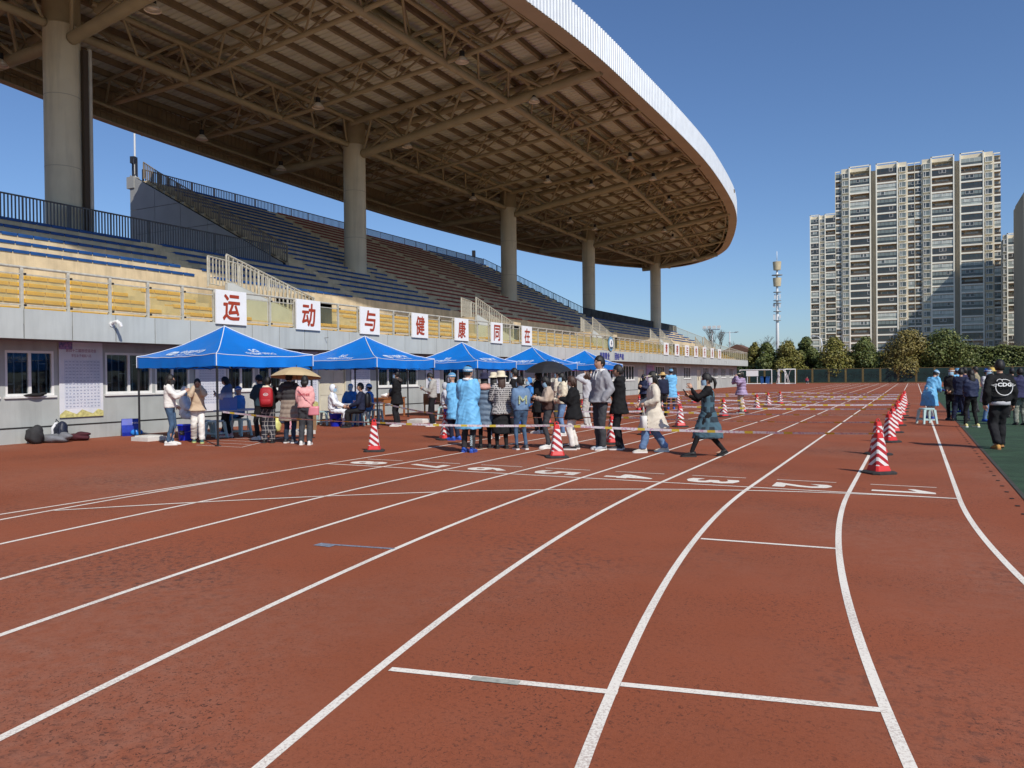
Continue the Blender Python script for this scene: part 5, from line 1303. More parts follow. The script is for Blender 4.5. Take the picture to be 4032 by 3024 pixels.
def hand(mb, wr, el, side, curl=.6, k=1.0, up=None):
    # palm, four fingers of unequal length with a bend, thumb from the side of the palm
    d = (Vector(wr)-Vector(el)).normalized(); n_ = Vector((side*.9, -.1, 0)); n_ = (n_-d*n_.dot(d)); n_ = n_.normalized() if n_.length > 1e-3 else Vector((1,0,0)); s_ = d.cross(n_)
    # n_: away from palm side outwards, s_: across the palm
    p0 = Vector(wr); p1 = p0+d*.085*k
    mb.loft([[p+s_*a*k+n_*b*k for a, b in ((-w,-t),(w,-t),(w,t),(-w,t))] for p, w, t in ((p0,.026,.017),(p0+d*.04*k,.038,.016),(p1,.039,.012))])
    for i, ln in enumerate((.066,.076,.07,.055)):
        b0 = p1+s_*(-.029+.0195*i)*k; c = curl*(.8+.12*i); d1 = (d*math.cos(c*.6)-n_*math.sin(c*.6)); d2 = (d*math.cos(c*1.5)-n_*math.sin(c*1.5))
        b1 = b0+d1*ln*.52*k; b2 = b1+d2*ln*.5*k; mb.path([b0-d1*.01, b1, b2], [.0092*k,.0088*k,.007*k], 6)
    t0 = p0+d*.025*k-s_*.033*k; t1 = t0+(d*.6-s_*.75-n_*.2)*.038*k; t2 = t1+(d*.9-s_*.2-n_*.25)*.032*k; mb.path([t0, t1, t2], [.012*k,.0105*k,.008*k], 6)
def head_mesh(mb, c, Rm, s=1.0, female=False):
    NS, NR = 24, 18; P = []
    for k in range(NR+1):
        th = PI*k/NR; z = math.cos(th); rr = math.sin(th)
        for i in range(NS):
            a = 2*PI*i/NS; x, y = rr*math.sin(a), rr*math.cos(a)       # y forward
            X, Y, Z = x*.073, y*.092, z*.115
            if z < 0: f = 1-.30*(-z)**1.6; X *= f; Y *= 1-.16*(-z)**2 if y > 0 else 1-.42*(-z)
            if y > 0 and z < -.1: Y += .010*math.exp(-((z+.78)/.16)**2)*y          # chin
            fr = max(0, y)**3
            Y += fr*(.024*math.exp(-(x/.17)**2)*math.exp(-((z+.17)/.17)**2) if z < .12 else 0)     # nose
            Y -= fr*.010*math.exp(-((abs(x)-.42)/.2)**2)*math.exp(-((z-.06)/.10)**2)   # eye sockets
            Y += fr*.005*math.exp(-(x/.3)**2)*math.exp(-((z+.5)/.09)**2)               # lips
            Y += fr*.004*math.exp(-((z-.24)/.08)**2)                                      # brow
            P.append(Vector(c)+Rm @ (Vector((X, Y, Z))*s))
    F = [(k*NS+i, (k+1)*NS+i, (k+1)*NS+(i+1) % NS, k*NS+(i+1) % NS) for k in range(NR) for i in range(NS)]
    mb.add(P, F)
    for sx in (-1, 1): mb.ell(Vector(c)+Rm @ Vector((sx*.073*s, -.008*s, -.005*s)), (.010*s,.020*s,.032*s), 8, 6, rot=Rm)
def hair_cap(mb, c, Rm, s, style):
    NS, NR = 28, 16; V = {}; P = []; F = []; long_ = style in ('long','bob','pony','bun')
    def keep(a, z):      # a: 0 front .. pi back
        fa = abs(a)
        if fa < .75: return z > .50+.05*math.cos(a*5)
        if fa < 1.25: return z > (.10 if long_ else .30)
        if fa < 1.75: return z > (-.75 if style in ('long','bob') else -.05)
        return z > (-.9 if style in ('long','bob') else -.45)
    for k in range(NR+1):
        th = PI*k/NR*.95; z = math.cos(th); rr = math.sin(th)
        for i in range(NS):
            a = 2*PI*i/NS; a = a if a <= PI else a-2*PI; x, y = rr*math.sin(a), rr*math.cos(a)
            t = 1.10+.03*math.sin(7*a+3*z); top = .012*max(0, z)
            X, Y, Z = x*.073*t, y*.092*t-.004, z*.115*1.07+top
            if style == 'short' and z < 0: X *= 1-.1*(-z); Y *= 1-.2*(-z)
            P.append(Vector(c)+Rm @ (Vector((X, Y, Z))*s)); V[(k, i)] = (a, z)
    for k in range(NR):
        for i in range(NS):
            j = (i+1) % NS; am = sum(abs(V[q][0]) for q in ((k, i), (k, j)))/2; zm = (V[(k, i)][1]+V[(k+1, i)][1])/2
            if keep(am, zm): F.append((k*NS+i, (k+1)*NS+i, (k+1)*NS+j, k*NS+j))
    mb.add(P, F)
def person(label, foot, H=1.68, face=27, pose='stand', top=None, bottom=None, shoes=None, hair=('short', None), extras=(), wr=None, ank=None, head=(0, 0), lean=0, seat_z=None, skin=None, fem=False, vox=.02, name_cat='person', xy=None, sleeves=True, spread=.095, bare_hands=None):
    p = Vector((xy[0], xy[1], 0)) if xy else gp(*foot); k = H/1.70; S_ = skin or SKIN
    o = thing('person', label, 'person', (p.x, p.y, 0), R(face))
    sit = pose == 'sit' or pose == 'crouch'
    pz = (seat_z+.10 if seat_z else .92*k) if sit else .925*k
    if pose == 'crouch': pz = .26*k
    if not sit and ank and abs(ank[0][1]-ank[1][1]) > .2 or pose == 'walk': pz = .925*k-.35*abs((ank[0][1]-ank[1][1])/2 if ank else .28)**1.5*.72
    pel = Vector((0, 0, pz))
    if pose == 'walk': ank = ank or [(-.075, .30, .085), (.075, -.27, .11)]
    if sit: ank = ank or [(-.12, .42, .075), (.12, .38, .075)]
    if pose == 'crouch': ank = [(-.13, .16, .075), (.13, .16, .075)]
    ank = [Vector(a) for a in (ank or [(-spread, .02, .075), (spread, -.02, .075)])]
    T = Matrix.Rotation(-R(lean), 3, 'X')
    up = lambda x, y, z: pel+T @ Vector((x*k, y*k, z*k))          # torso space, z measured from the pelvis
    sw = .175 if not fem else .158
    sh = [up(-sw, 0, .462), up(sw, 0, .462)]
    hips = [pel+Vector((-.085*k, 0, -.03*k)), pel+Vector((.085*k, 0, -.03*k))]
    kn = []
    for i in range(2):
        kpos, a = ik(hips[i], ank[i], .422*k, .408*k, (0, 1, .15 if sit else .0)); kn.append(kpos); ank[i] = a
    W = []
    D = {'stand': [(-.235,.03,-.09),(.235,.03,-.09)], 'walk': [(-.24,-.12,-.06),(.24,.16,-.04)], 'sit': [(-.16,.32,.10),(.16,.32,.10)], 'crouch': [(-.1,.3,.2),(.1,.3,.2)], 'phone': [(-.055,.29,.27),(.075,.27,.26)], 'front': [(-.06,.20,.03),(.06,.21,.05)], 'pocket': [(-.20,.08,-.02),(.20,.08,-.02)], 'cross': [(.10,.20,.25),(-.10,.22,.22)], 'back': [(-.08,-.18,.0),(.08,-.18,.02)]}
    wd = D.get(pose, D['stand']) if wr is None else wr
    el = []
    for i in range(2):
        t = up(*wd[i]); pole = Vector(((-1, 1)[i]*.55, -.9, -.35)) if wd[i][2] < .36 else Vector(((-1, 1)[i]*.45, .15, -1.0)); e_, w_ = ik(sh[i], t, .29*k, .255*k, T @ pole); el.append(e_); W.append(w_)
    neck = up(0, -.005, .545); hc = up(0, .022, .655)
    Rm = Matrix.Rotation(R(head[0]), 3, 'Z') @ Matrix.Rotation(-R(head[1]+lean*.6), 3, 'X')
    hc = neck+ (T @ Vector((0,0,.03*k))) + Rm @ Vector((0, .022*k, .085*k))
    # body under the clothes
    b = MB(); b.loft([ering(up(0,y,z), rx*k, ry*k, 14) for y, z, rx, ry in ((0,-.09,.06,.05),(0,-.04,.135,.095),(0,.05,.14,.10),(0,.14,.12,.09),(0,.28,.12,.09),(0,.40,.125,.08),(0,.47,.09,.06),(0,.53,.05,.05))])
    limb(b, [up(0,0,.50), neck, hc+Rm @ Vector((0,-.015,-.04))*k], [.056*k,.052*k,.052*k])
    for i in range(2):
        limb(b, [sh[i], sh[i].lerp(el[i], .3), el[i], W[i]], [.036*k,.040*k,.036*k,.026*k]); limb(b, [hips[i], kn[i], ank[i]], [.08*k,.052*k,.036*k])
        f0 = ank[i]; b.loft([ering(f0+Vector((0,y,z)), rx, rz, 8, PI/2) for y, z, rx, rz in ((-.05,-.035,.03,.03),(.03,-.03,.038,.035),(.12,-.048,.04,.02),(.16,-.052,.025,.015))])
    body = soft('body', b, S_, o, .022)
    hb = MB(); head_mesh(hb, hc, Rm, k*1.06, fem)
    for i in range(2):
        if bare_hands is None or bare_hands[i]: hand(hb, W[i], el[i], (-1, 1)[i], .75, k)
    hb_me = hb.mesh('head_and_hands', S_, True); body['hb'] = hb_me.name
    e = MB()
    for sx in (-1, 1):
        e.ell(hc+Rm @ Vector((sx*.031*k, .083*k, .008*k)), (.0125*k,.006*k,.0055*k), 8, 5, rot=Rm); e.box(hc+Rm @ Vector((sx*.031*k, .088*k, .030*k)), (.030*k,.006*k,.006*k), 0, mat=Rm)
    e.build('eyes', EYE, o)
    if 'mask' not in [x if isinstance(x, str) else x[0] for x in extras]:
        e = MB(); e.ell(hc+Rm @ Vector((0, .086*k, -.058*k)), (.023*k,.008*k,.007*k), 8, 5, rot=Rm); e.build('mouth', LIP, o)
    # trousers / skirt
    bk, bm_, *bo = bottom or ('trousers', cloth('black', (.016,.016,.018)))
    loose = bo[0] if bo else 1.0
    b = MB()
    if bk in ('trousers', 'shorts'):
        b.loft([ering(pel+Vector((0,y,z*k)), rx*k, ry*k, 16) for y, z, rx, ry in ((0,-.12,.06,.06),(0,-.07,.165,.115),(0,.0,.172,.125),(0,.08,.155,.112),(0,.13,.14,.10))])
        for i in range(2):
            lo = ank[i]+Vector((0,-.005,.02)); md = kn[i].lerp(lo, .5)+Vector((0,-.012,0))
            limb(b, [hips[i], kn[i], md, lo], [.098*k, .070*k*loose**.8, .066*k*loose, .056*k*loose], 12, False)
            if bk == 'trousers': b.loft([ering(lo+Vector((0,.004,z)), .060*k*loose, .064*k*loose, 12) for z in (-.03, .0, .05)])
    else:
        zl = bo[1] if len(bo) > 1 else .35; fl = loose; c2 = (ank[0]+ank[1])/2
        b.loft([ering(Vector((c2.x*f, c2.y*f, pz+.12*k-(pz+.12*k-zl*k)*f)), (.14+(.20*fl-.14)*min(1, f*1.3)+abs(ank[0].y-ank[1].y)*0)*k, (.10+(.15*fl-.10)*min(1, f*1.3)+abs(ank[0].y-ank[1].y)*.26*f**.7)*k, 20) for f in (0, .2, .4, .6, .8, 1.0)])
        tb = MB()
        for i in range(2): limb(tb, [hips[i], kn[i], kn[i].lerp(ank[i], .5), ank[i]], [.092*k,.062*k,.056*k,.044*k])
        soft('tights', tb, cloth('tights', (.012,.012,.013), .8, .05, .1), o, vox)
    soft('trousers' if bk == 'trousers' else 'skirt', b, bm_, o, vox)
    # top
    tk, tm, hem, *to = top or ('jacket', cloth('black', (.016,.016,.018)), .0)
    fat = to[0] if to else 1.0; slv = to[1] if len(to) > 1 else 1.0; flare = to[2] if len(to) > 2 else 1.0
    b = MB(); rows = []
    if hem < -.05:          # long garments hang below the hips
        n_ = 5; zb = hem
        dirv = (kn[0]+kn[1])/2-pel if sit else Vector((0,0,-1))*abs(hem)*k
        for i in range(n_, 0, -1):
            f = i/n_
            if sit: c = pel+dirv*f*min(1, abs(hem)/.42); rows.append(ering(c+Vector((0,0,-.02)), .19*k*fat, .12*k*fat, 18, PI/2*min(1, f*1.2)))
            else: c2 = (ank[0]+ank[1])/2; c = pel+Vector((c2.x*f*.5, c2.y*f*.5, hem*k*f)); rows.append(ering(c, (.178+.05*(flare-1)+(.03*flare)*f)*k*fat, (.135+(.035*flare)*f+abs(ank[0].y-ank[1].y)*.25*f)*k*fat, 18, sq=.3))
    else: rows.append(ering(up(0,0,hem), .172*k*fat, .128*k*fat, 18)); 
    tr_ = [(0,.06,.170,.125),(0,.16,.160,.120),(.004,.28,.170,.125),(.004,.38,.180,.122),(0,.435,.176,.108),(0,.478,.138,.088),(-.002,.515,.085,.072),(-.004,.545,.066,.064)]
    if fem: tr_ = [(y, z, rx*.93, ry) for y, z, rx, ry in tr_]
    for y, z, rx, ry in tr_:
        if z > hem+.02: rows.append(ering(up(0,y,z), rx*k*(1+(fat-1)*.9 if z < .47 else 1), ry*k*(1+(fat-1)*.9 if z < .47 else 1), 18, -R(lean)*.0, sq=.25))
    b.loft(rows)
    if sleeves:
        for i in range(2):
            d = (W[i]-el[i]).normalized(); cuff = W[i]-d*.012
            limb(b, [sh[i]+(up(0,0,.42)-sh[i])*.10, sh[i].lerp(el[i], .45), el[i], el[i].lerp(cuff, .55), cuff], [.072*k*(1+(slv-1)*.4),.066*k*slv,.060*k*slv,.055*k*slv,.043*k*slv], 12)
    if tk in ('hood', 'hoodie'): b.ell(up(0,-.085,.50), (.10*k,.055*k,.075*k), 12, 8); b.ell(up(0,-.03,.545), (.09*k,.08*k,.035*k), 12, 8)
    if tk == 'collar': b.loft([ering(up(0,-.004,z), r_*k, r_*.9*k, 14) for z, r_ in ((.50,.082),(.545,.075),(.585,.070))])
    soft({'gown': 'gown', 'coat': 'coat', 'suit': 'protective_suit'}.get(tk, 'jacket'), b, tm, o, vox)
    if tk == 'suit':        # hood of the protective suit
        b = MB(); b.ell(hc+Rm @ Vector((0,-.018,.012))*k, (.095*k,.105*k,.132*k), 18, 12, rot=Rm); V2 = b.v; b.f = [f for f in b.f if not all((Rm.transposed() @ (Vector(V2[i])-hc)).y > .055*k for i in f)]; b.m = [0]*len(b.f); b.build('hood', tm, o, True)
    # shoes
    sm, so2 = (shoes or (cloth('shoe_black', (.014,.014,.015), .5), M('sole_dark', (.03,.03,.03), .8)))
    for i in range(2):
        a = ank[i]; tilt = R(28) if (pose == 'walk' and i == 1) else 0; Q = Matrix.Rotation(-tilt, 3, 'X'); b = MB(); g = Vector((a.x, a.y, 0)) if not tilt else Vector((a.x, a.y, a.z-.085))
        def rg(y, w, h0, h1): return [g+Q @ Vector((w*cx_, y, h0+(h1-h0)*cz_)) for cx_, cz_ in ((-1,0),(-1,.45),(-.8,.85),(0,1),(.8,.85),(1,.45),(1,0))]
        b.loft([rg(y, w*k, .022, h) for y, w, h in ((-.085,.024,.05),(-.075,.034,.10),(-.01,.040,.115),(.05,.043,.085),(.12,.046,.065),(.17,.040,.050),(.192,.024,.036))]); b.build('shoe', sm, o, True)
        b = MB(); b.loft([[g+Q @ Vector((w*cx_, y, z_)) for cx_, z_ in ((-1,.0),(-1,.03),(1,.03),(1,.0))] for y, w in ((-.092,.024),(-.08,.038),(-.01,.043),(.12,.05),(.175,.043),(.2,.024))]); b.build('sole', so2, o)
    # hair
    hs_, hm_ = hair; hm_ = hm_ or HAIRB
    if hs_ != 'none':
        b = MB(); hair_cap(b, hc, Rm, k*1.07, hs_)
        ho = b.build('hair', hm_, o, True); sd = ho.modifiers.new('t', 'SOLIDIFY'); sd.thickness = .008; sd.offset = 0; REMESH.append(ho)
        if hs_ in ('long', 'bob', 'pony', 'bun'):
            b = MB()
            if hs_ == 'long' or hs_ == 'bob':
                L = .42 if hs_ == 'long' else .16; h0 = hc+Rm @ Vector((0,-.05,.02))*k
                b.loft([ering(h0+Vector((0, (-.035*f-.03*math.sin(PI*min(1,f*1.1)))*k, -L*f*k))+ (Rm @ Vector((0,0,.0))), (.080+.012*math.sin(PI*f))*k*(1-.35*f*f), .045*k*(1-.3*f), 14) for f in (0,.12,.25,.4,.55,.7,.85,1)])
            elif hs_ == 'pony':
                q = hc+Rm @ Vector((0,-.10,.03))*k; b.path([q, q+Vector((0,-.05,-.02))*k, q+Vector((0,-.075,-.10))*k, q+Vector((0,-.06,-.22))*k], [.022*k,.034*k,.034*k,.012*k], 10)
            else: b.ell(hc+Rm @ Vector((0,-.10,.05))*k, (.045*k,.04*k,.04*k))
            b.build('hair_length', hm_, o, True)
    for x in extras:
        nm, *ar = (x,) if isinstance(x, str) else x
        if nm == 'mask':
            b = MB(); P = []; NM = 9
            for r_ in range(6):
                z = (.004-.022*r_)*k
                for i in range(NM): a = R(-78+156*i/(NM-1)); rr = 1.06+.10*math.sin(PI*r_/5)*math.cos(a)**2; P.append(hc+Rm @ Vector((.076*k*rr*math.sin(a), (.094*k*rr+.006)*math.cos(a), z)))
            b.add(P, [(r_*NM+i, (r_+1)*NM+i, (r_+1)*NM+i+1, r_*NM+i+1) for r_ in range(5) for i in range(NM-1)]); b.build('mask', ar[0] if ar else M('mask_blue', (.30,.46,.58), .7), o, True)
        elif nm == 'cap':      # baseball cap: crown and peak
            b = MB(); b.ell(hc+Rm @ Vector((0,-.006,.035))*k, (.084*k,.105*k,.098*k), 18, 12, rot=Rm); V2 = b.v; b.f = [f for f in b.f if all((Rm.transposed() @ (Vector(V2[i])-hc)).z > .022*k for i in f)]; b.m = [0]*len(b.f); c_ = b.build('cap', ar[0], o, True)
            b = MB(); P = []
            for i in range(9):
                a = R(-72+144*i/8); P += [hc+Rm @ Vector((.084*math.sin(a), .098*math.cos(a), .045))*k, hc+Rm @ Vector((.080*math.sin(a), .098*math.cos(a)+.085*math.cos(a)**.5, .028))*k]
            b.add(P, [(2*i, 2*i+1, 2*i+3, 2*i+2) for i in range(8)]); b.build('peak', ar[0], c_)
        elif nm == 'bucket':   # soft hat with brim
            b = MB(); q = Vector(hc); b.loft([[q+Rm @ (Vector((rx*math.cos(2*PI*i/24), -.006+ry*math.sin(2*PI*i/24), z))*k) for i in range(24)] for rx, ry, z in ((.150,.172,.012),(.118,.138,.034),(.094,.112,.046),(.092,.109,.085),(.086,.101,.128),(.066,.078,.146),(.02,.02,.150))], caps=False); b.build('hat', ar[0], o, True)
        elif nm == 'straw':
            b = MB(); q = Vector(hc); b.loft([[q+Rm @ (Vector((rx*math.cos(2*PI*i/24), ry*math.sin(2*PI*i/24), z))*k) for i in range(24)] for rx, ry, z in ((.22,.22,.03),(.16,.16,.05),(.092,.108,.055),(.088,.102,.11),(.05,.06,.145),(.01,.01,.15))], caps=False); b.build('hat', ar[0], o, True)
        elif nm == 'surgcap':
            b = MB(); b.ell(hc+Rm @ Vector((0,-.014,.042))*k, (.092*k,.110*k,.092*k), 18, 12, rot=Rm); V2 = b.v; b.f = [f for f in b.f if all((Rm.transposed() @ (Vector(V2[i])-hc)).z > .012*k for i in f)]; b.m = [0]*len(b.f); b.build('surgical_cap', ar[0] if ar else M('cap_blue', (.10,.27,.45), .8, .1, 12), o, True)
            b = MB(); b.loft([[hc+Rm @ (Vector((.094*math.cos(2*PI*i/20), -.010+.112*math.sin(2*PI*i/20), z))*k) for i in range(20)] for z in (.040,.058)], caps=False); b.build('cap_band', m_white, o, True)
        elif nm == 'shield':
            b = MB(); P = []
            for i in range(11):
                a = R(-80+160*i/10); P += [hc+Rm @ Vector((.110*math.sin(a), .135*math.cos(a)+.02, .075))*k, hc+Rm @ Vector((.115*math.sin(a), .14*math.cos(a)+.03, -.14))*k]
            b.add(P, [(2*i, 2*i+1, 2*i+3, 2*i+2) for i in range(10)]); b.build('face_shield', glass_mat('visor', (.93,.95,.97), .10, (.7,.75,.8)), o, True)
        elif nm == 'fur': b = MB(); b.path([up(.10*math.cos(a), .075*math.sin(a)-.01, .52+.01*math.sin(3*a)) for a in np.linspace(-.1, 2*PI-.1, 15)], .045*k, 10); b.ell(up(0,-.13,.47), (.15*k,.05*k,.06*k)); soft('fur_collar', b, ar[0], o, .018, 2)
        elif nm == 'collar': b = MB(); b.path([up(.082*math.cos(a), .07*math.sin(a), .525) for a in np.linspace(0, 2*PI, 13)], .026*k, 8); b.build('collar', ar[0], o, True)
        elif nm == 'glasses':
            b = MB()
            for sx in (-1, 1): b.path([hc+Rm @ Vector((sx*.031+.021*math.cos(a), .099-.01*abs(sx*.031+.021*math.cos(a))/.05, .008+.018*math.sin(a)))*k for a in np.linspace(0, 2*PI, 11)], .0026*k, 5); b.tube(hc+Rm @ Vector((sx*.052,.094,.01))*k, hc+Rm @ Vector((sx*.074,0,.01))*k, .002*k, 4)
            b.tube(hc+Rm @ Vector((-.01,.099,.012))*k, hc+Rm @ Vector((.01,.099,.012))*k, .002*k, 4); b.build('glasses', m_blackmetal, o)
        elif nm == 'drawstring':
            for sx in (-1, 1): b = MB(); b.path([up(sx*.05,.085,.51), up(sx*.045,.125,.43), up(sx*.05,.135,.36)], .007*k, 6); b.build('drawstring', m_white, o)
        elif nm == 'printback':     # lettering across the back
            txt, w_, h_, z_, mt = ar; b = MB(); text_on(b, txt, lambda u, v: up((w_/2-u)*-1, -.136*fat+abs(u-w_/2)**2*1.4, z_+v), w=w_, h=h_, bold=.02); b.build('lettering', mt, o)
        elif nm == 'bigm':
            b = MB(); f = lambda x_, z_: up(x_, -.136*fat+x_*x_*1.4, z_)
            for (xa, za), (xb_, zb_) in (((-.085,.15),(-.085,.35)),((.085,.15),(.085,.35)),((-.085,.34),(0,.22)),((.085,.34),(0,.22))): b.path([f(xa, za), f((xa+xb_)/2, (za+zb_)/2), f(xb_, zb_)], .019*k, 4, ratio=.5)
            b.build('back_print', ar[0], o)
        elif nm == 'cdg':
            b = MB(); f = lambda x_, z_: up(x_, -.150*fat+x_*x_*.9-.02*(.3-abs(z_-.28)), z_)
            b.path([f(.15*math.cos(a), .27+.15*math.sin(a)) for a in np.linspace(R(155), R(385), 34)], .008*k, 5)
            b.path([f(.15*math.cos(a), .27+.15*math.sin(a)) for a in np.linspace(R(48), R(112), 14)], .007*k, 5)
            b.path([f(-.135,.335), f(-.215,.315), f(-.14,.285)], .007*k, 5); b.path([f(.135,.335), f(.215,.315), f(.14,.285)], .007*k, 5); b.path([f(-.085+.045*math.cos(a), .385+.04*math.sin(a)) for a in np.linspace(-.2, PI, 9)], .007*k, 5)
            text_on(b, 'CDG', lambda u, v: f(u-.125, .285+v)+(T @ Vector((0,-.008,0))), w=.25, h=.075, bold=.04); b.build('back_print', m_white, o)
    o['joints'] = 0; del o['joints']
    return dict(o=o, W=W, el=el, up=up, sh=sh, hc=hc, pel=pel, k=k, face=R(face), p=p, fat=fat)
def world(P, v): return Vector((P['p'].x, P['p'].y, 0))+Matrix.Rotation(P['face'], 3, 'Z') @ Vector(v)
def carry(P, name, lab, cat, parts, at):
    # a carried thing is its own top-level object, built in the carrier's frame
    o = thing(name, lab, cat, tuple(world(P, at)), P['face'])
    for pn, mb, mt in parts:
        mb.v = [tuple(Vector(v)-Vector(at)) for v in mb.v]; mb.build(pn, mt, o, True)
    return o
def backpack(P, lab, mt, s_=1.0, logo=None):
    up, f = P['up'], P['fat']; c = up(0, -.115*f-.075, .27); k = P['k']*s_; b = MB()
    b.loft([ering(c+Vector((0, y*k, z*k)), rx*k, ry*k, 18, sq=.9) for y, z, rx, ry in ((0,-.22,.10,.055),(-.005,-.20,.135,.08),(-.012,-.05,.145,.092),(-.005,.10,.14,.085),(.005,.19,.12,.07),(.015,.225,.07,.04))])
    q = MB(); q.loft([ering(c+Vector((0, (-.085+y)*k, z*k)), rx*k, ry*k, 16, sq=.9) for y, z, rx, ry in ((0,-.18,.08,.02),(0,-.165,.115,.035),(0,-.06,.115,.035),(0,-.045,.10,.02))])
    s2 = MB()
    for sx in (-1, 1): s2.path([up(sx*.09, -.11*f, .46), up(sx*.10, -.0, .535), up(sx*.105, .115*f, .42), up(sx*.12, .10*f, .22), up(sx*.13, -.10*f, .1)], .018, 6, ratio=.5)
    parts = [('body', b, mt), ('pocket', q, mt), ('strap', s2, mt)]
    if logo:
        l_ = MB(); l_.path([c+Vector((.052*k*math.cos(a), -.098*k, .06*k+.03*k*math.sin(a))) for a in np.linspace(0, 2*PI, 15)], .005, 5); text_on(l_, 'Dickies', lambda u, v: c+Vector((u-.038, -.102*k, .048*k+v)), w=.076, h=.022, bold=.02); parts.append(('badge', l_, m_white))
    return carry(P, 'backpack', lab, 'backpack', parts, c)
def phone(P, lab, i=1):
    w = P['W'][i]; e = P['el'][i]; d = (w-e).normalized(); c = w+d*.09+Vector((0,0,.03)); b = MB(); b.box(c, (.072,.012,.145), 0, mat=Matrix.Rotation(R(-35), 3, 'X')); q = MB(); q.box(c+Vector((0,-.0068,.004)), (.066,.002,.136), 0, mat=Matrix.Rotation(R(-35), 3, 'X'))
    return carry(P, 'phone', lab, 'phone', [('case', b, m_black), ('screen', q, M('phone_screen', (.04,.05,.06), .15))], c)
FOLD = {'jacket': .0085, 'coat': .0095, 'gown': .013, 'trousers': .0075, 'skirt': .010, 'protective_suit': .012, 'bodice': .005}
def folds(o, me):
    # cloth creases: warped ridges pushed along the vertex normals
    A = FOLD.get(o.name.split('.')[0])
    if not A: return
    n = len(me.vertices); P = np.empty(n*3); me.vertices.foreach_get('co', P); P = P.reshape(-1, 3); N = np.empty(n*3); me.vertices.foreach_get('normal', N); N = N.reshape(-1, 3)
    r_ = np.random.default_rng(len(me.vertices)); f = np.zeros(n)
    for w_, L in ((.55, .17), (.45, .10), (.3, .075)):
        d = r_.normal(size=3); d[2] *= .8; d /= np.linalg.norm(d); e = r_.normal(size=3); e /= np.linalg.norm(e)
        ph = P@d*2*PI/L+1.9*np.sin(P@e*2*PI/(L*2.3)+r_.random()*6)+1.2*np.sin(P[:, 2]*11+r_.random()*6); f += w_*(1-2*np.abs(np.sin(ph/2)))
    if any(q in me.materials[0].name for q in ('lilac', 'slate_down', 'quilt')): f += 1.9*(np.abs(np.sin(P[:, 2]*PI/.115))-.5)
    P += N*(A*f)[:, None]; me.vertices.foreach_set('co', P.ravel()); me.update()
def apply_soft():
    dg = bpy.context.evaluated_depsgraph_get(); done = []
    for o in REMESH: done.append((o, bpy.data.meshes.new_from_object(o.evaluated_get(dg))))
    for o, me in done:
        o.modifiers.clear(); o.data = me; folds(o, me); me.polygons.foreach_set('use_smooth', [True]*len(me.polygons))
        if o.name.split('.')[0] == 'body' and 'hb' in o:
            hb = bpy.data.meshes[o['hb']]; mb = MB(); mb.v = [v.co[:] for v in me.vertices]; mb.f = [tuple(p.vertices) for p in me.polygons]; mb.m = [0]*len(mb.f)
            mb.add([v.co[:] for v in hb.vertices], [tuple(p.vertices) for p in hb.polygons]); o.data = mb.mesh('body', me.materials[0], True); del o['hb']
# ------------------------------------------------------------------ who stands where
def Hh(foot, row): p = gp(*foot); return top_z(p.x, p.y, row)
def at_y(vx, Y): q = on_y(vx, 804, Y); return (q.x, Y)
LEFT, RIGHT, AWAY, TO = 117, -63, 27, 207
c_black = cloth('black', (.014,.014,.016)); c_jet = cloth('jet', (.009,.009,.010)); c_white = cloth('white', (.72,.69,.64)); c_cream = cloth('cream', (.68,.60,.45)); c_fleece = cloth('beige_fleece', (.50,.37,.25), .95, .1, .8, 22)
c_jean = cloth('jean', (.055,.10,.17), .8, .25, .5, 11); c_jeanl = cloth('jean_light', (.13,.22,.38), .8, .25, .5, 11); c_dkjean = cloth('jean_dark', (.022,.035,.06), .8, .25); c_denim = cloth('denim', (.13,.21,.33), .8, .2, .5, 11)
c_grey = cloth('grey', (.30,.30,.32)); c_lgrey = cloth('light_grey', (.46,.46,.48)); c_dgrey = cloth('dark_grey', (.05,.052,.058)); c_pink = cloth('pink', (.72,.36,.34)); c_navy = cloth('navy', (.016,.020,.045)); c_navy2 = cloth('navy_jacket', (.020,.026,.062), .6)
c_gown = M('gown_blue', (.155,.43,.70), .6, .14, 2.2, .7, 6, spec=.3); c_gownd = M('gown_deep_blue', (.035,.19,.50), .6, .14, 2.2, .7, 6, spec=.3); c_suit = M('suit_white', (.72,.74,.77), .6, .05, 3, .7, 7)
c_puff = cloth('lilac', (.34,.26,.40), .5, .1, .7, 6); c_down = cloth('slate_down', (.095,.14,.20), .5, .12, .7, 6); c_ecru = cloth('ecru_wool', (.62,.56,.46), .95); c_camo = cloth('camo', (.20,.21,.17), .9, .6, .4, 9, scale=14); c_yellow = cloth('mustard', (.6,.42,.12))
c_beige = cloth('beige_trousers', (.52,.46,.36)); c_skirt = cloth('black_skirt', (.012,.012,.014)); c_brown = cloth('brown_knit', (.07,.028,.022)); c_capbr = cloth('brown_cap', (.08,.065,.058)); c_furp = cloth('pink_fur', (.55,.30,.25), .95, .25, 1.0, 50); c_teal = cloth('dark_teal', (.022,.045,.06)); c_quilt = cloth('quilted_taupe', (.26,.205,.16), .6, .1, .8, 14); c_coatgrey = cloth('charcoal', (.035,.033,.036))
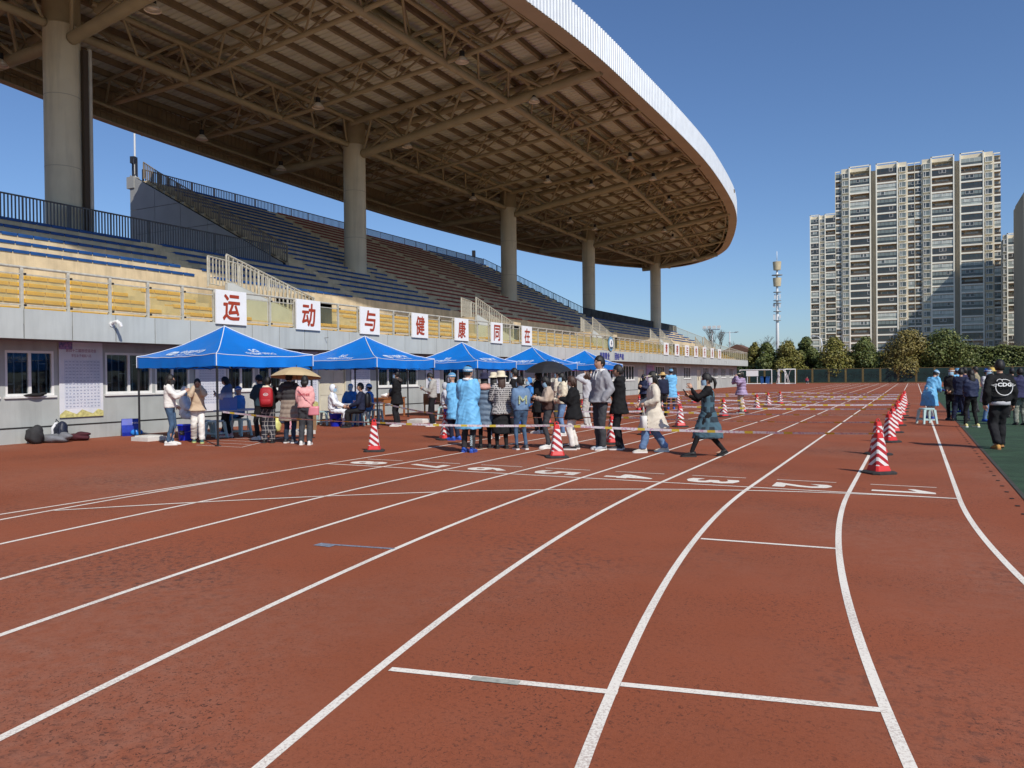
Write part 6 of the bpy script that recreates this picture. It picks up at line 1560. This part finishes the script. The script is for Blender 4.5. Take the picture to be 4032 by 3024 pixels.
def split_mat(name, ca, cb, z, soft_=.02, ax=2):
    mt = bpy.data.materials.new('cloth_'+name); mt.use_nodes = True; n = mt.node_tree.nodes; l = mt.node_tree.links; b = n['Principled BSDF']; b.inputs['Roughness'].default_value = .85
    tc = n.new('ShaderNodeTexCoord'); sp = n.new('ShaderNodeSeparateXYZ'); l.new(tc.outputs['Object'], sp.inputs[0]); mr = n.new('ShaderNodeMapRange'); mr.inputs[1].default_value = z-soft_; mr.inputs[2].default_value = z+soft_; l.new(sp.outputs[ax], mr.inputs[0])
    mx = n.new('ShaderNodeMix'); mx.data_type = 'RGBA'; mx.inputs[6].default_value = (*ca, 1); mx.inputs[7].default_value = (*cb, 1); l.new(mr.outputs[0], mx.inputs[0]); l.new(mx.outputs[2], b.inputs['Base Color'])
    nb = n.new('ShaderNodeTexNoise'); nb.inputs['Scale'].default_value = 9; l.new(tc.outputs['Object'], nb.inputs['Vector']); bp = n.new('ShaderNodeBump'); bp.inputs['Strength'].default_value = .5; bp.inputs['Distance'].default_value = .02; l.new(nb.outputs[0], bp.inputs['Height']); l.new(bp.outputs[0], b.inputs['Normal']); return mt
def check_mat(name, base, line, s1=14.0, w=.18, both=True, third=None):
    mt = bpy.data.materials.new('cloth_'+name); mt.use_nodes = True; n = mt.node_tree.nodes; l = mt.node_tree.links; b = n['Principled BSDF']; b.inputs['Roughness'].default_value = .9
    tc = n.new('ShaderNodeTexCoord'); sp = n.new('ShaderNodeSeparateXYZ'); l.new(tc.outputs['Object'], sp.inputs[0])
    def mth(op, a, c=None):
        k = n.new('ShaderNodeMath'); k.operation = op; l.new(a, k.inputs[0])
        if c is not None:
            if isinstance(c, float): k.inputs[1].default_value = c
            else: l.new(c, k.inputs[1])
        return k.outputs[0]
    h = mth('ADD', sp.outputs[0], sp.outputs[1]); a = mth('LESS_THAN', mth('FRACT', mth('MULTIPLY', h, s1)), w); c = mth('LESS_THAN', mth('FRACT', mth('MULTIPLY', sp.outputs[2], s1*.9)), w)
    f = mth('MAXIMUM', a, c); mx = n.new('ShaderNodeMix'); mx.data_type = 'RGBA'; mx.inputs[6].default_value = (*base, 1); mx.inputs[7].default_value = (*line, 1); l.new(f, mx.inputs[0]); l.new(mx.outputs[2], b.inputs['Base Color']); return mt
c_grad = split_mat('blue_white', (.55,.56,.60), (.075,.13,.24), 1.14, .05); c_checkcoat = check_mat('checked_coat', (.022,.024,.035), (.42,.40,.38), 26.0, .42); c_plaidtr = check_mat('plaid_trousers', (.018,.018,.028), (.30,.28,.26), 11.0, .13); c_plaiddress = check_mat('plaid_dress', (.020,.033,.045), (.055,.115,.15), 6.0, .45)
c_fair = split_mat('fair_isle', (.055,.024,.018), (.46,.36,.28), 1.0, .015); c_quiltcoat = split_mat('two_tone_quilt', (.26,.205,.16), (.035,.032,.034), 1.02, .01)
s_white = (cloth('shoe_white', (.66,.64,.60), .6), M('sole_white', (.72,.70,.66), .7)); s_pink = (cloth('shoe_pink', (.66,.36,.36), .6), M('sole_white', (.72,.70,.66), .7)); s_black = (cloth('shoe_black', (.014,.014,.015), .5), M('sole_dark', (.03,.03,.03), .8)); s_bw = (cloth('shoe_bw', (.05,.05,.055), .5, .9, .3, 6), MATS['sole_white']); s_blue = (M('shoe_cover', (.03,.10,.45), .45, .2, 8, .8, 14), M('shoe_cover2', (.03,.08,.38), .5)); s_tan = (cloth('shoe_tan', (.50,.26,.07), .8), M('sole_gum', (.28,.13,.05), .8)); s_green = (cloth('shoe_green', (.05,.12,.11), .6), M('sole_lime', (.5,.55,.2), .7)); s_yellow = (cloth('shoe_yellow', (.62,.55,.25), .7), MATS['sole_white'])
mk_white = M('mask_white', (.72,.72,.72), .7); mk_black = M('mask_black', (.015,.015,.017), .7)
hat_cream = M('hat_cream', (.66,.58,.42), .9, .08, 12); hat_navy = M('hat_navy', (.02,.02,.05), .9, .1, 12); hat_straw = M('hat_straw', (.55,.36,.14), .9, .2, 30)

# under the first tent
f = (368, 961); P = person('person in white jacket and blue jeans with long black hair and one arm raised', f, Hh(f, 811), RIGHT+12, 'stand', ('hoodie', c_white, -.02, 1.12, 1.25), ('trousers', c_jean, .85), s_white, ('long', None), [('mask', mk_black)], wr=[(-.20,.12,.02), (.10,.38,.38)], fem=True)
f = (428, 956); P = person('person in beige fleece jacket and white wide trousers with both hands at the face', f, Hh(f, 818), TO+22, 'stand', ('jacket', split_mat('fleece_two', (.50,.37,.25), (.50,.38,.26), 1.0), -.06, 1.16, 1.35), ('trousers', c_white, 1.35), s_green, ('bob', None), ['glasses', ('collar', c_cream)], wr=[(-.085,.16,.585), (.085,.17,.57)], ank=[(-.09,.16,.08), (.09,-.14,.09)], fem=True, head=(0, 8))
P = person('worker in white protective suit seated under the first tent behind the blue bucket', None, 1.66, LEFT+190, 'sit', ('suit', c_suit, -.02, 1.2, 1.3), ('trousers', c_suit, 1.3), s_blue, ('none', None), ['mask'], seat_z=.46, xy=at_y(398, 14.9))
f = (492, 944); P = person('person in blue and white two-tone jacket, black trousers and pink shoes', f, Hh(f, 814), LEFT, 'phone', ('hoodie', c_grad, -.03, 1.12, 1.25), ('trousers', c_black, .95), s_pink, ('long', None), [], fem=True, head=(0, 22)); phone(P, 'phone held by the person in the blue and white two-tone jacket')
P = person('worker in deep blue gown seated at the grey table of the first tent', None, 1.66, LEFT-10, 'sit', ('gown', c_gownd, -.3, 1.2, 1.25), ('trousers', c_navy), s_blue, ('none', None), [('surgcap', M('cap_deep', (.03,.12,.38), .8, .1, 12)), 'mask'], seat_z=.46, xy=at_y(516, 15.6), head=(0, 12))
f = (580, 957); P = person('person in black jacket and black-white plaid trousers wearing a red backpack', f, Hh(f, 815), AWAY+8, 'phone', ('jacket', c_jet, -.05, 1.18, 1.2), ('trousers', c_plaidtr, 1.35), s_black, ('short', None), [('fur', c_cream)]); backpack(P, 'red backpack with a white oval badge on the back of the plaid-trousered person', M('red_nylon', (.36,.012,.018), .6, .1, 6, .2, 30), 1.12, True)
P = person('person in dark teal jacket standing close beside the red backpack wearer', None, 1.62, AWAY+60, 'phone', ('jacket', c_teal, -.05, 1.1, 1.2), ('trousers', c_black), s_white, ('short', None), ['mask'], xy=at_y(562, 14.35), head=(0, 20))
f = (626, 957); P = person('person in dark jacket over a long quilted taupe coat under the tan umbrella', f, 1.66, AWAY-4, 'front', ('coat', c_quiltcoat, -.38, 1.14, 1.25, 1.1), ('trousers', c_dkjean), s_bw, ('short', None), [('fur', c_coatgrey)], wr=[(-.15,.2,.1), (.10,.24,.36)]); PU = P; h = world(P, P['W'][1]+Vector((0,.06,.05)))
q = on_y(640, 793, P['p'].y+.2); umbrella('open tan umbrella over the pair beside the pink sweater', q.x, q.y, q.z, .62, M('umbrella_tan', (.5,.385,.22), .5, .08, 3), R(-6), R(20), h.x, h.y, h.z)
f = (660, 961); P = person('person in pink sweater with red back lettering and dark grey trousers', f, Hh(f, 813), AWAY+4, 'front', ('jacket', c_pink, .0, 1.16, 1.35), ('trousers', c_dgrey, 1.2), s_white, ('bob', None), [('printback', 'PANTHER', .30, .055, .30, M('print_red', (.42,.02,.04), .6))], fem=True)
b = MB(); b.loft([ering(P['up'](.215,-.04,z), .12, .05, 14, sq=.9) for z in (-.19,-.16,-.02,.03)]); s2 = MB(); s2.path([P['up'](.2,-.05,.03), P['up'](.05,-.165,.22), P['up'](-.14,-.12,.44), P['up'](-.13,.0,.52)], .009, 5); carry(P, 'shoulder_bag', 'pink shoulder bag hanging at the hip of the pink sweater', 'bag', [('body', b, M('bag_pinkleather', (.62,.22,.25), .4)), ('strap', s2, MATS['bag_pinkleather'])], P['up'](.215,-.04,-.1))
# under the second tent
P = person('worker in white protective suit with blue seams seated on a stool at the second tent', None, 1.66, RIGHT+5, 'sit', ('suit', c_suit, -.02, 1.22, 1.3), ('trousers', c_suit, 1.3), s_blue, ('none', None), ['mask', 'shield'], seat_z=.46, xy=at_y(718, 18.85))
P = person('worker in blue gown seated behind the white table facing out under the second tent', None, 1.66, TO-10, 'sit', ('gown', c_gownd, -.3, 1.2, 1.25), ('trousers', c_navy), s_blue, ('none', None), ['surgcap', 'mask', 'shield'], seat_z=.46, xy=at_y(757, 21.0))
P = person('person in black jacket and trousers seated having a test at the second tent', None, 1.74, LEFT+8, 'sit', ('jacket', c_navy, -.03, 1.15, 1.2), ('trousers', c_black, 1.1), s_black, ('short', None), [], seat_z=.46, xy=at_y(779, 19.0)); backpack(P, 'black backpack worn by the seated person in black at the second tent', m_black)
P = person('worker in blue gown seated behind the black backpack at the second tent', None, 1.66, LEFT-6, 'sit', ('gown', c_gownd, -.3, 1.2, 1.25), ('trousers', c_gownd), s_blue, ('short', None), ['surgcap', 'mask'], seat_z=.46, xy=at_y(797, 20.2))
f = (858, 921); P = person('person in long black coat with fur hood and black trousers standing at the second tent', f, Hh(f, 801), LEFT-6, 'front', ('coat', c_jet, -.24, 1.12, 1.2), ('trousers', c_black), s_white, ('short', None), ['mask', 'glasses', ('fur', cloth('dark_fur', (.06,.05,.045), .95, .3, 1, 50))])
f = (935, 921); P = person('person in light grey hooded sweatshirt and black trousers looking down at a phone', f, Hh(f, 805), LEFT+4, 'phone', ('hoodie', cloth('stone_hoodie', (.38,.365,.33)), -.02, 1.16, 1.3), ('trousers', c_black, 1.15), s_white, ('short', None), ['mask'], head=(0, 32)); phone(P, 'phone held by the person in the light grey sweatshirt')
# third tent
P = person('worker in grey-white suit seated facing the third tent table', None, 1.68, RIGHT, 'sit', ('suit', cloth('suit_grey_white', (.50,.52,.56)), -.02, 1.2, 1.3), ('trousers', c_suit, 1.3), s_blue, ('none', None), ['mask', 'shield'], seat_z=.46, xy=at_y(961, 22.6))  # suit top in its own grey-white cloth
P = person('person in pale grey top seated at the third tent table', None, 1.64, RIGHT-60, 'sit', ('jacket', c_lgrey, -.02, 1.1, 1.2), ('trousers', c_dgrey), s_black, ('short', None), ['mask'], seat_z=.46, xy=at_y(987, 24.2))
P = person('worker with face shield and white mask leaning behind the long blue gown', None, 1.62, RIGHT+150, 'front', ('gown', c_gown, -.4, 1.1, 1.2), ('trousers', c_navy), s_blue, ('none', None), ['surgcap', ('mask', mk_white), 'shield'], xy=at_y(981, 15.9), lean=6)
f = (1012, 977); P = person('worker in long light blue gown and blue shoe covers beside the slate-blue down coat', f, Hh(f, 792), AWAY-18, 'front', ('gown', c_gown, -.46, 1.2, 1.35, 1.25), ('trousers', c_coatgrey, .95), s_blue, ('short', None), ['surgcap', 'shield', ('collar', m_white)], head=(-25, 0))
b = MB(); text_on(b, 'HAPPEN', lambda u, v: Vector((.145+v*.0, -.075+.03*0, .36-u)) if False else Vector((.105-.035+v, -.083+.02*abs(v-.03), .34-u)), w=.2, h=.05, bold=.02); b.build('trouser_print', M('print_cyan', (.6,.75,.8), .5), P['o'])
f = (1048, 968); P = person('person in long slate-blue down coat with pink fur hood and navy bucket hat', f, Hh(f, 808), AWAY+6, 'front', ('coat', c_down, -.44, 1.22, 1.3, 1.1), ('trousers', c_jet, .8), s_black, ('long', None), [('bucket', hat_navy), ('fur', c_furp)], fem=True)
P = person('person in cream bucket hat half hidden behind the navy hat', None, 1.60, AWAY, 'front', ('jacket', c_lgrey, -.1, 1.1, 1.2), ('trousers', c_navy), s_white, ('long', None), [('bucket', hat_cream)], xy=at_y(1066, 16.6), fem=True)
f = (1084, 969); P = person('person in checked coat and long black skirt with cream bucket hat and long brown hair', f, Hh(f, 804), AWAY+12, 'front', ('coat', c_checkcoat, -.16, 1.12, 1.25, 1.15), ('skirt', c_skirt, 1.15, .33), s_black, ('long', HAIRN), [('bucket', hat_cream)], wr=[(-.12,.30,.16), (.2,.1,.05)], fem=True)
f = (1126, 971); P = person('person in blue denim jacket with a shiny M on the back and dark jeans', f, Hh(f, 815), AWAY+20, 'front', ('collar', c_denim, -.01, 1.14, 1.3), ('trousers', c_jean, .82), s_bw, ('bun', None), ['mask', ('bigm', M('sequin', (.36,.40,.24), .4, .7, 60))], fem=True, head=(25, 0))
P = person('person in black jacket with white collar and blue mask beyond the denim jacket', None, 1.72, LEFT-20, 'front', ('jacket', c_jet, -.04, 1.1, 1.1), ('trousers', c_black), s_black, ('short', None), ['mask', ('collar', m_white)], xy=at_y(1112, 18.2))
P = person('worker in bright blue hooded suit seated near the fourth tent', None, 1.68, RIGHT-150, 'sit', ('suit', c_gownd, -.02, 1.2, 1.3), ('trousers', c_gownd, 1.2), s_blue, ('none', None), ['mask'], seat_z=.6, xy=at_y(1143, 22.5))
f = (1185, 968); P = person('person in brown and beige patterned knit jacket and black trousers looking at a phone', f, Hh(f, 813), LEFT+6, 'phone', ('jacket', c_fair, -.02, 1.2, 1.35), ('trousers', c_dgrey, .95), s_white, ('bob', None), ['mask'], fem=True, head=(0, 25)); phone(P, 'phone held by the person in the patterned knit jacket')
f = (1165, 936); P = person('person in long black coat holding the black umbrella in the second queue row', f, 1.64, LEFT-30, 'front', ('coat', c_jet, -.35, 1.1, 1.2), ('trousers', c_black), s_white, ('long', None), [], wr=[(-.2,.1,.0), (.12,.22,.38)], fem=True); h = world(P, P['W'][1]+Vector((0,.06,.05)))
q = on_y(1184, 780, P['p'].y+.1); umbrella('open black umbrella over the second queue row', q.x, q.y, q.z, .66, M('umbrella_black', (.02,.02,.022), .5, .1, 3), R(5), R(10), h.x, h.y, h.z)
f = (1216, 941); P = person('person in cream cable sweater and pale jeans with long black hair', f, Hh(f, 807), LEFT+10, 'front', ('hoodie', c_cream, -.05, 1.2, 1.35), ('trousers', c_jeanl, 1.1), s_white, ('long', None), ['mask'], fem=True)
P = person('person in cream jacket with small backpack and blue mask behind the cream sweater', None, 1.70, LEFT-25, 'front', ('jacket', cloth('cream_jacket', (.6,.54,.44)), -.03, 1.1, 1.2), ('trousers', c_dgrey), s_white, ('short', None), ['mask'], xy=at_y(1206, 21.0))
f = (1240, 971); P = person('person in loose black coat and white trousers with long brown hair', f, Hh(f, 813), LEFT-12, 'phone', ('coat', c_jet, -.22, 1.26, 1.45, 1.1), ('trousers', c_white, 1.2), s_bw, ('bob', HAIRN), [], fem=True, head=(0, 18)); phone(P, 'phone held by the person in the loose black coat')
P = person('person in dark jacket with white mask and glasses standing near the fifth tent', None, 1.70, TO, 'stand', ('jacket', c_navy, -.03, 1.1, 1.15), ('trousers', c_black), s_black, ('short', None), [('mask', mk_white), 'glasses'], xy=at_y(1277, 24.0))
f = (1269, 922); P = person('person in pale grey sweatshirt and trousers with both hands on the head', f, 1.64, AWAY+70, 'stand', ('jacket', c_lgrey, -.05, 1.14, 1.25), ('trousers', cloth('pale_trousers', (.50,.49,.46)), 1.15), s_white, ('bob', HAIRN), [], wr=[(-.09,.06,.70), (.09,.06,.70)], fem=True)
# front of the queue
f = (1298, 971); P = person('tall person in grey zip hooded sweatshirt and grey cargo trousers, hands in pockets', f, Hh(f, 771), TO-62, 'pocket', ('hoodie', c_grey, -.06, 1.16, 1.28), ('trousers', c_dgrey, 1.12), (cloth('shoe_greyblue', (.35,.38,.42), .6), MATS['sole_white']), ('short', None), ['drawstring', ('collar', m_white)], head=(0, 0), bare_hands=(False, False))
f = (1338, 971); P = person('person in black jacket and brown cap with folded arms standing behind the tall one', f, Hh(f, 790), LEFT-8, 'cross', ('hoodie', c_jet, -.20, 1.16, 1.25), ('trousers', c_black, 1.0), s_bw, ('short', None), [('cap', c_capbr), 'glasses'], skin=SKIN2)
f = (1392, 895); P = person('person in navy work jacket and cap looking at a phone among the far cones', f, Hh(f, 809), TO-40, 'phone', ('collar', c_navy2, -.06, 1.14, 1.2), ('trousers', c_black), s_black, ('short', None), [('cap', c_navy2), ('mask', mk_black)], skin=SKIN2, head=(0, 15)); phone(P, 'phone held by the person in the navy work jacket')
f = (1413, 977); P = person('person in long cream coat, cream cap and white mask stepping forward in blue jeans', f, Hh(f, 801), LEFT+2, 'stand', ('coat', c_ecru, -.40, 1.14, 1.25, 1.3), ('trousers', c_jeanl, 1.35), (cloth('shoe_ivory', (.58,.54,.46), .6), MATS['sole_white']), ('long', None), [('cap', hat_cream), ('mask', mk_white)], wr=[(-.18,.22,.12), (.2,.25,.10)], ank=[(-.08,.24,.08), (.08,-.22,.09)], fem=True)
a = P['W'][0]+Vector((0,.03,-.05)); b = MB(); b.loft([ering(a+Vector((0,0,z)), rx, .06, 16, sq=.8) for z, rx in ((-.46,.11),(-.44,.14),(-.28,.13),(-.18,.12))]); s2 = MB()
for sy in (-.07, .07): s2.path([a+Vector((sy,0,-.18)), a+Vector((sy*.6,0,-.04)), a+Vector((0,0,.0))], .008, 5)
s3 = MB()
for i in range(9): s3.box(a+Vector((-.07+.055*(i % 3), -.064, -.40+.07*(i//3))), (.022,.006,.03), 0, mat=Matrix.Rotation(.5*i, 3, 'Y'))
carry(P, 'tote_bag', 'white printed cloth bag on the arm of the cream coat', 'bag', [('body', b, M('tote_white', (.66,.64,.60), .8)), ('handle', s2, MATS['tote_white']), ('print', s3, MATS['cloth_dark_grey'])], a+Vector((0,0,-.3)))
f = (1450, 884); P = person('worker in light blue gown and blue cap seen from behind among the far cones', f, Hh(f, 797), AWAY-6, 'front', ('gown', c_gown, -.45, 1.2, 1.4, 1.2), ('trousers', c_navy), s_blue, ('short', None), ['surgcap'], spread=.12)
P = person('person in straw hat and dark jacket half hidden behind the cream coat', None, 1.60, AWAY+20, 'stand', ('jacket', c_navy, -.05, 1.1, 1.15), ('trousers', c_black), s_black, ('short', None), [('straw', hat_straw)], xy=at_y(1432, 28.2))
f = (1530, 986); P = person('person in long blue-green plaid dress striding while holding up a phone', f, Hh(f, 803), LEFT-4, 'walk', ('jacket', c_jet, .02, 1.0, .95), ('skirt', c_plaiddress, 1.05, .36), s_black, ('pony', None), ['mask'], wr=[(-.10,.34,.50), (.12,.36,.34)], ank=[(-.07,.32,.08), (.07,-.30,.11)], fem=True, head=(0, 4))
b = MB(); b.loft([ering(P['up'](0,0,z), rx*P['k'], ry*P['k'], 18) for z, rx, ry in ((.0,.176,.14),(.16,.162,.132),(.30,.170,.138),(.40,.165,.125),(.47,.12,.10))]); soft('bodice', b, c_plaiddress, P['o']); phone(P, 'phone held out by the person in the plaid dress')
f = (1602, 893); P = person('person in lilac puffer jacket, cream cap and beige trousers among the cones', f, Hh(f, 803), RIGHT+195, 'stand', ('coat', c_puff, -.18, 1.34, 1.6), ('trousers', c_beige, 1.0), s_bw, ('long', None), [('cap', hat_cream), ('mask', mk_black)], wr=[(-.06,.24,.55), (.10,.20,.56)], fem=True)
P = person('small figure in red crouching by the far fence', None, 1.7, TO, 'crouch', ('jacket', cloth('crimson', (.22,.02,.04)), -.02, 1.2, 1.2), ('trousers', c_jean), s_white, ('short', None), [], xy=at_y(1743, 127), vox=.035)
# on the infield side
f = (2008, 904); P = person('worker in light blue gown and cap stooping over a clipboard on the lane line', f, 1.66, RIGHT+20, 'front', ('gown', c_gown, -.5, 1.25, 1.4, 1.3), ('trousers', c_white), s_blue, ('short', None), ['surgcap', 'mask'], lean=26, wr=[(-.08,.34,.20), (.08,.36,.18)], head=(0, 15))
a = (P['W'][0]+P['W'][1])/2+Vector((0,.1,.02)); b = MB(); b.box(a, (.24,.30,.012), 0, mat=Matrix.Rotation(R(-20), 3, 'X')); q = MB(); q.box(a+Vector((0,.12,.055)), (.1,.03,.015)); carry(P, 'clipboard', 'deep blue clipboard held by the stooping blue gown', 'clipboard', [('board', b, M('clip_blue', (.03,.05,.36), .4)), ('clip', q, m_chrome)], a)
f = (2056, 907); P = person('person in black jacket, leopard cap and pale mask with hands joined', f, Hh(f, 796), LEFT+40, 'front', ('jacket', cloth('black_cord', (.022,.020,.020)), -.09, 1.14, 1.15), ('trousers', c_black, 1.0), s_black, ('none', None), [('surgcap', M('leopard', (.20,.085,.02), .8, .7, 40)), 'mask'], skin=SKIN2)
P = person('worker with blue cap and white gown behind the leopard cap', None, 1.66, AWAY+10, 'front', ('gown', c_gown, -.4, 1.2, 1.3), ('trousers', c_navy), s_blue, ('short', None), ['surgcap'], xy=at_y(2068, 33.5))
P = person('person in purple-navy jacket just past the white gown', None, 1.66, AWAY+30, 'front', ('jacket', cloth('plum', (.035,.03,.075)), -.05, 1.1, 1.15), ('trousers', c_navy), s_black, ('short', None), [], xy=at_y(2084, 31.0))
f = (2075, 910); P = person('person in dark navy clothes standing with feet apart beside the long-haired one', f, 1.62, AWAY-40, 'front', ('jacket', c_navy, -.08, 1.12, 1.15), ('trousers', c_navy, 1.2), s_black, ('short', None), [], spread=.2, lean=8)
f = (2098, 923); P = person('person in navy jacket and black trousers with long hair and pale yellow shoes', f, Hh(f, 800), AWAY+2, 'front', ('jacket', c_navy2, -.02, 1.26, 1.35), ('trousers', c_jet, .9), s_yellow, ('long', None), [], spread=.15, fem=True)
f = (2160, 970); P = person('person in black bomber jacket with white round back print and tan boots', f, Hh(f, 778), AWAY-6, 'walk', ('jacket', c_jet, -.01, 1.2, 1.3), ('trousers', c_black, 1.3), s_tan, ('short', None), ['cdg'], wr=[(-.26,.0,-.05), (.27,.06,-.06)], ank=[(.07,.14,.08), (-.09,-.12,.12)][::-1] if False else [(-.10,-.10,.12), (.09,.16,.08)], head=(-22, 0))
b = MB(); b.loft([ering(P['up'](0,0,z), .185*P['k'], .14*P['k'], 18) for z in (-.07, -.03, .02)]); b.build('shirt_hem', c_lgrey, P['o'], True)
P = person('worker with royal blue cap and face shield behind the black bomber jacket', None, 1.62, TO+20, 'front', ('gown', c_lgrey, -.3, 1.15, 1.2), ('trousers', c_jeanl), s_blue, ('short', None), [('surgcap', M('cap_royal', (.03,.12,.45), .8, .1, 12)), 'mask', 'shield'], xy=at_y(2133, 27.5))
P = person('person in khaki jacket and dark cap at the back of the infield group', None, 1.70, AWAY+50, 'front', ('jacket', cloth('khaki', (.28,.24,.16)), -.05, 1.15, 1.2), ('trousers', c_dgrey), s_black, ('short', None), [('cap', c_black)], xy=at_y(2108, 34))
P = person('person in mustard hat and dark coat at the back of the infield group', None, 1.64, AWAY+20, 'front', ('jacket', c_coatgrey, -.1, 1.15, 1.2), ('trousers', c_black), s_black, ('short', None), [('bucket', c_yellow)], xy=at_y(2143, 33))
P = person('person in dark cap and black top between the bomber jacket and the camouflage trousers', None, 1.62, AWAY-30, 'front', ('jacket', c_black, -.05, 1.1, 1.15), ('trousers', c_black), s_black, ('short', None), [('cap', c_navy)], xy=at_y(2186, 30))
f = (2204, 919); P = person('person in navy work jacket and camouflage trousers with a dark cap', f, Hh(f, 796), AWAY-14, 'stand', ('collar', cloth('work_navy', (.035,.035,.085)), -.1, 1.18, 1.2), ('trousers', c_camo, 1.2), s_black, ('short', None), [('cap', c_black)])
apply_soft()
